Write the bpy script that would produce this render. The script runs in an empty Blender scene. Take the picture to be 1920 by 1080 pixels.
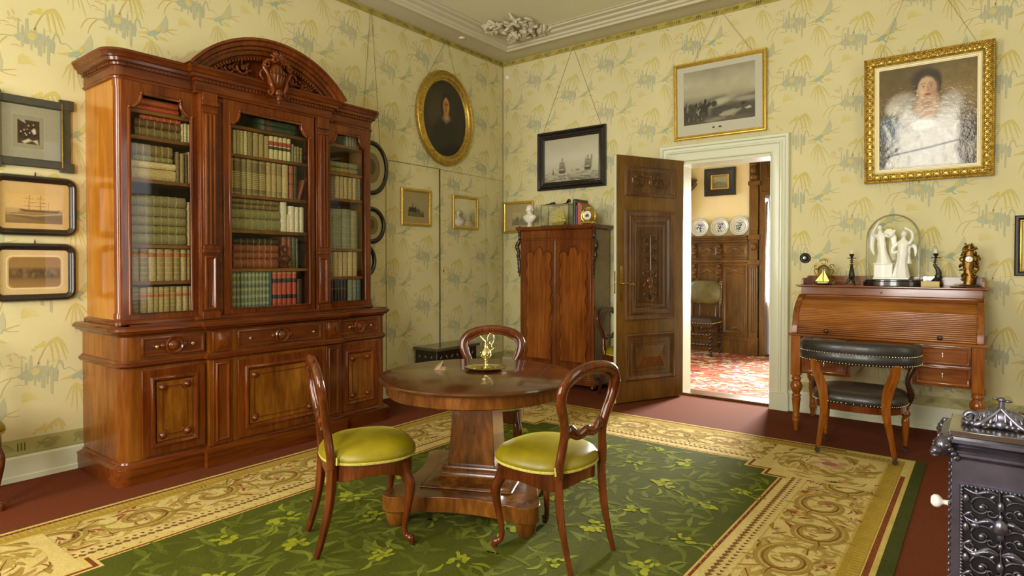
import bpy, bmesh, math, random
import numpy as np
from mathutils import Vector, Matrix

random.seed(11)
sc = bpy.context.scene
COL = sc.collection
PI = math.pi

# ---------------------------------------------------------------- camera
cam_d = bpy.data.cameras.new('camera')
cam = bpy.data.objects.new('camera', cam_d)
COL.objects.link(cam)
cam.location = (4.86, -6.18, 1.38)
cam.rotation_euler = (math.radians(90 - 0.807), 0.0, math.radians(37.357))
cam_d.sensor_width = 36.0
cam_d.lens = 1163.5 * 36.0 / 1920.0
cam_d.shift_y = -0.01604
cam_d.clip_start = 0.05
sc.camera = cam

# ---------------------------------------------------------------- colour management, world, daylight
sc.view_settings.view_transform = 'Standard'
sc.view_settings.look = 'None'
sc.view_settings.gamma = 1.0
sc.view_settings.exposure = 0.06
sc.view_settings.use_curve_mapping = False
sc.cycles.use_denoising = True
sc.cycles.max_bounces = 10
sc.cycles.diffuse_bounces = 5
sc.cycles.glossy_bounces = 4
sc.cycles.transparent_max_bounces = 12
sc.cycles.transmission_bounces = 6
sc.cycles.caustics_reflective = False
sc.cycles.caustics_refractive = False
sc.cycles.sample_clamp_indirect = 6.0

world = bpy.data.worlds.new('world')
sc.world = world
world.use_nodes = True
bg = world.node_tree.nodes['Background']
bg.inputs[0].default_value = (0.80, 0.88, 1.0, 1)
bg.inputs[1].default_value = 1.0


def daylight(name, loc, rot, sx, sy, power, color):
    ld = bpy.data.lights.new(name, 'AREA')
    ld.shape = 'RECTANGLE'
    ld.size, ld.size_y = sx, sy
    ld.energy = power
    ld.color = color
    o = bpy.data.objects.new(name, ld)
    COL.objects.link(o)
    o.location = loc
    o.rotation_euler = rot
    return o


R90 = PI / 2
# tall windows in the wall behind the camera (two), one in the wall on the right, and the room beyond the door
daylight('daylight_front_window', (4.0, -8.32, 2.05), (R90, 0, 0), 1.25, 2.5, 235, (1.0, 0.965, 0.88))
daylight('daylight_front_window', (1.2, -8.32, 2.05), (R90, 0, 0), 1.25, 2.5, 215, (1.0, 0.965, 0.88))
daylight('daylight_side_window', (6.62, -2.45, 2.05), (0, R90, 0), 2.5, 1.2, 24, (1.0, 0.97, 0.9))
beyond = daylight('daylight_beyond_doorway', (2.76, 3.66, 1.55), (-R90 + math.radians(14), 0, 0), 0.88, 1.6, 175, (1.0, 0.97, 0.9))
beyond.data.spread = math.radians(64)
daylight('daylight_next_room_window', (-0.95, 1.9, 1.9), (0, -R90, 0), 2.2, 1.5, 62, (1.0, 0.96, 0.86))


# ---------------------------------------------------------------- helpers: colours and materials
def lin(c):
    c = c / 255.0
    return c / 12.92 if c <= 0.04045 else ((c + 0.055) / 1.055) ** 2.4


def S(r, g, b):
    return (lin(r), lin(g), lin(b))


def mixc(a, b, t):
    return tuple(a[i] * (1 - t) + b[i] * t for i in range(3))


def newmat(name):
    m = bpy.data.materials.new(name)
    m.use_nodes = True
    nt = m.node_tree
    b = nt.nodes['Principled BSDF']
    return m, nt, b


def setp(b, **k):
    names = dict(rough='Roughness', metal='Metallic', coat='Coat Weight', coatr='Coat Roughness', spec='Specular IOR Level',
                 sheen='Sheen Weight', sheenr='Sheen Roughness', trans='Transmission Weight', ior='IOR', alpha='Alpha', sss='Subsurface Weight')
    for q, v in k.items():
        b.inputs[names[q]].default_value = v


def noise_node(nt, scale=5, detail=3, dist=0.0, stretch=(1, 1, 1), coord='Object', rough=0.5):
    tc = nt.nodes.new('ShaderNodeTexCoord')
    mp = nt.nodes.new('ShaderNodeMapping')
    mp.inputs['Scale'].default_value = stretch
    nz = nt.nodes.new('ShaderNodeTexNoise')
    nz.inputs['Scale'].default_value = scale
    nz.inputs['Detail'].default_value = detail
    nz.inputs['Distortion'].default_value = dist
    nz.inputs['Roughness'].default_value = rough
    nt.links.new(tc.outputs[coord], mp.inputs['Vector'])
    nt.links.new(mp.outputs['Vector'], nz.inputs['Vector'])
    return nz


def ramp(nt, src, stops):
    r = nt.nodes.new('ShaderNodeValToRGB')
    el = r.color_ramp.elements
    while len(el) < len(stops):
        el.new(0.5)
    for e, (p, c) in zip(el, stops):
        e.position = p
        e.color = (*c, 1)
    nt.links.new(src, r.inputs['Fac'])
    return r


def mixrgb(nt, a, b, fac, mode='MIX'):
    m = nt.nodes.new('ShaderNodeMix')
    m.data_type = 'RGBA'
    m.blend_type = mode
    for sock, v in ((m.inputs['Factor'], fac), (m.inputs['A'], a), (m.inputs['B'], b)):
        if hasattr(v, 'links'):
            nt.links.new(v, sock)
        elif isinstance(v, (int, float)):
            sock.default_value = v
        else:
            sock.default_value = (*v, 1)
    return m.outputs['Result']


def bump(nt, b, height, strength=0.2, dist=0.01):
    n = nt.nodes.new('ShaderNodeBump')
    n.inputs['Strength'].default_value = strength
    n.inputs['Distance'].default_value = dist
    nt.links.new(height, n.inputs['Height'])
    nt.links.new(n.outputs['Normal'], b.inputs['Normal'])


def plain(name, c, rough=0.5, metal=0.0, coat=0.0, nscale=0, namt=0.25, bumpy=0, **k):
    m, nt, b = newmat(name)
    setp(b, rough=rough, metal=metal, coat=coat, **k)
    if nscale:
        nz = noise_node(nt, nscale, 4)
        r = ramp(nt, nz.outputs['Fac'], [(0.3, mixc(c, (0, 0, 0), namt)), (0.7, tuple(min(1.0, q * (1 + namt * 0.45)) for q in c))])
        nt.links.new(r.outputs['Color'], b.inputs['Base Color'])
        if bumpy:
            bump(nt, b, nz.outputs['Fac'], bumpy)
    else:
        b.inputs['Base Color'].default_value = (*c, 1)
    return m


def wood(name, dark, mid, light, stretch=(1, 1, 0.09), scale=9, rough=0.24, coat=0.35, flame=False):
    m, nt, b = newmat(name)
    setp(b, rough=rough, coat=coat, coatr=0.1, spec=0.3)
    big = noise_node(nt, scale * 0.45, 3, 1.6 if flame else 0.6, tuple(1 + (s - 1) * 0.75 for s in stretch))
    fine = noise_node(nt, scale * 5, 4, 0.5, stretch)
    add = nt.nodes.new('ShaderNodeMath')
    add.operation = 'MULTIPLY_ADD'
    add.inputs[1].default_value = 0.45
    nt.links.new(fine.outputs['Fac'], add.inputs[0])
    sub = nt.nodes.new('ShaderNodeMath')
    sub.operation = 'MULTIPLY'
    sub.inputs[1].default_value = 0.55
    nt.links.new(big.outputs['Fac'], sub.inputs[0])
    nt.links.new(sub.outputs[0], add.inputs[2])
    r = ramp(nt, add.outputs[0], [(0.33, dark), (0.5, mid), (0.68, light)])
    nt.links.new(r.outputs['Color'], b.inputs['Base Color'])
    return m


def painted(name, rough=0.6, spec=0.4, coat=0.0, nscale=0, namt=0.15, metal=0.0, coarse=0, camt=0.2, bumpy=0.0, sheen=0.0, coord='Object'):
    """base colour from the pattern's own colour attribute, with fine procedural variation"""
    m, nt, b = newmat(name)
    setp(b, rough=rough, coat=coat, coatr=0.03, metal=metal, sheen=sheen, spec=spec)
    at = nt.nodes.new('ShaderNodeAttribute')
    at.attribute_name = 'Col'
    col = at.outputs['Color']
    if nscale:
        nz = noise_node(nt, nscale, 3, coord=coord)
        r = ramp(nt, nz.outputs['Fac'], [(0.3, (1 - namt,) * 3), (0.7, (1 + namt * 0.3,) * 3)])
        col = mixrgb(nt, col, r.outputs['Color'], 1.0, 'MULTIPLY')
        if bumpy:
            bump(nt, b, nz.outputs['Fac'], bumpy)
            if coat:
                nt.links.new(b.inputs['Normal'].links[0].from_socket, b.inputs['Coat Normal'])
    if coarse:
        nz = noise_node(nt, coarse, 4, 0.8, coord=coord)
        r = ramp(nt, nz.outputs['Fac'], [(0.3, (1 - camt, 1 - camt, 1 - camt * 1.35)), (0.65, (1, 1, 1))])
        col = mixrgb(nt, col, r.outputs['Color'], 1.0, 'MULTIPLY')
    nt.links.new(col, b.inputs['Base Color'])
    return m


def glass_pane(name, tint=(1, 1, 1), ior=1.45, amount=1.0):
    m = bpy.data.materials.new(name)
    m.use_nodes = True
    nt = m.node_tree
    nt.nodes.clear()
    out = nt.nodes.new('ShaderNodeOutputMaterial')
    mx = nt.nodes.new('ShaderNodeMixShader')
    tr = nt.nodes.new('ShaderNodeBsdfTransparent')
    gl = nt.nodes.new('ShaderNodeBsdfGlossy')
    fr = nt.nodes.new('ShaderNodeFresnel')
    tr.inputs['Color'].default_value = (*tint, 1)
    gl.inputs['Roughness'].default_value = 0.02
    fr.inputs['IOR'].default_value = ior
    mu = nt.nodes.new('ShaderNodeMath')
    mu.operation = 'MULTIPLY'
    mu.inputs[1].default_value = amount
    nt.links.new(fr.outputs[0], mu.inputs[0])
    nt.links.new(mu.outputs[0], mx.inputs[0])
    nt.links.new(tr.outputs[0], mx.inputs[1])
    nt.links.new(gl.outputs[0], mx.inputs[2])
    nt.links.new(mx.outputs[0], out.inputs['Surface'])
    return m


# ---------------------------------------------------------------- helpers: geometry
class MB:
    """collects faces of one mesh"""

    def __init__(s):
        s.v, s.f, s.mi, s.c = [], [], [], []
        s.M = Matrix.Identity(4)
        s.mat, s.col = 0, (1, 1, 1)

    def at(s, loc=(0, 0, 0), rx=0, ry=0, rz=0, scale=(1, 1, 1)):
        s.M = Matrix.Translation(loc) @ Matrix.Rotation(rz, 4, 'Z') @ Matrix.Rotation(ry, 4, 'Y') @ Matrix.Rotation(rx, 4, 'X') @ Matrix.Diagonal((*scale, 1))
        return s

    def home(s):
        s.M = Matrix.Identity(4)
        return s

    def add(s, vs, fs, col=None):
        b = len(s.v)
        M = s.M
        flip = M.to_3x3().determinant() < 0
        s.v += [tuple(M @ Vector(p)) for p in vs]
        for f in fs:
            f = [b + i for i in f]
            if flip:
                f.reverse()
            s.f.append(f)
            s.mi.append(s.mat)
            s.c.append(col or s.col)
        return s

    def box(s, x0, x1, y0, y1, z0, z1, col=None):
        x0, x1 = min(x0, x1), max(x0, x1)
        y0, y1 = min(y0, y1), max(y0, y1)
        z0, z1 = min(z0, z1), max(z0, z1)
        return s.add([(x0, y0, z0), (x1, y0, z0), (x1, y1, z0), (x0, y1, z0), (x0, y0, z1), (x1, y0, z1), (x1, y1, z1), (x0, y1, z1)],
                     [(0, 3, 2, 1), (4, 5, 6, 7), (0, 1, 5, 4), (1, 2, 6, 5), (2, 3, 7, 6), (3, 0, 4, 7)], col)

    def prism(s, poly, a, b, axis='z', col=None):
        """extrude a CCW 2-D polygon; axis z: (x,y); y: (x,z); x: (y,z)"""
        n = len(poly)
        area = sum(poly[i][0] * poly[(i + 1) % n][1] - poly[(i + 1) % n][0] * poly[i][1] for i in range(n))
        if area < 0:
            poly = poly[::-1]
        if axis == 'z':
            P = lambda p, t: (p[0], p[1], t)
        elif axis == 'y':
            P = lambda p, t: (p[0], -t, p[1])
            a, b = -b, -a
        else:
            P = lambda p, t: (t, p[0], p[1])
        lo, hi = min(a, b), max(a, b)
        vs = [P(p, lo) for p in poly] + [P(p, hi) for p in poly]
        fs = [tuple(range(n - 1, -1, -1)), tuple(range(n, 2 * n))] + [(i, (i + 1) % n, n + (i + 1) % n, n + i) for i in range(n)]
        return s.add(vs, fs, col)

    def lathe(s, prof, seg=20, c=(0, 0, 0), col=None, cap=True):
        vs, fs = [], []
        for r, z in prof:
            for i in range(seg):
                a = 2 * PI * i / seg
                vs.append((c[0] + r * math.cos(a), c[1] + r * math.sin(a), c[2] + z))
        for k in range(len(prof) - 1):
            for i in range(seg):
                j = (i + 1) % seg
                fs.append((k * seg + i, k * seg + j, (k + 1) * seg + j, (k + 1) * seg + i))
        if cap:
            fs.append(tuple(range(seg - 1, -1, -1)))
            k = (len(prof) - 1) * seg
            fs.append(tuple(range(k, k + seg)))
        return s.add(vs, fs, col)

    def ell(s, c, r, seg=14, rings=8, col=None):
        if isinstance(r, (int, float)):
            r = (r, r, r)
        vs, fs = [(c[0], c[1], c[2] - r[2])], []
        for k in range(1, rings):
            t = -PI / 2 + PI * k / rings
            for i in range(seg):
                a = 2 * PI * i / seg
                vs.append((c[0] + r[0] * math.cos(t) * math.cos(a), c[1] + r[1] * math.cos(t) * math.sin(a), c[2] + r[2] * math.sin(t)))
        vs.append((c[0], c[1], c[2] + r[2]))
        top = len(vs) - 1
        for i in range(seg):
            j = (i + 1) % seg
            fs.append((0, 1 + j, 1 + i))
            fs.append((top, top - seg + i, top - seg + j))
            for k in range(rings - 2):
                a = 1 + k * seg
                fs.append((a + i, a + j, a + seg + j, a + seg + i))
        return s.add(vs, fs, col)

    def tube(s, path, rad, seg=10, up=(0, 0, 1), closed=False, col=None, caps=True):
        """sweep an ellipse; rad: number, (side, up) or a list of those per point; 'up' steers the section"""
        P = [Vector(p) for p in path]
        n = len(P)
        rr = rad if isinstance(rad, list) else [rad] * n
        rr = [(q, q) if isinstance(q, (int, float)) else q for q in rr]
        upv = Vector(up).normalized()
        vs, fs = [], []
        for i in range(n):
            if closed:
                t = P[(i + 1) % n] - P[i - 1]
            else:
                t = P[min(i + 1, n - 1)] - P[max(i - 1, 0)]
            if t.length < 1e-9:
                t = Vector((0, 0, 1))
            t.normalize()
            a = t.cross(upv)
            if a.length < 1e-3:
                a = t.cross(Vector((0.31, 0.95, 0.05)))
            a.normalize()
            b = a.cross(t)
            for k in range(seg):
                w = 2 * PI * k / seg
                vs.append(tuple(P[i] + a * (rr[i][0] * math.cos(w)) + b * (rr[i][1] * math.sin(w))))
        m = n if closed else n - 1
        for i in range(m):
            p, q = i * seg, ((i + 1) % n) * seg
            for k in range(seg):
                l = (k + 1) % seg
                fs.append((p + k, q + k, q + l, p + l))
        if caps and not closed:
            fs.append(tuple(range(seg)))
            fs.append(tuple(range((n - 1) * seg + seg - 1, (n - 1) * seg - 1, -1)))
        return s.add(vs, fs, col)

    def rectframe(s, w, h, prof, col=None):
        """mitred frame standing in XZ, front towards -Y; prof: (inset, depth) pairs from the outer back to the inner back"""
        vs, fs = [], []
        for a, b in prof:
            x, z = w / 2 - a, h / 2 - a
            vs += [(-x, -b, -z), (x, -b, -z), (x, -b, z), (-x, -b, z)]
        for k in range(len(prof) - 1):
            for i in range(4):
                j = (i + 1) % 4
                fs.append((k * 4 + i, k * 4 + j, k * 4 + 4 + j, k * 4 + 4 + i))
        return s.add(vs, fs, col)

    def loopframe(s, outline, prof, col=None):
        """same for any closed outline of (x, z) points given as function inset -> points"""
        vs, fs = [], []
        n = 0
        for a, b in prof:
            pts = outline(a)
            n = len(pts)
            vs += [(x, -b, z) for x, z in pts]
        for k in range(len(prof) - 1):
            for i in range(n):
                j = (i + 1) % n
                fs.append((k * n + i, k * n + j, k * n + n + j, k * n + n + i))
        return s.add(vs, fs, col)

    def sweep(s, prof, path, closed=False, col=None, capends=True):
        """mitred moulding along a horizontal polyline; prof: (outward, height), outward = right of travel"""
        n = len(path)
        vs, fs = [], []
        m = len(prof)
        for i in range(n):
            p = Vector(path[i][:2])
            d0 = (p - Vector(path[i - 1][:2])) if (closed or i > 0) else None
            d1 = (Vector(path[(i + 1) % n][:2]) - p) if (closed or i < n - 1) else None
            d0 = d0 or d1
            d1 = d1 or d0
            d0, d1 = d0.normalized(), d1.normalized()
            n0, n1 = Vector((d0.y, -d0.x)), Vector((d1.y, -d1.x))
            b = (n0 + n1)
            b = b / max(b.length_squared / 2, 0.25) if b.length > 1e-6 else n0
            z = path[i][2] if len(path[i]) > 2 else 0
            for o, hgt in prof:
                vs.append((p.x + b.x * o, p.y + b.y * o, z + hgt))
        cnt = n if closed else n - 1
        for i in range(cnt):
            a, c = i * m, ((i + 1) % n) * m
            for k in range(m - 1):
                fs.append((a + k, a + k + 1, c + k + 1, c + k))
        if capends and not closed:
            fs.append(tuple(range(m)))
            fs.append(tuple(range((n - 1) * m + m - 1, (n - 1) * m - 1, -1)))
        return s.add(vs, fs, col)


ALLCOL = {}


def build(mb, name, mats, parent=None, loc=(0, 0, 0), rz=0.0, smooth=38, bevel=0.0, colattr=None, recalc=True):
    me = bpy.data.meshes.new(name)
    me.from_pydata(mb.v, [], mb.f)
    mats = mats if isinstance(mats, (list, tuple)) else [mats]
    for m in mats:
        me.materials.append(m)
    if len(mats) > 1:
        me.polygons.foreach_set('material_index', mb.mi)
    if colattr is None:
        colattr = any(tuple(c) != (1, 1, 1) for c in mb.c)
    if colattr:
        at = me.color_attributes.new('Col', 'FLOAT_COLOR', 'CORNER')
        arr = []
        for f, c in zip(mb.f, mb.c):
            if isinstance(c[0], (tuple, list)):
                for q in c:
                    arr += [q[0], q[1], q[2], 1.0]
            else:
                arr += [c[0], c[1], c[2], 1.0] * len(f)
        at.data.foreach_set('color', arr)
    if smooth:
        me.polygons.foreach_set('use_smooth', [True] * len(me.polygons))
        me.set_sharp_from_angle(angle=math.radians(smooth))
    if recalc and len(mb.f) < 60000:
        bm = bmesh.new()
        bm.from_mesh(me)
        bmesh.ops.recalc_face_normals(bm, faces=bm.faces)
        bm.to_mesh(me)
        bm.free()
    me.update()
    o = bpy.data.objects.new(name, me)
    COL.objects.link(o)
    o.location = loc
    o.rotation_euler = (0, 0, rz)
    if parent:
        o.parent = parent
    if bevel:
        md = o.modifiers.new('edge', 'BEVEL')
        md.width = bevel
        md.segments = 2
        md.limit_method = 'ANGLE'
        md.angle_limit = math.radians(50)
        md.harden_normals = False
    return o


def thing(name, label, cat, loc=(0, 0, 0), rz=0.0, group=None):
    o = bpy.data.objects.new(name, None)
    COL.objects.link(o)
    o.empty_display_size = 0.1
    o.location = loc
    o.rotation_euler = (0, 0, rz)
    tag(o, label, cat, group)
    return o


def tag(o, label, cat, group=None):
    o['label'] = label
    o['category'] = cat
    if group:
        o['group'] = group
    return o


def struct(o):
    o['kind'] = 'structure'
    return o


def copy_thing(root, loc, rz, label, group=None):
    r = root.copy()
    COL.objects.link(r)
    r.location, r.rotation_euler = loc, (0, 0, rz)
    r['label'] = label
    if group:
        r['group'] = group
    for ch in root.children:
        c = ch.copy()
        COL.objects.link(c)
        c.parent = r
        for g in ch.children:
            d = g.copy()
            COL.objects.link(d)
            d.parent = c
    return r


def bez(pts, n=8):
    """smooth curve through points (Catmull-Rom)"""
    P = [Vector(p) for p in pts]
    out = []
    for i in range(len(P) - 1):
        p0, p1, p2, p3 = P[max(i - 1, 0)], P[i], P[i + 1], P[min(i + 2, len(P) - 1)]
        for k in range(n):
            t = k / n
            out.append(0.5 * ((2 * p1) + (p2 - p0) * t + (2 * p0 - 5 * p1 + 4 * p2 - p3) * t * t + (3 * p1 - p0 - 3 * p2 + p3) * t ** 3))
    out.append(P[-1])
    return out


def lerpl(vals, n):
    out = []
    for i in range(len(vals) - 1):
        for k in range(n):
            t = k / n
            a, b = vals[i], vals[i + 1]
            out.append(tuple(a[j] * (1 - t) + b[j] * t for j in range(2)) if isinstance(a, tuple) else a * (1 - t) + b * t)
    out.append(vals[-1])
    return out


def spiral(c, r0, r1, a0, a1, n=18, plane='xz', d=0.0):
    out = []
    for i in range(n + 1):
        t = i / n
        r, a = r0 + (r1 - r0) * t, a0 + (a1 - a0) * t
        x, y = c[0] + r * math.cos(a), c[1] + r * math.sin(a)
        out.append((x, d, y) if plane == 'xz' else (d, x, y) if plane == 'yz' else (x, y, d))
    return out


class Flat:
    """lays flat pattern shapes (paint, weave) on a plane inside one mesh"""

    def __init__(s, mb, o, U, V, N, step=0.0004):
        s.mb, s.o, s.U, s.V, s.N, s.step = mb, Vector(o), Vector(U), Vector(V), Vector(N), step
        s.flip = s.U.cross(s.V).dot(s.N) < 0
        s.skip = None
        s.n = 0
        s.tf = None

    def poly(s, pts, col, layer=1):
        if s.tf:
            cx, cy, k = s.tf
            pts = [(cx + (p[0] - cx) * k, cy + (p[1] - cy) * k) for p in pts]
        if s.skip and s.skip(pts):
            return
        n = len(pts)
        ar = sum(pts[i][0] * pts[(i + 1) % n][1] - pts[(i + 1) % n][0] * pts[i][1] for i in range(n))
        if (ar < 0) != s.flip:
            pts = pts[::-1]
        s.n += 1
        d = s.N * (s.step * (layer + 0.02 * (s.n % 45)))
        s.mb.add([tuple(s.o + s.U * p[0] + s.V * p[1] + d) for p in pts], [tuple(range(n))], col)

    def rect(s, x0, x1, y0, y1, col, layer=1):
        s.poly([(x0, y0), (x1, y0), (x1, y1), (x0, y1)], col, layer)

    def oval(s, cx, cy, rx, ry, col, layer=1, n=14, rot=0.0):
        c, q = math.cos(rot), math.sin(rot)
        pts = []
        for i in range(n):
            a = 2 * PI * i / n
            x, y = rx * math.cos(a), ry * math.sin(a)
            pts.append((cx + x * c - y * q, cy + x * q + y * c))
        s.poly(pts, col, layer)

    def stroke(s, pts, w, col, layer=1, n=4):
        """tapered ribbon; w: list of half widths or one number"""
        P = bez([(p[0], p[1], 0) for p in pts], n) if n > 1 and len(pts) > 2 else [Vector((p[0], p[1], 0)) for p in pts]
        m = len(P)
        if isinstance(w, (int, float)):
            w = [w, w]
        L, R = [], []
        for i in range(m):
            t = P[min(i + 1, m - 1)] - P[max(i - 1, 0)]
            if t.length < 1e-9:
                continue
            t.normalize()
            q = i / (m - 1) * (len(w) - 1)
            k = min(int(q), len(w) - 2)
            ww = w[k] + (w[k + 1] - w[k]) * (q - k)
            nn = Vector((-t.y, t.x, 0)) * ww
            L.append(P[i] + nn)
            R.append(P[i] - nn)
        for i in range(len(L) - 1):
            s.poly([(R[i].x, R[i].y), (R[i + 1].x, R[i + 1].y), (L[i + 1].x, L[i + 1].y), (L[i].x, L[i].y)], col, layer)


# ---------------------------------------------------------------- materials
M = {}
M['mahogany'] = wood('mahogany', S(68, 28, 6), S(98, 44, 10), S(124, 64, 16), rough=0.15, coat=0.25)
M['cabinet'] = wood('cabinet', S(84, 41, 9), S(110, 59, 13), S(136, 81, 22), stretch=(1, 1, 0.12), scale=6, rough=0.22, coat=0.25)
M['mahogany_h'] = wood('mahogany_cross', S(64, 26, 6), S(90, 40, 10), S(114, 58, 16), stretch=(1, 0.09, 1), rough=0.24, coat=0.25)
M['mahogany_panel'] = wood('mahogany_panel', S(84, 44, 10), S(120, 70, 18), S(150, 96, 28), stretch=(1, 1, 0.16), scale=7, rough=0.2, coat=0.45, flame=True)
M['mahogany_lit'] = wood('mahogany_lit', S(124, 70, 14), S(152, 92, 20), S(174, 114, 32), stretch=(1, 1, 0.12), scale=5, rough=0.18, coat=0.5)  # bookcase wood coloured lighter to stand in for window light on its sides
M['shelf_wood'] = wood('shelf_wood', S(92, 56, 18), S(128, 84, 28), S(156, 108, 42), stretch=(1, 0.09, 1), rough=0.4, coat=0.0)
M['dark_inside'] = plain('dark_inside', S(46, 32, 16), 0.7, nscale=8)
M['chair_wood'] = wood('chair_wood', S(54, 21, 7), S(80, 34, 11), S(108, 52, 18), scale=12, rough=0.13, coat=0.5)
M['table_top'] = wood('table_top', S(60, 27, 8), S(70, 33, 10), S(82, 40, 13), stretch=(0.12, 1, 1), scale=16, rough=0.2, coat=0.55)
M['table_wood'] = wood('table_wood', S(62, 32, 9), S(98, 56, 18), S(134, 82, 30), stretch=(1, 1, 0.3), scale=6, rough=0.22, coat=0.4, flame=True)
M['wardrobe_wood'] = wood('wardrobe_wood', S(64, 30, 10), S(98, 50, 18), S(128, 72, 26), stretch=(1, 1, 0.06), scale=10, rough=0.24, coat=0.35)
M['carved_dark'] = plain('carved_dark', S(52, 26, 12), 0.3, coat=0.35, nscale=18, namt=0.35)
M['desk_wood'] = wood('desk_wood', S(92, 46, 12), S(128, 72, 20), S(158, 98, 34), stretch=(0.09, 1, 1), scale=9, rough=0.2, coat=0.4)
M['desk_dark'] = wood('desk_dark', S(84, 40, 18), S(120, 64, 28), S(150, 88, 42), stretch=(0.09, 1, 1), scale=9, rough=0.16, coat=0.6)
M['desk_leg'] = wood('desk_leg', S(90, 44, 9), S(124, 66, 16), S(152, 90, 28), scale=9, rough=0.18, coat=0.5)
M['door_wood'] = wood('door_wood', S(74, 48, 14), S(98, 66, 20), S(118, 84, 30), scale=10, rough=0.3, coat=0.25)
M['door_panel'] = wood('door_panel', S(58, 36, 14), S(82, 52, 20), S(106, 72, 32), scale=10, rough=0.26, coat=0.3)
M['oak'] = wood('oak', S(66, 42, 12), S(94, 62, 20), S(118, 82, 32), scale=9, rough=0.34, coat=0.2)
M['ebony'] = plain('ebony', S(34, 28, 26), 0.3, coat=0.3, nscale=25, namt=0.3)
M['black_frame'] = plain('black_frame', S(30, 24, 22), 0.22, coat=0.5)
M['slate_frame'] = plain('slate_frame', S(62, 62, 50), 0.4, nscale=30, namt=0.2)
M['gilt'] = plain('gilt', S(218, 186, 92), 0.3, metal=0.85, nscale=60, namt=0.25)
M['gilt_dark'] = plain('gilt_dark', S(196, 164, 78), 0.36, metal=0.8, nscale=40, namt=0.4)
M['ormolu'] = plain('ormolu', S(128, 92, 36), 0.34, metal=0.8, nscale=60, namt=0.5)
M['brass'] = plain('brass', S(206, 176, 92), 0.22, metal=1.0, nscale=60, namt=0.2)
M['bright_brass'] = plain('bright_brass', S(206, 194, 134), 0.24, metal=1.0)
M['bronze'] = plain('bronze', S(60, 60, 50), 0.35, metal=0.6, nscale=60, namt=0.4)
M['velvet'] = plain('velvet', S(134, 120, 4), 0.42, nscale=5, namt=0.4)
for _n in M['velvet'].node_tree.nodes:
    if _n.type == 'BSDF_PRINCIPLED':
        _n.inputs['Sheen Weight'].default_value = 0.22
        _n.inputs['Sheen Roughness'].default_value = 0.3
        _n.inputs['Sheen Tint'].default_value = (*S(214, 200, 60), 1)
M['gimp'] = plain('gimp', S(184, 172, 84), 0.8, nscale=120, namt=0.3)
M['leather'] = plain('leather', S(40, 36, 34), 0.4, coat=0.1, nscale=70, namt=0.35, bumpy=0.08)
M['olive_leather'] = plain('olive_leather', S(92, 84, 44), 0.32, coat=0.1, nscale=12, namt=0.4)
M['brown_leather'] = plain('brown_leather', S(62, 50, 40), 0.4, nscale=30, namt=0.3)
M['nail'] = plain('nail', S(205, 195, 170), 0.25, metal=1.0)
M['iron'] = plain('iron', S(116, 114, 132), 0.28, metal=0.85, nscale=7, namt=0.45, bumpy=0.05)
M['iron_dark'] = plain('iron_dark', S(30, 28, 32), 0.4, metal=0.5)
M['porcelain'] = plain('porcelain', S(236, 234, 228), 0.1, coat=0.6)
M['marble'] = plain('marble', S(232, 228, 214), 0.4, nscale=9, namt=0.08)
M['biscuit'] = plain('biscuit', S(246, 244, 238), 0.35)
M['paint_white'] = plain('paint_white', S(206, 208, 182), 0.35, coat=0.15)
M['plaster'] = plain('plaster', S(200, 192, 166), 0.75)
M['ceiling'] = plain('ceiling_paint', S(226, 222, 188), 0.85, nscale=1.2, namt=0.05)
M['cream_wall'] = plain('cream_wall', S(226, 212, 172), 0.85, nscale=2, namt=0.06)
M['cord'] = plain('cord', S(124, 108, 60), 0.8)
M['pane'] = glass_pane('pane', (0.985, 0.985, 0.97), amount=0.5)
M['dome_pane'] = glass_pane('dome_pane', (0.97, 0.98, 0.96), ior=1.22, amount=0.7)
M['old_pane'] = glass_pane('old_pane', (0.985, 0.985, 0.96), amount=0.4)
M['paint'] = painted('painted_surface', 0.55, nscale=60, namt=0.08)
M['oil'] = painted('oil_paint', 0.6, coat=0.32, nscale=38, namt=0.12, bumpy=0.12)
M['print'] = painted('print_paper', 0.7, nscale=90, namt=0.06)
M['paper_wall'] = painted('wallpaper', 0.8, spec=0.2, nscale=220, namt=0.06, coarse=0.9, camt=0.09)
M['book'] = painted('book_leather', 0.42, coat=0.08, nscale=70, namt=0.3)
M['weave'] = painted('woven_wool', 1.0, spec=0.06, nscale=160, namt=0.28, coarse=5, camt=0.16)
M['gloss_paint'] = painted('glazed_paint', 0.18, coat=0.5)
M['red_carpet'] = plain('red_carpet', S(104, 54, 33), 1.0, nscale=90, namt=0.22, spec=0.06)


# ---------------------------------------------------------------- setting: floor, walls, ceiling
def box_obj(name, x0, x1, y0, y1, z0, z1, m, bevel=0):
    b = MB()
    b.box(x0, x1, y0, y1, z0, z1)
    return struct(build(b, name, m, smooth=0, bevel=bevel))


XR, YF, ZC = 6.4, -8.1, 4.0
DX0, DX1, DZ = 2.33, 3.24, 2.405      # doorway
box_obj('floor', -0.9, XR + 0.2, YF - 0.2, 3.6, -0.12, 0.0, M['red_carpet'])
box_obj('ceiling', -0.2, XR + 0.2, YF - 0.2, 0.15, ZC, ZC + 0.12, M['ceiling'])

PB = S(217, 208, 162)        # paper ground
C_TEAL, C_WING, C_WING2 = S(146, 170, 150), S(180, 182, 150), S(168, 176, 150)
C_LEAF, C_LEAF2, C_YEL, C_SEP = S(200, 184, 98), S(196, 186, 114), S(208, 190, 84), S(188, 160, 96)
C_DRIP, C_DRIP2 = S(174, 176, 148), S(164, 170, 148)


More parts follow.
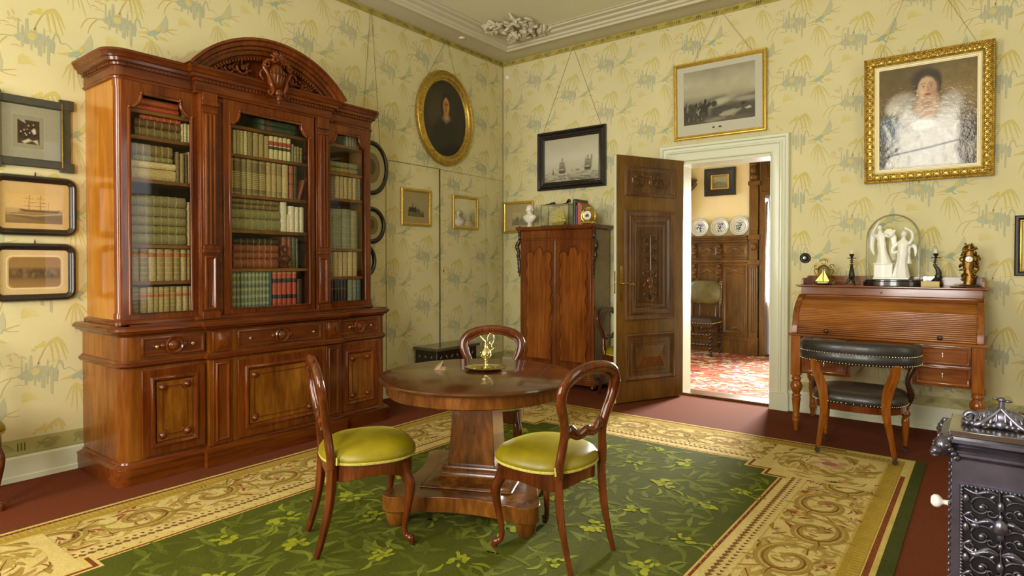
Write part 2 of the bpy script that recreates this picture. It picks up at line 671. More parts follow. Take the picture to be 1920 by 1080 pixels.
def motif(F, x, z, fade, rnd):
    """one repeat of the paper: flying bird, weeping spray under it, ruined pagoda dripping reflections, palm over it"""
    k = lambda c: mixc(c, PB, fade)
    # bird
    F.poly([(x - 0.135, z - 0.036), (x - 0.05, z - 0.004), (x - 0.03, z - 0.022), (x - 0.07, z - 0.032)], k(C_LEAF), 2)
    F.oval(x - 0.02, z - 0.008, 0.052, 0.018, k(C_TEAL), 3, 12, 0.55)
    F.poly([(x - 0.012, z + 0.015), (x + 0.03, z + 0.075), (x + 0.068, z + 0.152), (x + 0.082, z + 0.09), (x + 0.078, z + 0.045), (x + 0.035, z + 0.008)], k(C_WING), 2)
    F.poly([(x - 0.008, z + 0.016), (x + 0.012, z + 0.05), (x + 0.03, z + 0.03), (x + 0.015, z + 0.006)], k(C_YEL), 4)
    F.poly([(x + 0.03, z + 0.008), (x + 0.07, z + 0.04), (x + 0.06, z + 0.012)], k(C_WING2), 3)
    F.poly([(x + 0.005, z - 0.02), (x + 0.06, z - 0.026), (x + 0.09, z - 0.046), (x + 0.03, z - 0.044)], k(C_YEL), 2)
    F.stroke([(x - 0.02, z - 0.02), (x - 0.005, z - 0.045), (x + 0.012, z - 0.05)], [0.008, 0.003], k(C_TEAL), 3)
    for q in (0.0, 0.028):
        F.stroke([(x + 0.065, z + 0.035), (x + 0.11, z + 0.05 - q), (x + 0.15, z + 0.062 - q * 1.4)], [0.004, 0.0015], k(C_SEP), 2)
    # weeping spray below the bird
    sx, sz = x - 0.035, z - 0.065
    for dx, dl, b in ((-0.05, 0.12, -0.03), (-0.025, 0.16, -0.01), (0.0, 0.2, 0.01), (0.03, 0.17, 0.03), (0.06, 0.23, 0.05), (0.085, 0.15, 0.06)):
        F.stroke([(sx, sz), (sx + dx * 0.6, sz - dl * 0.3), (sx + dx + b * 0.4, sz - dl)], [0.002, 0.006, 0.0015], k(C_LEAF if dx < 0.02 else C_LEAF2), 1)
    # pagoda with reflections, half a repeat to the right and below
    px, pz = x + 0.25, z - 0.255
    F.tf = (px, pz, 1.2)
    F.poly([(px - 0.1, pz - 0.01), (px - 0.06, pz + 0.02), (px - 0.02, pz + 0.035), (px + 0.03, pz + 0.035), (px + 0.075, pz + 0.012), (px + 0.09, pz - 0.02),
            (px + 0.03, pz - 0.03), (px - 0.03, pz - 0.035), (px - 0.07, pz - 0.03)], k(C_DRIP), 1)
    for i in range(9):
        u = px - 0.075 + 0.019 * i
        up = (0.09, 0.06, 0.1, 0.045, 0.06, 0.03, 0.07, 0.035, 0.02)[i]
        dn = (0.03, 0.06, 0.04, 0.07, 0.05, 0.09, 0.07, 0.13, 0.06)[i]
        w = 0.004 + 0.003 * ((i * 7) % 3)
        F.poly([(u - w, pz), (u + w, pz), (u + w * 0.6, pz + up), (u - w * 0.6, pz + up * 0.93)], k(C_DRIP2 if i % 2 else C_DRIP), 2)
        F.poly([(u - w, pz - dn * 0.92), (u + w * 0.7, pz - dn), (u + w * 1.2, pz), (u - w, pz)], k(C_DRIP if i % 2 else C_DRIP2), 2)
    F.oval(px - 0.015, pz + 0.008, 0.02, 0.02, k(S(206, 190, 116)), 3, 10)
    F.stroke([(px + 0.075, pz), (px + 0.09, pz + 0.05), (px + 0.105, pz + 0.04), (px + 0.115, pz + 0.005), (px + 0.14, pz + 0.012), (px + 0.17, pz - 0.018)], [0.004, 0.003, 0.001], k(C_DRIP2), 2)
    F.stroke([(px - 0.1, pz - 0.012), (px - 0.15, pz - 0.02), (px - 0.18, pz - 0.045), (px - 0.2, pz - 0.09)], [0.003, 0.002], k(C_SEP), 1)
    F.stroke([(px - 0.12, pz - 0.02), (px - 0.15, pz - 0.06), (px - 0.165, pz - 0.11)], [0.003, 0.002], k(C_SEP), 1)
    for dx, dz, l in ((-0.13, 0.035, 0.06), (-0.15, 0.05, 0.04), (0.1, -0.05, 0.07), (-0.11, -0.06, 0.05)):
        F.stroke([(px + dx, pz + dz), (px + dx + l * 0.5, pz + dz + 0.006), (px + dx + l, pz + dz - 0.003)], [0.001, 0.0025, 0.001], k(C_SEP), 1)
    for q in range(5):
        F.oval(px - 0.14 + 0.03 * rnd.random() + 0.012 * q, pz + 0.075 + 0.04 * rnd.random(), 0.016, 0.007, mixc(k(C_SEP), PB, 0.45), 1, 7, rnd.random() * 3)
    F.tf = (px, pz, 1.08)
    # palm
    tx, tz = px + 0.035, pz + 0.15
    F.stroke([(px - 0.01, pz + 0.03), (px + 0.005, pz + 0.085), (tx, tz)], [0.004, 0.003], k(C_SEP), 2)
    for dx, dz, b in ((0.1, 0.0, 0.05), (0.115, -0.05, 0.05), (0.105, -0.09, 0.045), (0.075, -0.115, 0.035), (0.06, 0.03, 0.03), (0.04, -0.1, 0.02)):
        F.stroke([(tx, tz), (tx + dx * 0.55, tz + b), (tx + dx, tz + dz)], [0.002, 0.008, 0.002], k(C_LEAF), 1)
    for dx, dz, r in ((-0.02, 0.012, 0.02), (-0.045, 0.004, 0.014), (-0.01, 0.03, 0.012), (-0.06, -0.012, 0.012)):
        F.oval(tx + dx, tz + dz, r, r * 0.7, k(C_YEL if dx > -0.03 else C_LEAF2), 1, 9)
    F.tf = None
    # faint fan of leaves and a thin cloud line beside the bird
    for q in range(5):
        a = 0.35 + 0.28 * q
        F.stroke([(x + 0.16, z + 0.1), (x + 0.16 + 0.06 * math.cos(a), z + 0.1 + 0.05 * math.sin(a)), (x + 0.16 + 0.1 * math.cos(a - 0.25), z + 0.1 + 0.075 * math.sin(a - 0.25))], [0.001, 0.006, 0.001], mixc(k(C_YEL), PB, 0.35), 1)
    F.stroke([(x - 0.2, z + 0.09), (x - 0.15, z + 0.1), (x - 0.1, z + 0.092)], [0.001, 0.003, 0.001], mixc(k(C_SEP), PB, 0.4), 1)


def border(F, x0, x1, z0, z1, seed, base, dark):
    """printed frieze strip"""
    rnd = random.Random(seed)
    F.rect(x0, x1, z0, z1, base, 5)
    F.rect(x0, x1, z0, z0 + 0.004, mixc(base, dark, 0.6), 6)
    x = x0 + 0.02
    hh = z1 - z0
    while x < x1 - 0.12:
        n = rnd.randint(2, 4)
        for i in range(n):
            w = rnd.uniform(0.02, 0.05)
            F.oval(x + w + i * 0.035, z0 + hh * rnd.uniform(0.35, 0.7), w, hh * rnd.uniform(0.12, 0.28), mixc(base, dark, rnd.uniform(0.2, 0.6)), 7 + i, 9, rnd.uniform(-0.5, 0.5))
        F.stroke([(x, z0 + hh * 0.2), (x + 0.06, z0 + hh * 0.8), (x + 0.12, z0 + hh * 0.3)], [0.002, 0.005, 0.001], mixc(base, dark, 0.5), 11)
        if rnd.random() < 0.45:
            for i in range(3):
                F.rect(x + 0.13 + i * 0.018, x + 0.137 + i * 0.018, z0 + hh * 0.25, z0 + hh * 0.75, mixc(dark, (0, 0, 0), 0.35), 12)
        x += rnd.uniform(0.14, 0.26)


# far wall (y = 0) with the doorway
wb = MB()
wb.col = PB
wb.box(-0.15, DX0, 0, 0.28, 0, ZC)
wb.box(DX1, XR + 0.15, 0, 0.28, 0, ZC)
wb.box(DX0, DX1, 0, 0.28, DZ, ZC)
F = Flat(wb, (0, 0, 0), (1, 0, 0), (0, 0, 1), (0, -1, 0))
F.skip = lambda pts: any((DX0 - 0.22 < p[0] < DX1 + 0.18 and p[1] < 2.61) or p[0] < 0.004 or p[0] > XR or p[1] < 0.27 or p[1] > 3.835 for p in pts)
rnd = random.Random(3)
for i in range(-1, 14):
    for j in range(8):
        motif(F, 0.227 + 0.492 * i, (3.322 if i % 2 == 0 else 3.598) + 0.537 - 0.537 * j, 0.18 + 0.2 * rnd.random(), rnd)
F.skip = None
border(F, 0.0, XR, 3.84, 3.905, 5, S(178, 163, 82), S(112, 104, 52))
border(F, 0.0, DX0 - 0.21, 0.195, 0.28, 6, S(176, 168, 108), S(120, 118, 78))
border(F, DX1 + 0.17, XR, 0.195, 0.28, 7, S(184, 176, 122), S(122, 120, 86))
F.rect(0.0, 0.006, 0.19, 3.9, S(98, 92, 54), 13)
struct(build(wb, 'wall_back', M['paper_wall'], smooth=0, colattr=True, recalc=False))

# left wall (x = 0) with the seams of a papered door
wl = MB()
wl.col = PB
wl.box(-0.15, 0, YF - 0.2, 0.0, 0, ZC)
F = Flat(wl, (0, 0, 0), (0, 1, 0), (0, 0, 1), (1, 0, 0))
F.skip = lambda pts: any(p[0] > -0.004 or p[1] < 0.27 or p[1] > 3.835 for p in pts)
for i in range(0, 16):
    for j in range(8):
        motif(F, -0.185 - 0.492 * i, (3.61 if i % 2 == 0 else 3.325) + 0.537 - 0.537 * j, 0.18 + 0.2 * rnd.random(), rnd)
F.skip = None
border(F, YF, 0.0, 3.84, 3.905, 9, S(172, 156, 80), S(106, 98, 50))
border(F, YF, 0.0, 0.16, 0.262, 10, S(172, 166, 106), S(116, 116, 76))
seam, seam2 = S(46, 40, 20), S(112, 104, 58)
F.rect(-1.158, -1.143, 0.2, 2.425, seam, 14)
F.rect(-1.934, -1.929, 0.2, 2.43, seam2, 14)
F.rect(-0.345, -0.342, 0.2, 2.41, mixc(seam2, PB, 0.5), 14)
F.poly([(-2.5, 2.425), (-1.14, 2.425), (-1.14, 2.431), (-2.5, 2.431)], seam2, 14)
F.poly([(-1.15, 2.422), (-0.0, 2.408), (-0.0, 2.412), (-1.15, 2.427)], mixc(seam2, PB, 0.3), 14)
F.oval(-1.09, 1.29, 0.007, 0.016, seam, 15)
F.rect(-0.352, -0.34, 2.02, 2.12, S(222, 214, 170), 15)
F.rect(-0.352, -0.34, 1.38, 1.48, S(232, 226, 188), 15)
struct(build(wl, 'wall_left', M['paper_wall'], smooth=0, colattr=True, recalc=False))


def wall_with_windows(name, axis, pos, thick, a0, a1, wins, z0=0.55, z1=3.3):
    """plain papered wall with tall window openings (outside the picture); axis 'x' runs along x at y=pos"""
    w = MB()
    w.col = PB

    def bx(p, q, lo, hi):
        if axis == 'x':
            w.box(p, q, pos - thick, pos, lo, hi)
        else:
            w.box(pos, pos + thick, p, q, lo, hi)
    edge = a0
    for p, q in wins:
        bx(edge, p, 0, ZC)
        bx(p, q, 0, z0)
        bx(p, q, z1, ZC)
        edge = q
    bx(edge, a1, 0, ZC)
    return struct(build(w, name, M['paper_wall'], smooth=0, colattr=True))


def sash(name, axis, pos, p, q, z0=0.55, z1=3.3):
    w = MB()

    def bx(a, b, lo, hi, d=0.05):
        if axis == 'x':
            w.box(a, b, pos - d, pos + d, lo, hi)
        else:
            w.box(pos - d, pos + d, a, b, lo, hi)
    bx(p, p + 0.06, z0, z1)
    bx(q - 0.06, q, z0, z1)
    bx(p + 0.06, q - 0.06, z0, z0 + 0.08)
    bx(p + 0.06, q - 0.06, z1 - 0.08, z1)
    m = (p + q) / 2
    bx(m - 0.025, m + 0.025, z0 + 0.08, z1 - 0.08, 0.03)
    for k in (0.36, 0.68):
        z = z0 + (z1 - z0) * k
        bx(p + 0.06, q - 0.06, z - 0.02, z + 0.02, 0.028)
    return struct(build(w, name, M['paint_white'], smooth=0))


wall_with_windows('wall_front', 'x', YF, 0.2, -0.15, XR + 0.15, [(0.55, 1.85), (3.35, 4.65)])
wall_with_windows('wall_right', 'y', XR, 0.2, YF, 0.0, [(-3.07, -1.83)])
sash('window_1', 'x', YF - 0.1, 0.55, 1.85)
sash('window_2', 'x', YF - 0.1, 3.35, 4.65)
sash('window_3', 'y', XR + 0.1, -3.07, -1.83)

# baseboards
bl = MB()
bl.sweep([(0.0, 0.0), (0.024, 0.0), (0.024, 0.03), (0.014, 0.036), (0.014, 0.145), (0.009, 0.157), (0.0, 0.158)], [(0.0, YF, 0), (0.0, 0.0, 0)])
struct(build(bl, 'baseboard_left', M['paint_white'], smooth=20))
bb = MB()
prof = [(0.0, 0.0), (0.024, 0.0), (0.024, 0.03), (0.015, 0.036), (0.015, 0.18), (0.009, 0.191), (0.0, 0.192)]
bb.sweep(prof, [(0.0, 0.0, 0), (DX0 - 0.205, 0.0, 0)])
bb.sweep(prof, [(DX1 + 0.165, 0.0, 0), (XR, 0.0, 0)])
struct(build(bb, 'baseboard_back', M['paint_white'], smooth=20))

# cornice round the ceiling
cn = MB()
cprof = [(0.0, 3.905), (0.27, 3.912), (0.27, 3.897), (0.285, 3.893), (0.30, 3.897), (0.303, 3.918), (0.325, 3.925), (0.335, 3.945), (0.37, 3.949), (0.385, 3.955), (0.392, 3.972), (0.43, 3.976),
         (0.445, 3.98), (0.452, 3.992), (0.475, 3.995), (0.48, 4.0), (0.0, 4.0)]
cn.sweep(cprof, [(XR, YF, 0), (0, YF, 0), (0, 0, 0), (XR, 0, 0)], closed=True)
struct(build(cn, 'trim_1', M['plaster'], smooth=30))

# stucco bouquet in the corner of the cornice
st = MB()
rs = random.Random(21)
for i in range(96):
    a, r = rs.uniform(-2.5, 2.5), rs.random() ** 0.6
    u = rs.uniform(-0.36, 0.36)
    v = rs.uniform(-0.2, 0.46) * (1 - abs(u) / 0.42) + 0.02
    cx, cy = 0.66 + u * 0.72 + v * 0.7, -0.62 + u * 0.72 - v * 0.7
    zz = 3.988 - 0.06 * (1 - abs(u) / 0.4) * (1 if v < 0.15 else 0.45) - 0.015 * rs.random()
    st.at((cx, cy, zz), rs.uniform(-0.9, 0.9), rs.uniform(-0.9, 0.9), rs.uniform(0, 6.3))
    st.ell((0, 0, 0), (rs.uniform(0.04, 0.075), rs.uniform(0.018, 0.032), rs.uniform(0.012, 0.02)), 10, 6)
    if i % 3 == 0:
        st.tube(spiral((0, 0), 0.045, 0.008, 0, 5.2, 14, 'xy'), 0.009, 6)
st.home()
for k in range(7):
    a = k * 0.9
    st.ell((0.64 + 0.055 * math.cos(a), -0.6 + 0.055 * math.sin(a), 3.92), (0.03, 0.03, 0.022), 10, 6)
st.ell((0.64, -0.6, 3.91), 0.03, 10, 6)
tag(build(st, 'corner_stucco', M['plaster'], smooth=60), 'white stucco flower bouquet filling the ceiling corner above the oval portrait', 'stucco ornament')

# door casing and jamb (white paint)
tr = MB()
jx0, jx1 = DX0, DX1
tr.box(jx0 - 0.012, jx0 + 0.012, -0.005, 0.285, 0, DZ)
tr.box(jx1 - 0.012, jx1 + 0.012, -0.005, 0.285, 0, DZ)
tr.box(jx0 - 0.012, jx1 + 0.012, -0.005, 0.285, DZ - 0.012, DZ + 0.012)
cas = [(0.0, 0.0), (0.0, 0.022), (0.02, 0.03), (0.075, 0.03), (0.085, 0.042), (0.098, 0.042), (0.105, 0.032), (0.128, 0.036), (0.136, 0.052), (0.158, 0.055), (0.165, 0.048), (0.165, 0.0)]


def casing(mb, x0, x1, z1, prof, y, lw=1.0):
    P = [(x0, 0.0), (x0, z1), (x1, z1), (x1, 0.0)]
    vs, fs = [], []
    for (px, pz), sx, sz in zip(P, (-lw, -lw, 1, 1), (0, 1, 1, 0)):
        for o, d in prof:
            vs.append((px + sx * o, y - d, pz + sz * o))
    m = len(prof)
    for i in range(3):
        for k in range(m - 1):
            fs.append((i * m + k, (i + 1) * m + k, (i + 1) * m + k + 1, i * m + k + 1))
    mb.add(vs, fs)


casing(tr, jx0, jx1, DZ + 0.02, cas, 0.0, 1.24)
tr.box(jx0 - 0.21, jx0 - 0.002, -0.062, 0.0, 0.0, 0.16)
tr.box(jx1 + 0.002, jx1 + 0.17, -0.062, 0.0, 0.0, 0.16)
struct(build(tr, 'trim_2', M['paint_white'], smooth=25))
box_obj('trim_3', DX0 - 0.01, DX1 + 0.01, 0.06, 0.29, 0.0, 0.022, M['oak'], 0.004)

# motion sensor and plain disc for a small white spot on the cornice
ms = MB()
ms.lathe([(0.0, 0.0), (0.03, 0.0), (0.034, 0.01), (0.034, 0.02), (0.028, 0.036), (0.014, 0.046), (0.0, 0.048)], 18)
for i, v in enumerate(ms.v):
    ms.v[i] = (v[0], -v[2], v[1])
o = build(ms, 'motion_sensor', M['porcelain'], loc=(0.082, 0, 3.70), smooth=50)
tag(o, 'small white round motion sensor high on wall beside the room corner', 'sensor')
dk = MB()
dk.lathe([(0.0, -0.012), (0.03, -0.01), (0.036, -0.003), (0.036, 0.0), (0, 0.0)], 18)
tag(build(dk, 'cornice_disc', M['porcelain'], loc=(0.16, -0.95, 3.908), smooth=50), 'tiny white disc under the cornice over the oval portrait', 'soffit_disc')


# ---------------------------------------------------------------- breakfront bookcase
def bay_outline(fx, half, step, brk, r, n=5):
    """plan of the breakfront from the wall round to the wall, corners rounded"""
    pts = [(0.0, -half)]
    for k in range(n + 1):
        a = -PI / 2 + (PI / 2) * k / n
        pts.append((fx - r + r * math.cos(a), -half + r + r * math.sin(a)))
    pts += [(fx, -step), (fx + brk, -step), (fx + brk, step), (fx, step)]
    for k in range(n + 1):
        a = (PI / 2) * k / n
        pts.append((fx - r + r * math.cos(a), half - r + r * math.sin(a)))
    pts.append((0.0, half))
    return pts


BY = -3.55
bc = thing('bookcase', 'tall mahogany breakfront bookcase with glazed doors and arched carved pediment against the papered wall', 'bookcase', (0, BY, 0))
FX, FC = 0.64, 0.685     # front of side and of middle cupboards
UX, UC = 0.50, 0.545     # same above
# base
b = MB()
b.prism(bay_outline(FX, 1.06, 0.54, 0.045, 0.07), 0.02, 0.94)
build(b, 'base_cabinet', M['cabinet'], bc)
b = MB()
b.prism(bay_outline(FX + 0.04, 1.10, 0.575, 0.045, 0.08), 0.0, 0.1)
b.sweep([(0.0, 0.095), (0.045, 0.1), (0.045, 0.108), (0.03, 0.116), (0.012, 0.122), (0.008, 0.135), (0, 0.137)], [(x, y, 0) for x, y in bay_outline(FX, 1.06, 0.54, 0.045, 0.07)])
build(b, 'plinth', M['mahogany_h'], bc)
b = MB()
o_ = [(x, y, 0) for x, y in bay_outline(FX, 1.06, 0.54, 0.045, 0.07)]
b.sweep([(0, 0.72), (0.012, 0.722), (0.024, 0.735), (0.024, 0.75), (0.012, 0.757), (0.008, 0.766), (0, 0.768)], o_)
build(b, 'band_moulding', M['mahogany_h'], bc)
b = MB()
b.sweep([(-0.2, 0.985), (0.03, 0.985), (0.045, 0.982), (0.058, 0.97), (0.058, 0.955), (0.045, 0.948), (0.04, 0.938), (0.018, 0.93), (0.01, 0.918), (0, 0.916)], o_)
b.prism([(x * 0.99, y * 0.99) for x, y in bay_outline(FX, 1.06, 0.54, 0.045, 0.07)], 0.93, 0.984)
build(b, 'waist_moulding', M['mahogany_h'], bc)


def cupboard_door(y0, y1, x):
    yc, w, z0, z1 = (y0 + y1) / 2, y1 - y0, 0.15, 0.70
    zc, h = (z0 + z1) / 2, z1 - z0
    b = MB()
    b.box(x, x + 0.012, y0, y1, z0, z1)
    b.at((x + 0.012, yc, zc), rz=R90)
    b.rectframe(w, h, [(0, 0), (0, 0.006), (0.05, 0.006), (0.052, 0.018), (0.06, 0.022), (0.07, 0.018), (0.078, 0.006), (0.082, 0.001)])
    d = build(b.home(), 'door', M['mahogany'], bc, bevel=0.002)
    p = MB()
    iw, ih = w / 2 - 0.085, h / 2 - 0.085
    p.box(x + 0.01, x + 0.0165, yc - iw, yc + iw, zc - ih, zc + ih)
    build(p, 'panel', M['mahogany_panel'], d)
    t = MB()
    iw2, ih2, q = iw - 0.035, ih - 0.035, 0.035
    path = []
    for sy, sz in ((-1, -1), (1, -1), (1, 1), (-1, 1)):
        arc = []
        for k in range(5):
            a = k / 4 * PI / 2
            arc.append((x + 0.018, yc + sy * (iw2 - q * math.cos(a)), zc + sz * (ih2 - q * math.sin(a))))
        if sy * sz > 0:
            arc.reverse()
        path += arc
    t.tube(path, 0.0035, 6, up=(1, 0, 0), closed=True)
    build(t, 'inlay_line', M['mahogany'], d)
    for sy in (-1, 1):
        for sz in (-1, 1):
            t = MB().at((x + 0.014, yc + sy * iw2, zc + sz * ih2), ry=R90)
            t.lathe([(0.0, 0), (0.026, 0.0), (0.026, 0.008), (0.017, 0.012), (0.014, 0.02), (0.008, 0.026), (0, 0.027)], 16)
            build(t, 'boss', M['mahogany'], d, smooth=50)


def cupboard_drawer(y0, y1, x):
    yc, w = (y0 + y1) / 2, y1 - y0
    b = MB()
    b.box(x, x + 0.012, y0, y1, 0.782, 0.908)
    b.at((x + 0.012, yc, 0.845), rz=R90)
    b.rectframe(w, 0.126, [(0, 0), (0, 0.004), (0.01, 0.008), (0.016, 0.004), (0.02, 0.0)])
    d = build(b.home(), 'drawer', M['mahogany_h'], bc, bevel=0.002)
    t = MB().at((x + 0.01, yc, 0.845), ry=R90)
    t.lathe([(0, 0), (0.056, 0), (0.058, 0.01), (0.05, 0.018), (0.043, 0.012), (0.036, 0.008), (0.03, 0.012), (0.024, 0.02), (0.012, 0.026), (0, 0.027)], 26)
    for k in (-1, 1):
        t.at((x + 0.012, yc + 0.068 * k, 0.845)).ell((0, 0, 0), (0.014, 0.02, 0.022), 10, 6)
    build(t.home(), 'roundel', M['mahogany'], d, smooth=50)
    for k in (-1, 1):
        t = MB().at((x + 0.012, yc + k * (w / 2 - 0.085), 0.845), ry=R90)
        t.lathe([(0, 0), (0.007, 0), (0.005, 0.008), (0.011, 0.014), (0.011, 0.02), (0.006, 0.024), (0, 0.025)], 12)
        build(t, 'knob', M['bright_brass'], d, smooth=50)


for y0, y1, x in ((-0.95, -0.555, FX), (-0.345, 0.345, FC), (0.555, 0.95, FX)):
    cupboard_door(y0, y1, x)
    cupboard_drawer(y0, y1, x)
for sy in (-1, 1):
    b = MB()
    b.box(FC, FC + 0.014, sy * 0.39, sy * 0.52, 0.14, 0.716)
    b.at((FC + 0.014, sy * 0.455, 0.43), rz=R90)
    b.rectframe(0.1, 0.54, [(0, 0), (0.004, 0.01), (0.012, 0.012), (0.018, 0.003), (0.022, 0.0)])
    b.home()
    b.box(FC, FC + 0.012, sy * 0.39, sy * 0.52, 0.775, 0.912)
    b.add([(FC + 0.013, sy * 0.405, 0.79), (FC + 0.013, sy * 0.505, 0.79), (FC + 0.013, sy * 0.505, 0.9), (FC + 0.013, sy * 0.405, 0.9), (FC + 0.04, sy * 0.455, 0.845)],
          [(0, 1, 4), (1, 2, 4), (2, 3, 4), (3, 0, 4)])
    build(b, 'base_pilaster', M['mahogany'], bc, bevel=0.002)

# upper case: sides, back, uprights
HU = 1.03
for sy in (-1, 1):
    b = MB()
    y0, y1 = (-HU, -HU + 0.03) if sy < 0 else (HU - 0.03, HU)
    b.box(0.0, UX - 0.04, y0, y1, 0.985, 2.56)
    build(b, 'side_panel', M['mahogany_lit'], bc)
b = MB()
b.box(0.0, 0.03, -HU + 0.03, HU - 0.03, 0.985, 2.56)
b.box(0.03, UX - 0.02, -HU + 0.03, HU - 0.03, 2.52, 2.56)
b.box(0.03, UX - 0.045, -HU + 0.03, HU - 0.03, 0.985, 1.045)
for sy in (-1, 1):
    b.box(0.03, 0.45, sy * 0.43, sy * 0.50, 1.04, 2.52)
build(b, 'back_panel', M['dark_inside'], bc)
b = MB()
for y0, y1, x in ((-0.975, -0.53, UX), (-0.40, 0.40, UC), (0.53, 0.975, UX)):
    b.box(x - 0.06, x - 0.005, y0, y1, 0.985, 1.02)
    b.box(x - 0.06, x - 0.005, y0, y1, 2.515, 2.57)
for sy in (-1, 1):
    b.box(0.40, UC - 0.01, sy * 0.395, sy * 0.528, 0.985, 2.57)
    b.box(0.495, UC - 0.012, sy * (0.361 if sy < 0 else 0.391), sy * 0.41, 0.985, 2.57)
b.sweep([(0, 0.985), (0.022, 0.985), (0.022, 1.0), (0.012, 1.012), (0, 1.016)], [(x, y, 0) for x, y in bay_outline(UX, HU, 0.54, 0.045, 0.05)])
build(b, 'front_frame', M['mahogany_h'], bc, bevel=0.002)
for sy in (-1, 1):
    t = MB()
    t.lathe([(0.04, 0.985), (0.046, 1.0), (0.046, 1.05), (0.038, 1.065), (0.038, 2.49), (0.043, 2.505), (0.043, 2.56)], 20, (UX - 0.04, sy * (HU - 0.04), 0))
    t.box(UX - 0.05, UX - 0.006, sy * (HU - 0.055), sy * 0.972, 0.985, 2.56)
    build(t, 'corner_column', M['mahogany'], bc, smooth=50)
    p = MB()
    yc = sy * 0.465
    p.box(UC - 0.01, UC + 0.012, yc - 0.062, yc + 0.062, 1.0, 2.56)
    p.box(UC + 0.012, UC + 0.024, yc - 0.048, yc + 0.048, 1.5, 2.42)
    for k in (-1, 0, 1):
        p.tube([(UC + 0.025, yc + k * 0.028, 1.505), (UC + 0.025, yc + k * 0.028, 2.41)], 0.0105, 8, up=(1, 0, 0))
    p.box(UC + 0.012, UC + 0.04, yc - 0.058, yc + 0.058, 1.45, 1.475)
    p.box(UC + 0.012, UC + 0.032, yc - 0.052, yc + 0.052, 1.475, 1.5)
    p.at((UC + 0.013, yc, 1.24), rz=R90)
    p.rectframe(0.085, 0.38, [(0, 0), (0.002, 0.014), (0.012, 0.018), (0.02, 0.012), (0.024, 0.008), (0.042, 0.008)])
    p.home()
    p.box(UC + 0.012, UC + 0.03, yc - 0.055, yc + 0.055, 2.42, 2.44)
    p.box(UC + 0.012, UC + 0.036, yc - 0.058, yc + 0.058, 2.47, 2.5)
    p.box(UC + 0.012, UC + 0.03, yc - 0.052, yc + 0.052, 2.5, 2.56)
    p.box(UC + 0.012, UC + 0.034, yc - 0.062, yc + 0.062, 0.99, 1.04)
    build(p, 'fluted_pilaster', M['mahogany'], bc, bevel=0.002)


def glazed_door(y0, y1, x):
    """y0..y1 clear opening"""
    e, z0, z1, zt, zb = 0.045, 1.05, 2.478, 2.55, 1.0
    b = MB()
    ys, ye = y0 - e, y1 + e
    b.box(x - 0.03, x + 0.006, ys, y0, zb, zt)
    b.box(x - 0.03, x + 0.006, y1, ye, zb, zt)
    b.box(x - 0.03, x + 0.006, y0, y1, zb, z0)
    cw, ch = 0.075, 0.1
    arcR = [(y1 - cw * math.cos(a), z1 - ch * math.sin(a)) for a in [k / 6 * PI / 2 for k in range(7)]]
    arcL = [(y0 + cw * math.cos(a), z1 - ch * math.sin(a)) for a in [k / 6 * PI / 2 for k in range(7)]]
    b.prism([(y0, zt), (y1, zt)] + [(y1, z1 - ch)] + arcR[::-1][1:] + arcL[0:6] + [(y0, z1 - ch)], x - 0.03, x + 0.006, 'x')
    d = build(b, 'glazed_door', M['mahogany'], bc, bevel=0.002)
    t = MB()
    path = [(x + 0.005, a, c) for a, c in [(y0, z0), (y1, z0), (y1, z1 - ch)] + arcR[::-1][1:] + arcL[:6] + [(y0, z1 - ch)]]
    t.tube(path, 0.012, 8, up=(1, 0, 0), closed=True)
    for yy, zz in ((y1, z1 - ch), (y1 - cw, z1), (y0, z1 - ch), (y0 + cw, z1)):
        t.ell((x + 0.012, yy, zz), (0.012, 0.011, 0.011), 10, 6)
    build(t, 'glazing_bead', M['mahogany'], d, smooth=50)
    g = MB()
    g.box(x - 0.014, x - 0.011, y0 - 0.01, y1 + 0.01, z0 - 0.01, z1 + 0.01)
    build(g, 'glass_pane', M['old_pane'], d, smooth=0)


glazed_door(-0.956, -0.562, UX)
glazed_door(-0.315, 0.345, UC)
glazed_door(0.562, 0.945, UX)
SHELF = {'L': (2.385, 2.215, 1.932, 1.501, 1.258), 'C': (2.397, 2.188, 1.890, 1.627, 1.338), 'R': (2.395, 2.154, 1.933, 1.504, 1.262)}
SEC = {'L': (-0.995, -0.502), 'C': (-0.428, 0.428), 'R': (0.502, 0.995)}
for k, zs in SHELF.items():
    for z in zs:
        s_ = MB()
        s_.box(0.032, 0.452, SEC[k][0], SEC[k][1], z - 0.024, z)
        build(s_, 'shelf', M['shelf_wood'], bc, bevel=0.002)

# entablature, dentils, arched pediment, carving
b = MB()
oU = bay_outline(UX, HU, 0.545, 0.05, 0.05)
oUp = [(x, y, 0) for x, y in oU]
b.prism(oU, 2.545, 2.7)
b.sweep([(0, 2.545), (0.014, 2.548), (0.018, 2.56), (0.008, 2.572), (0.008, 2.625), (0.02, 2.632), (0.022, 2.645), (0.045, 2.652), (0.05, 2.67), (0.062, 2.675), (0.072, 2.7), (0.078, 2.705), (0.078, 2.72), (-0.1, 2.725)], oUp)
def dentil_run(pts):
    for (x0, y0), (x1, y1) in pts:
        L = math.hypot(x1 - x0, y1 - y0)
        n = int(L / 0.026)
        for i in range(n):
            t = (i + 0.5) / n
            cx, cy = x0 + (x1 - x0) * t, y0 + (y1 - y0) * t
            b.box(cx - 0.0075, cx + 0.0075, cy - 0.0075, cy + 0.0075, 2.628, 2.65)
dentil_run([((UX + 0.02, -HU + 0.03), (UX + 0.02, -0.57)), ((UX + 0.07, -0.53), (UX + 0.07, 0.53)), ((UX + 0.02, 0.57), (UX + 0.02, HU - 0.03)), ((0.03, -HU - 0.02), (UX - 0.03, -HU - 0.02))])
build(b, 'cornice', M['mahogany_h'], bc, smooth=30)
c_, h_ = 0.64, 0.305
R_ = (c_ * c_ + h_ * h_) / (2 * h_)
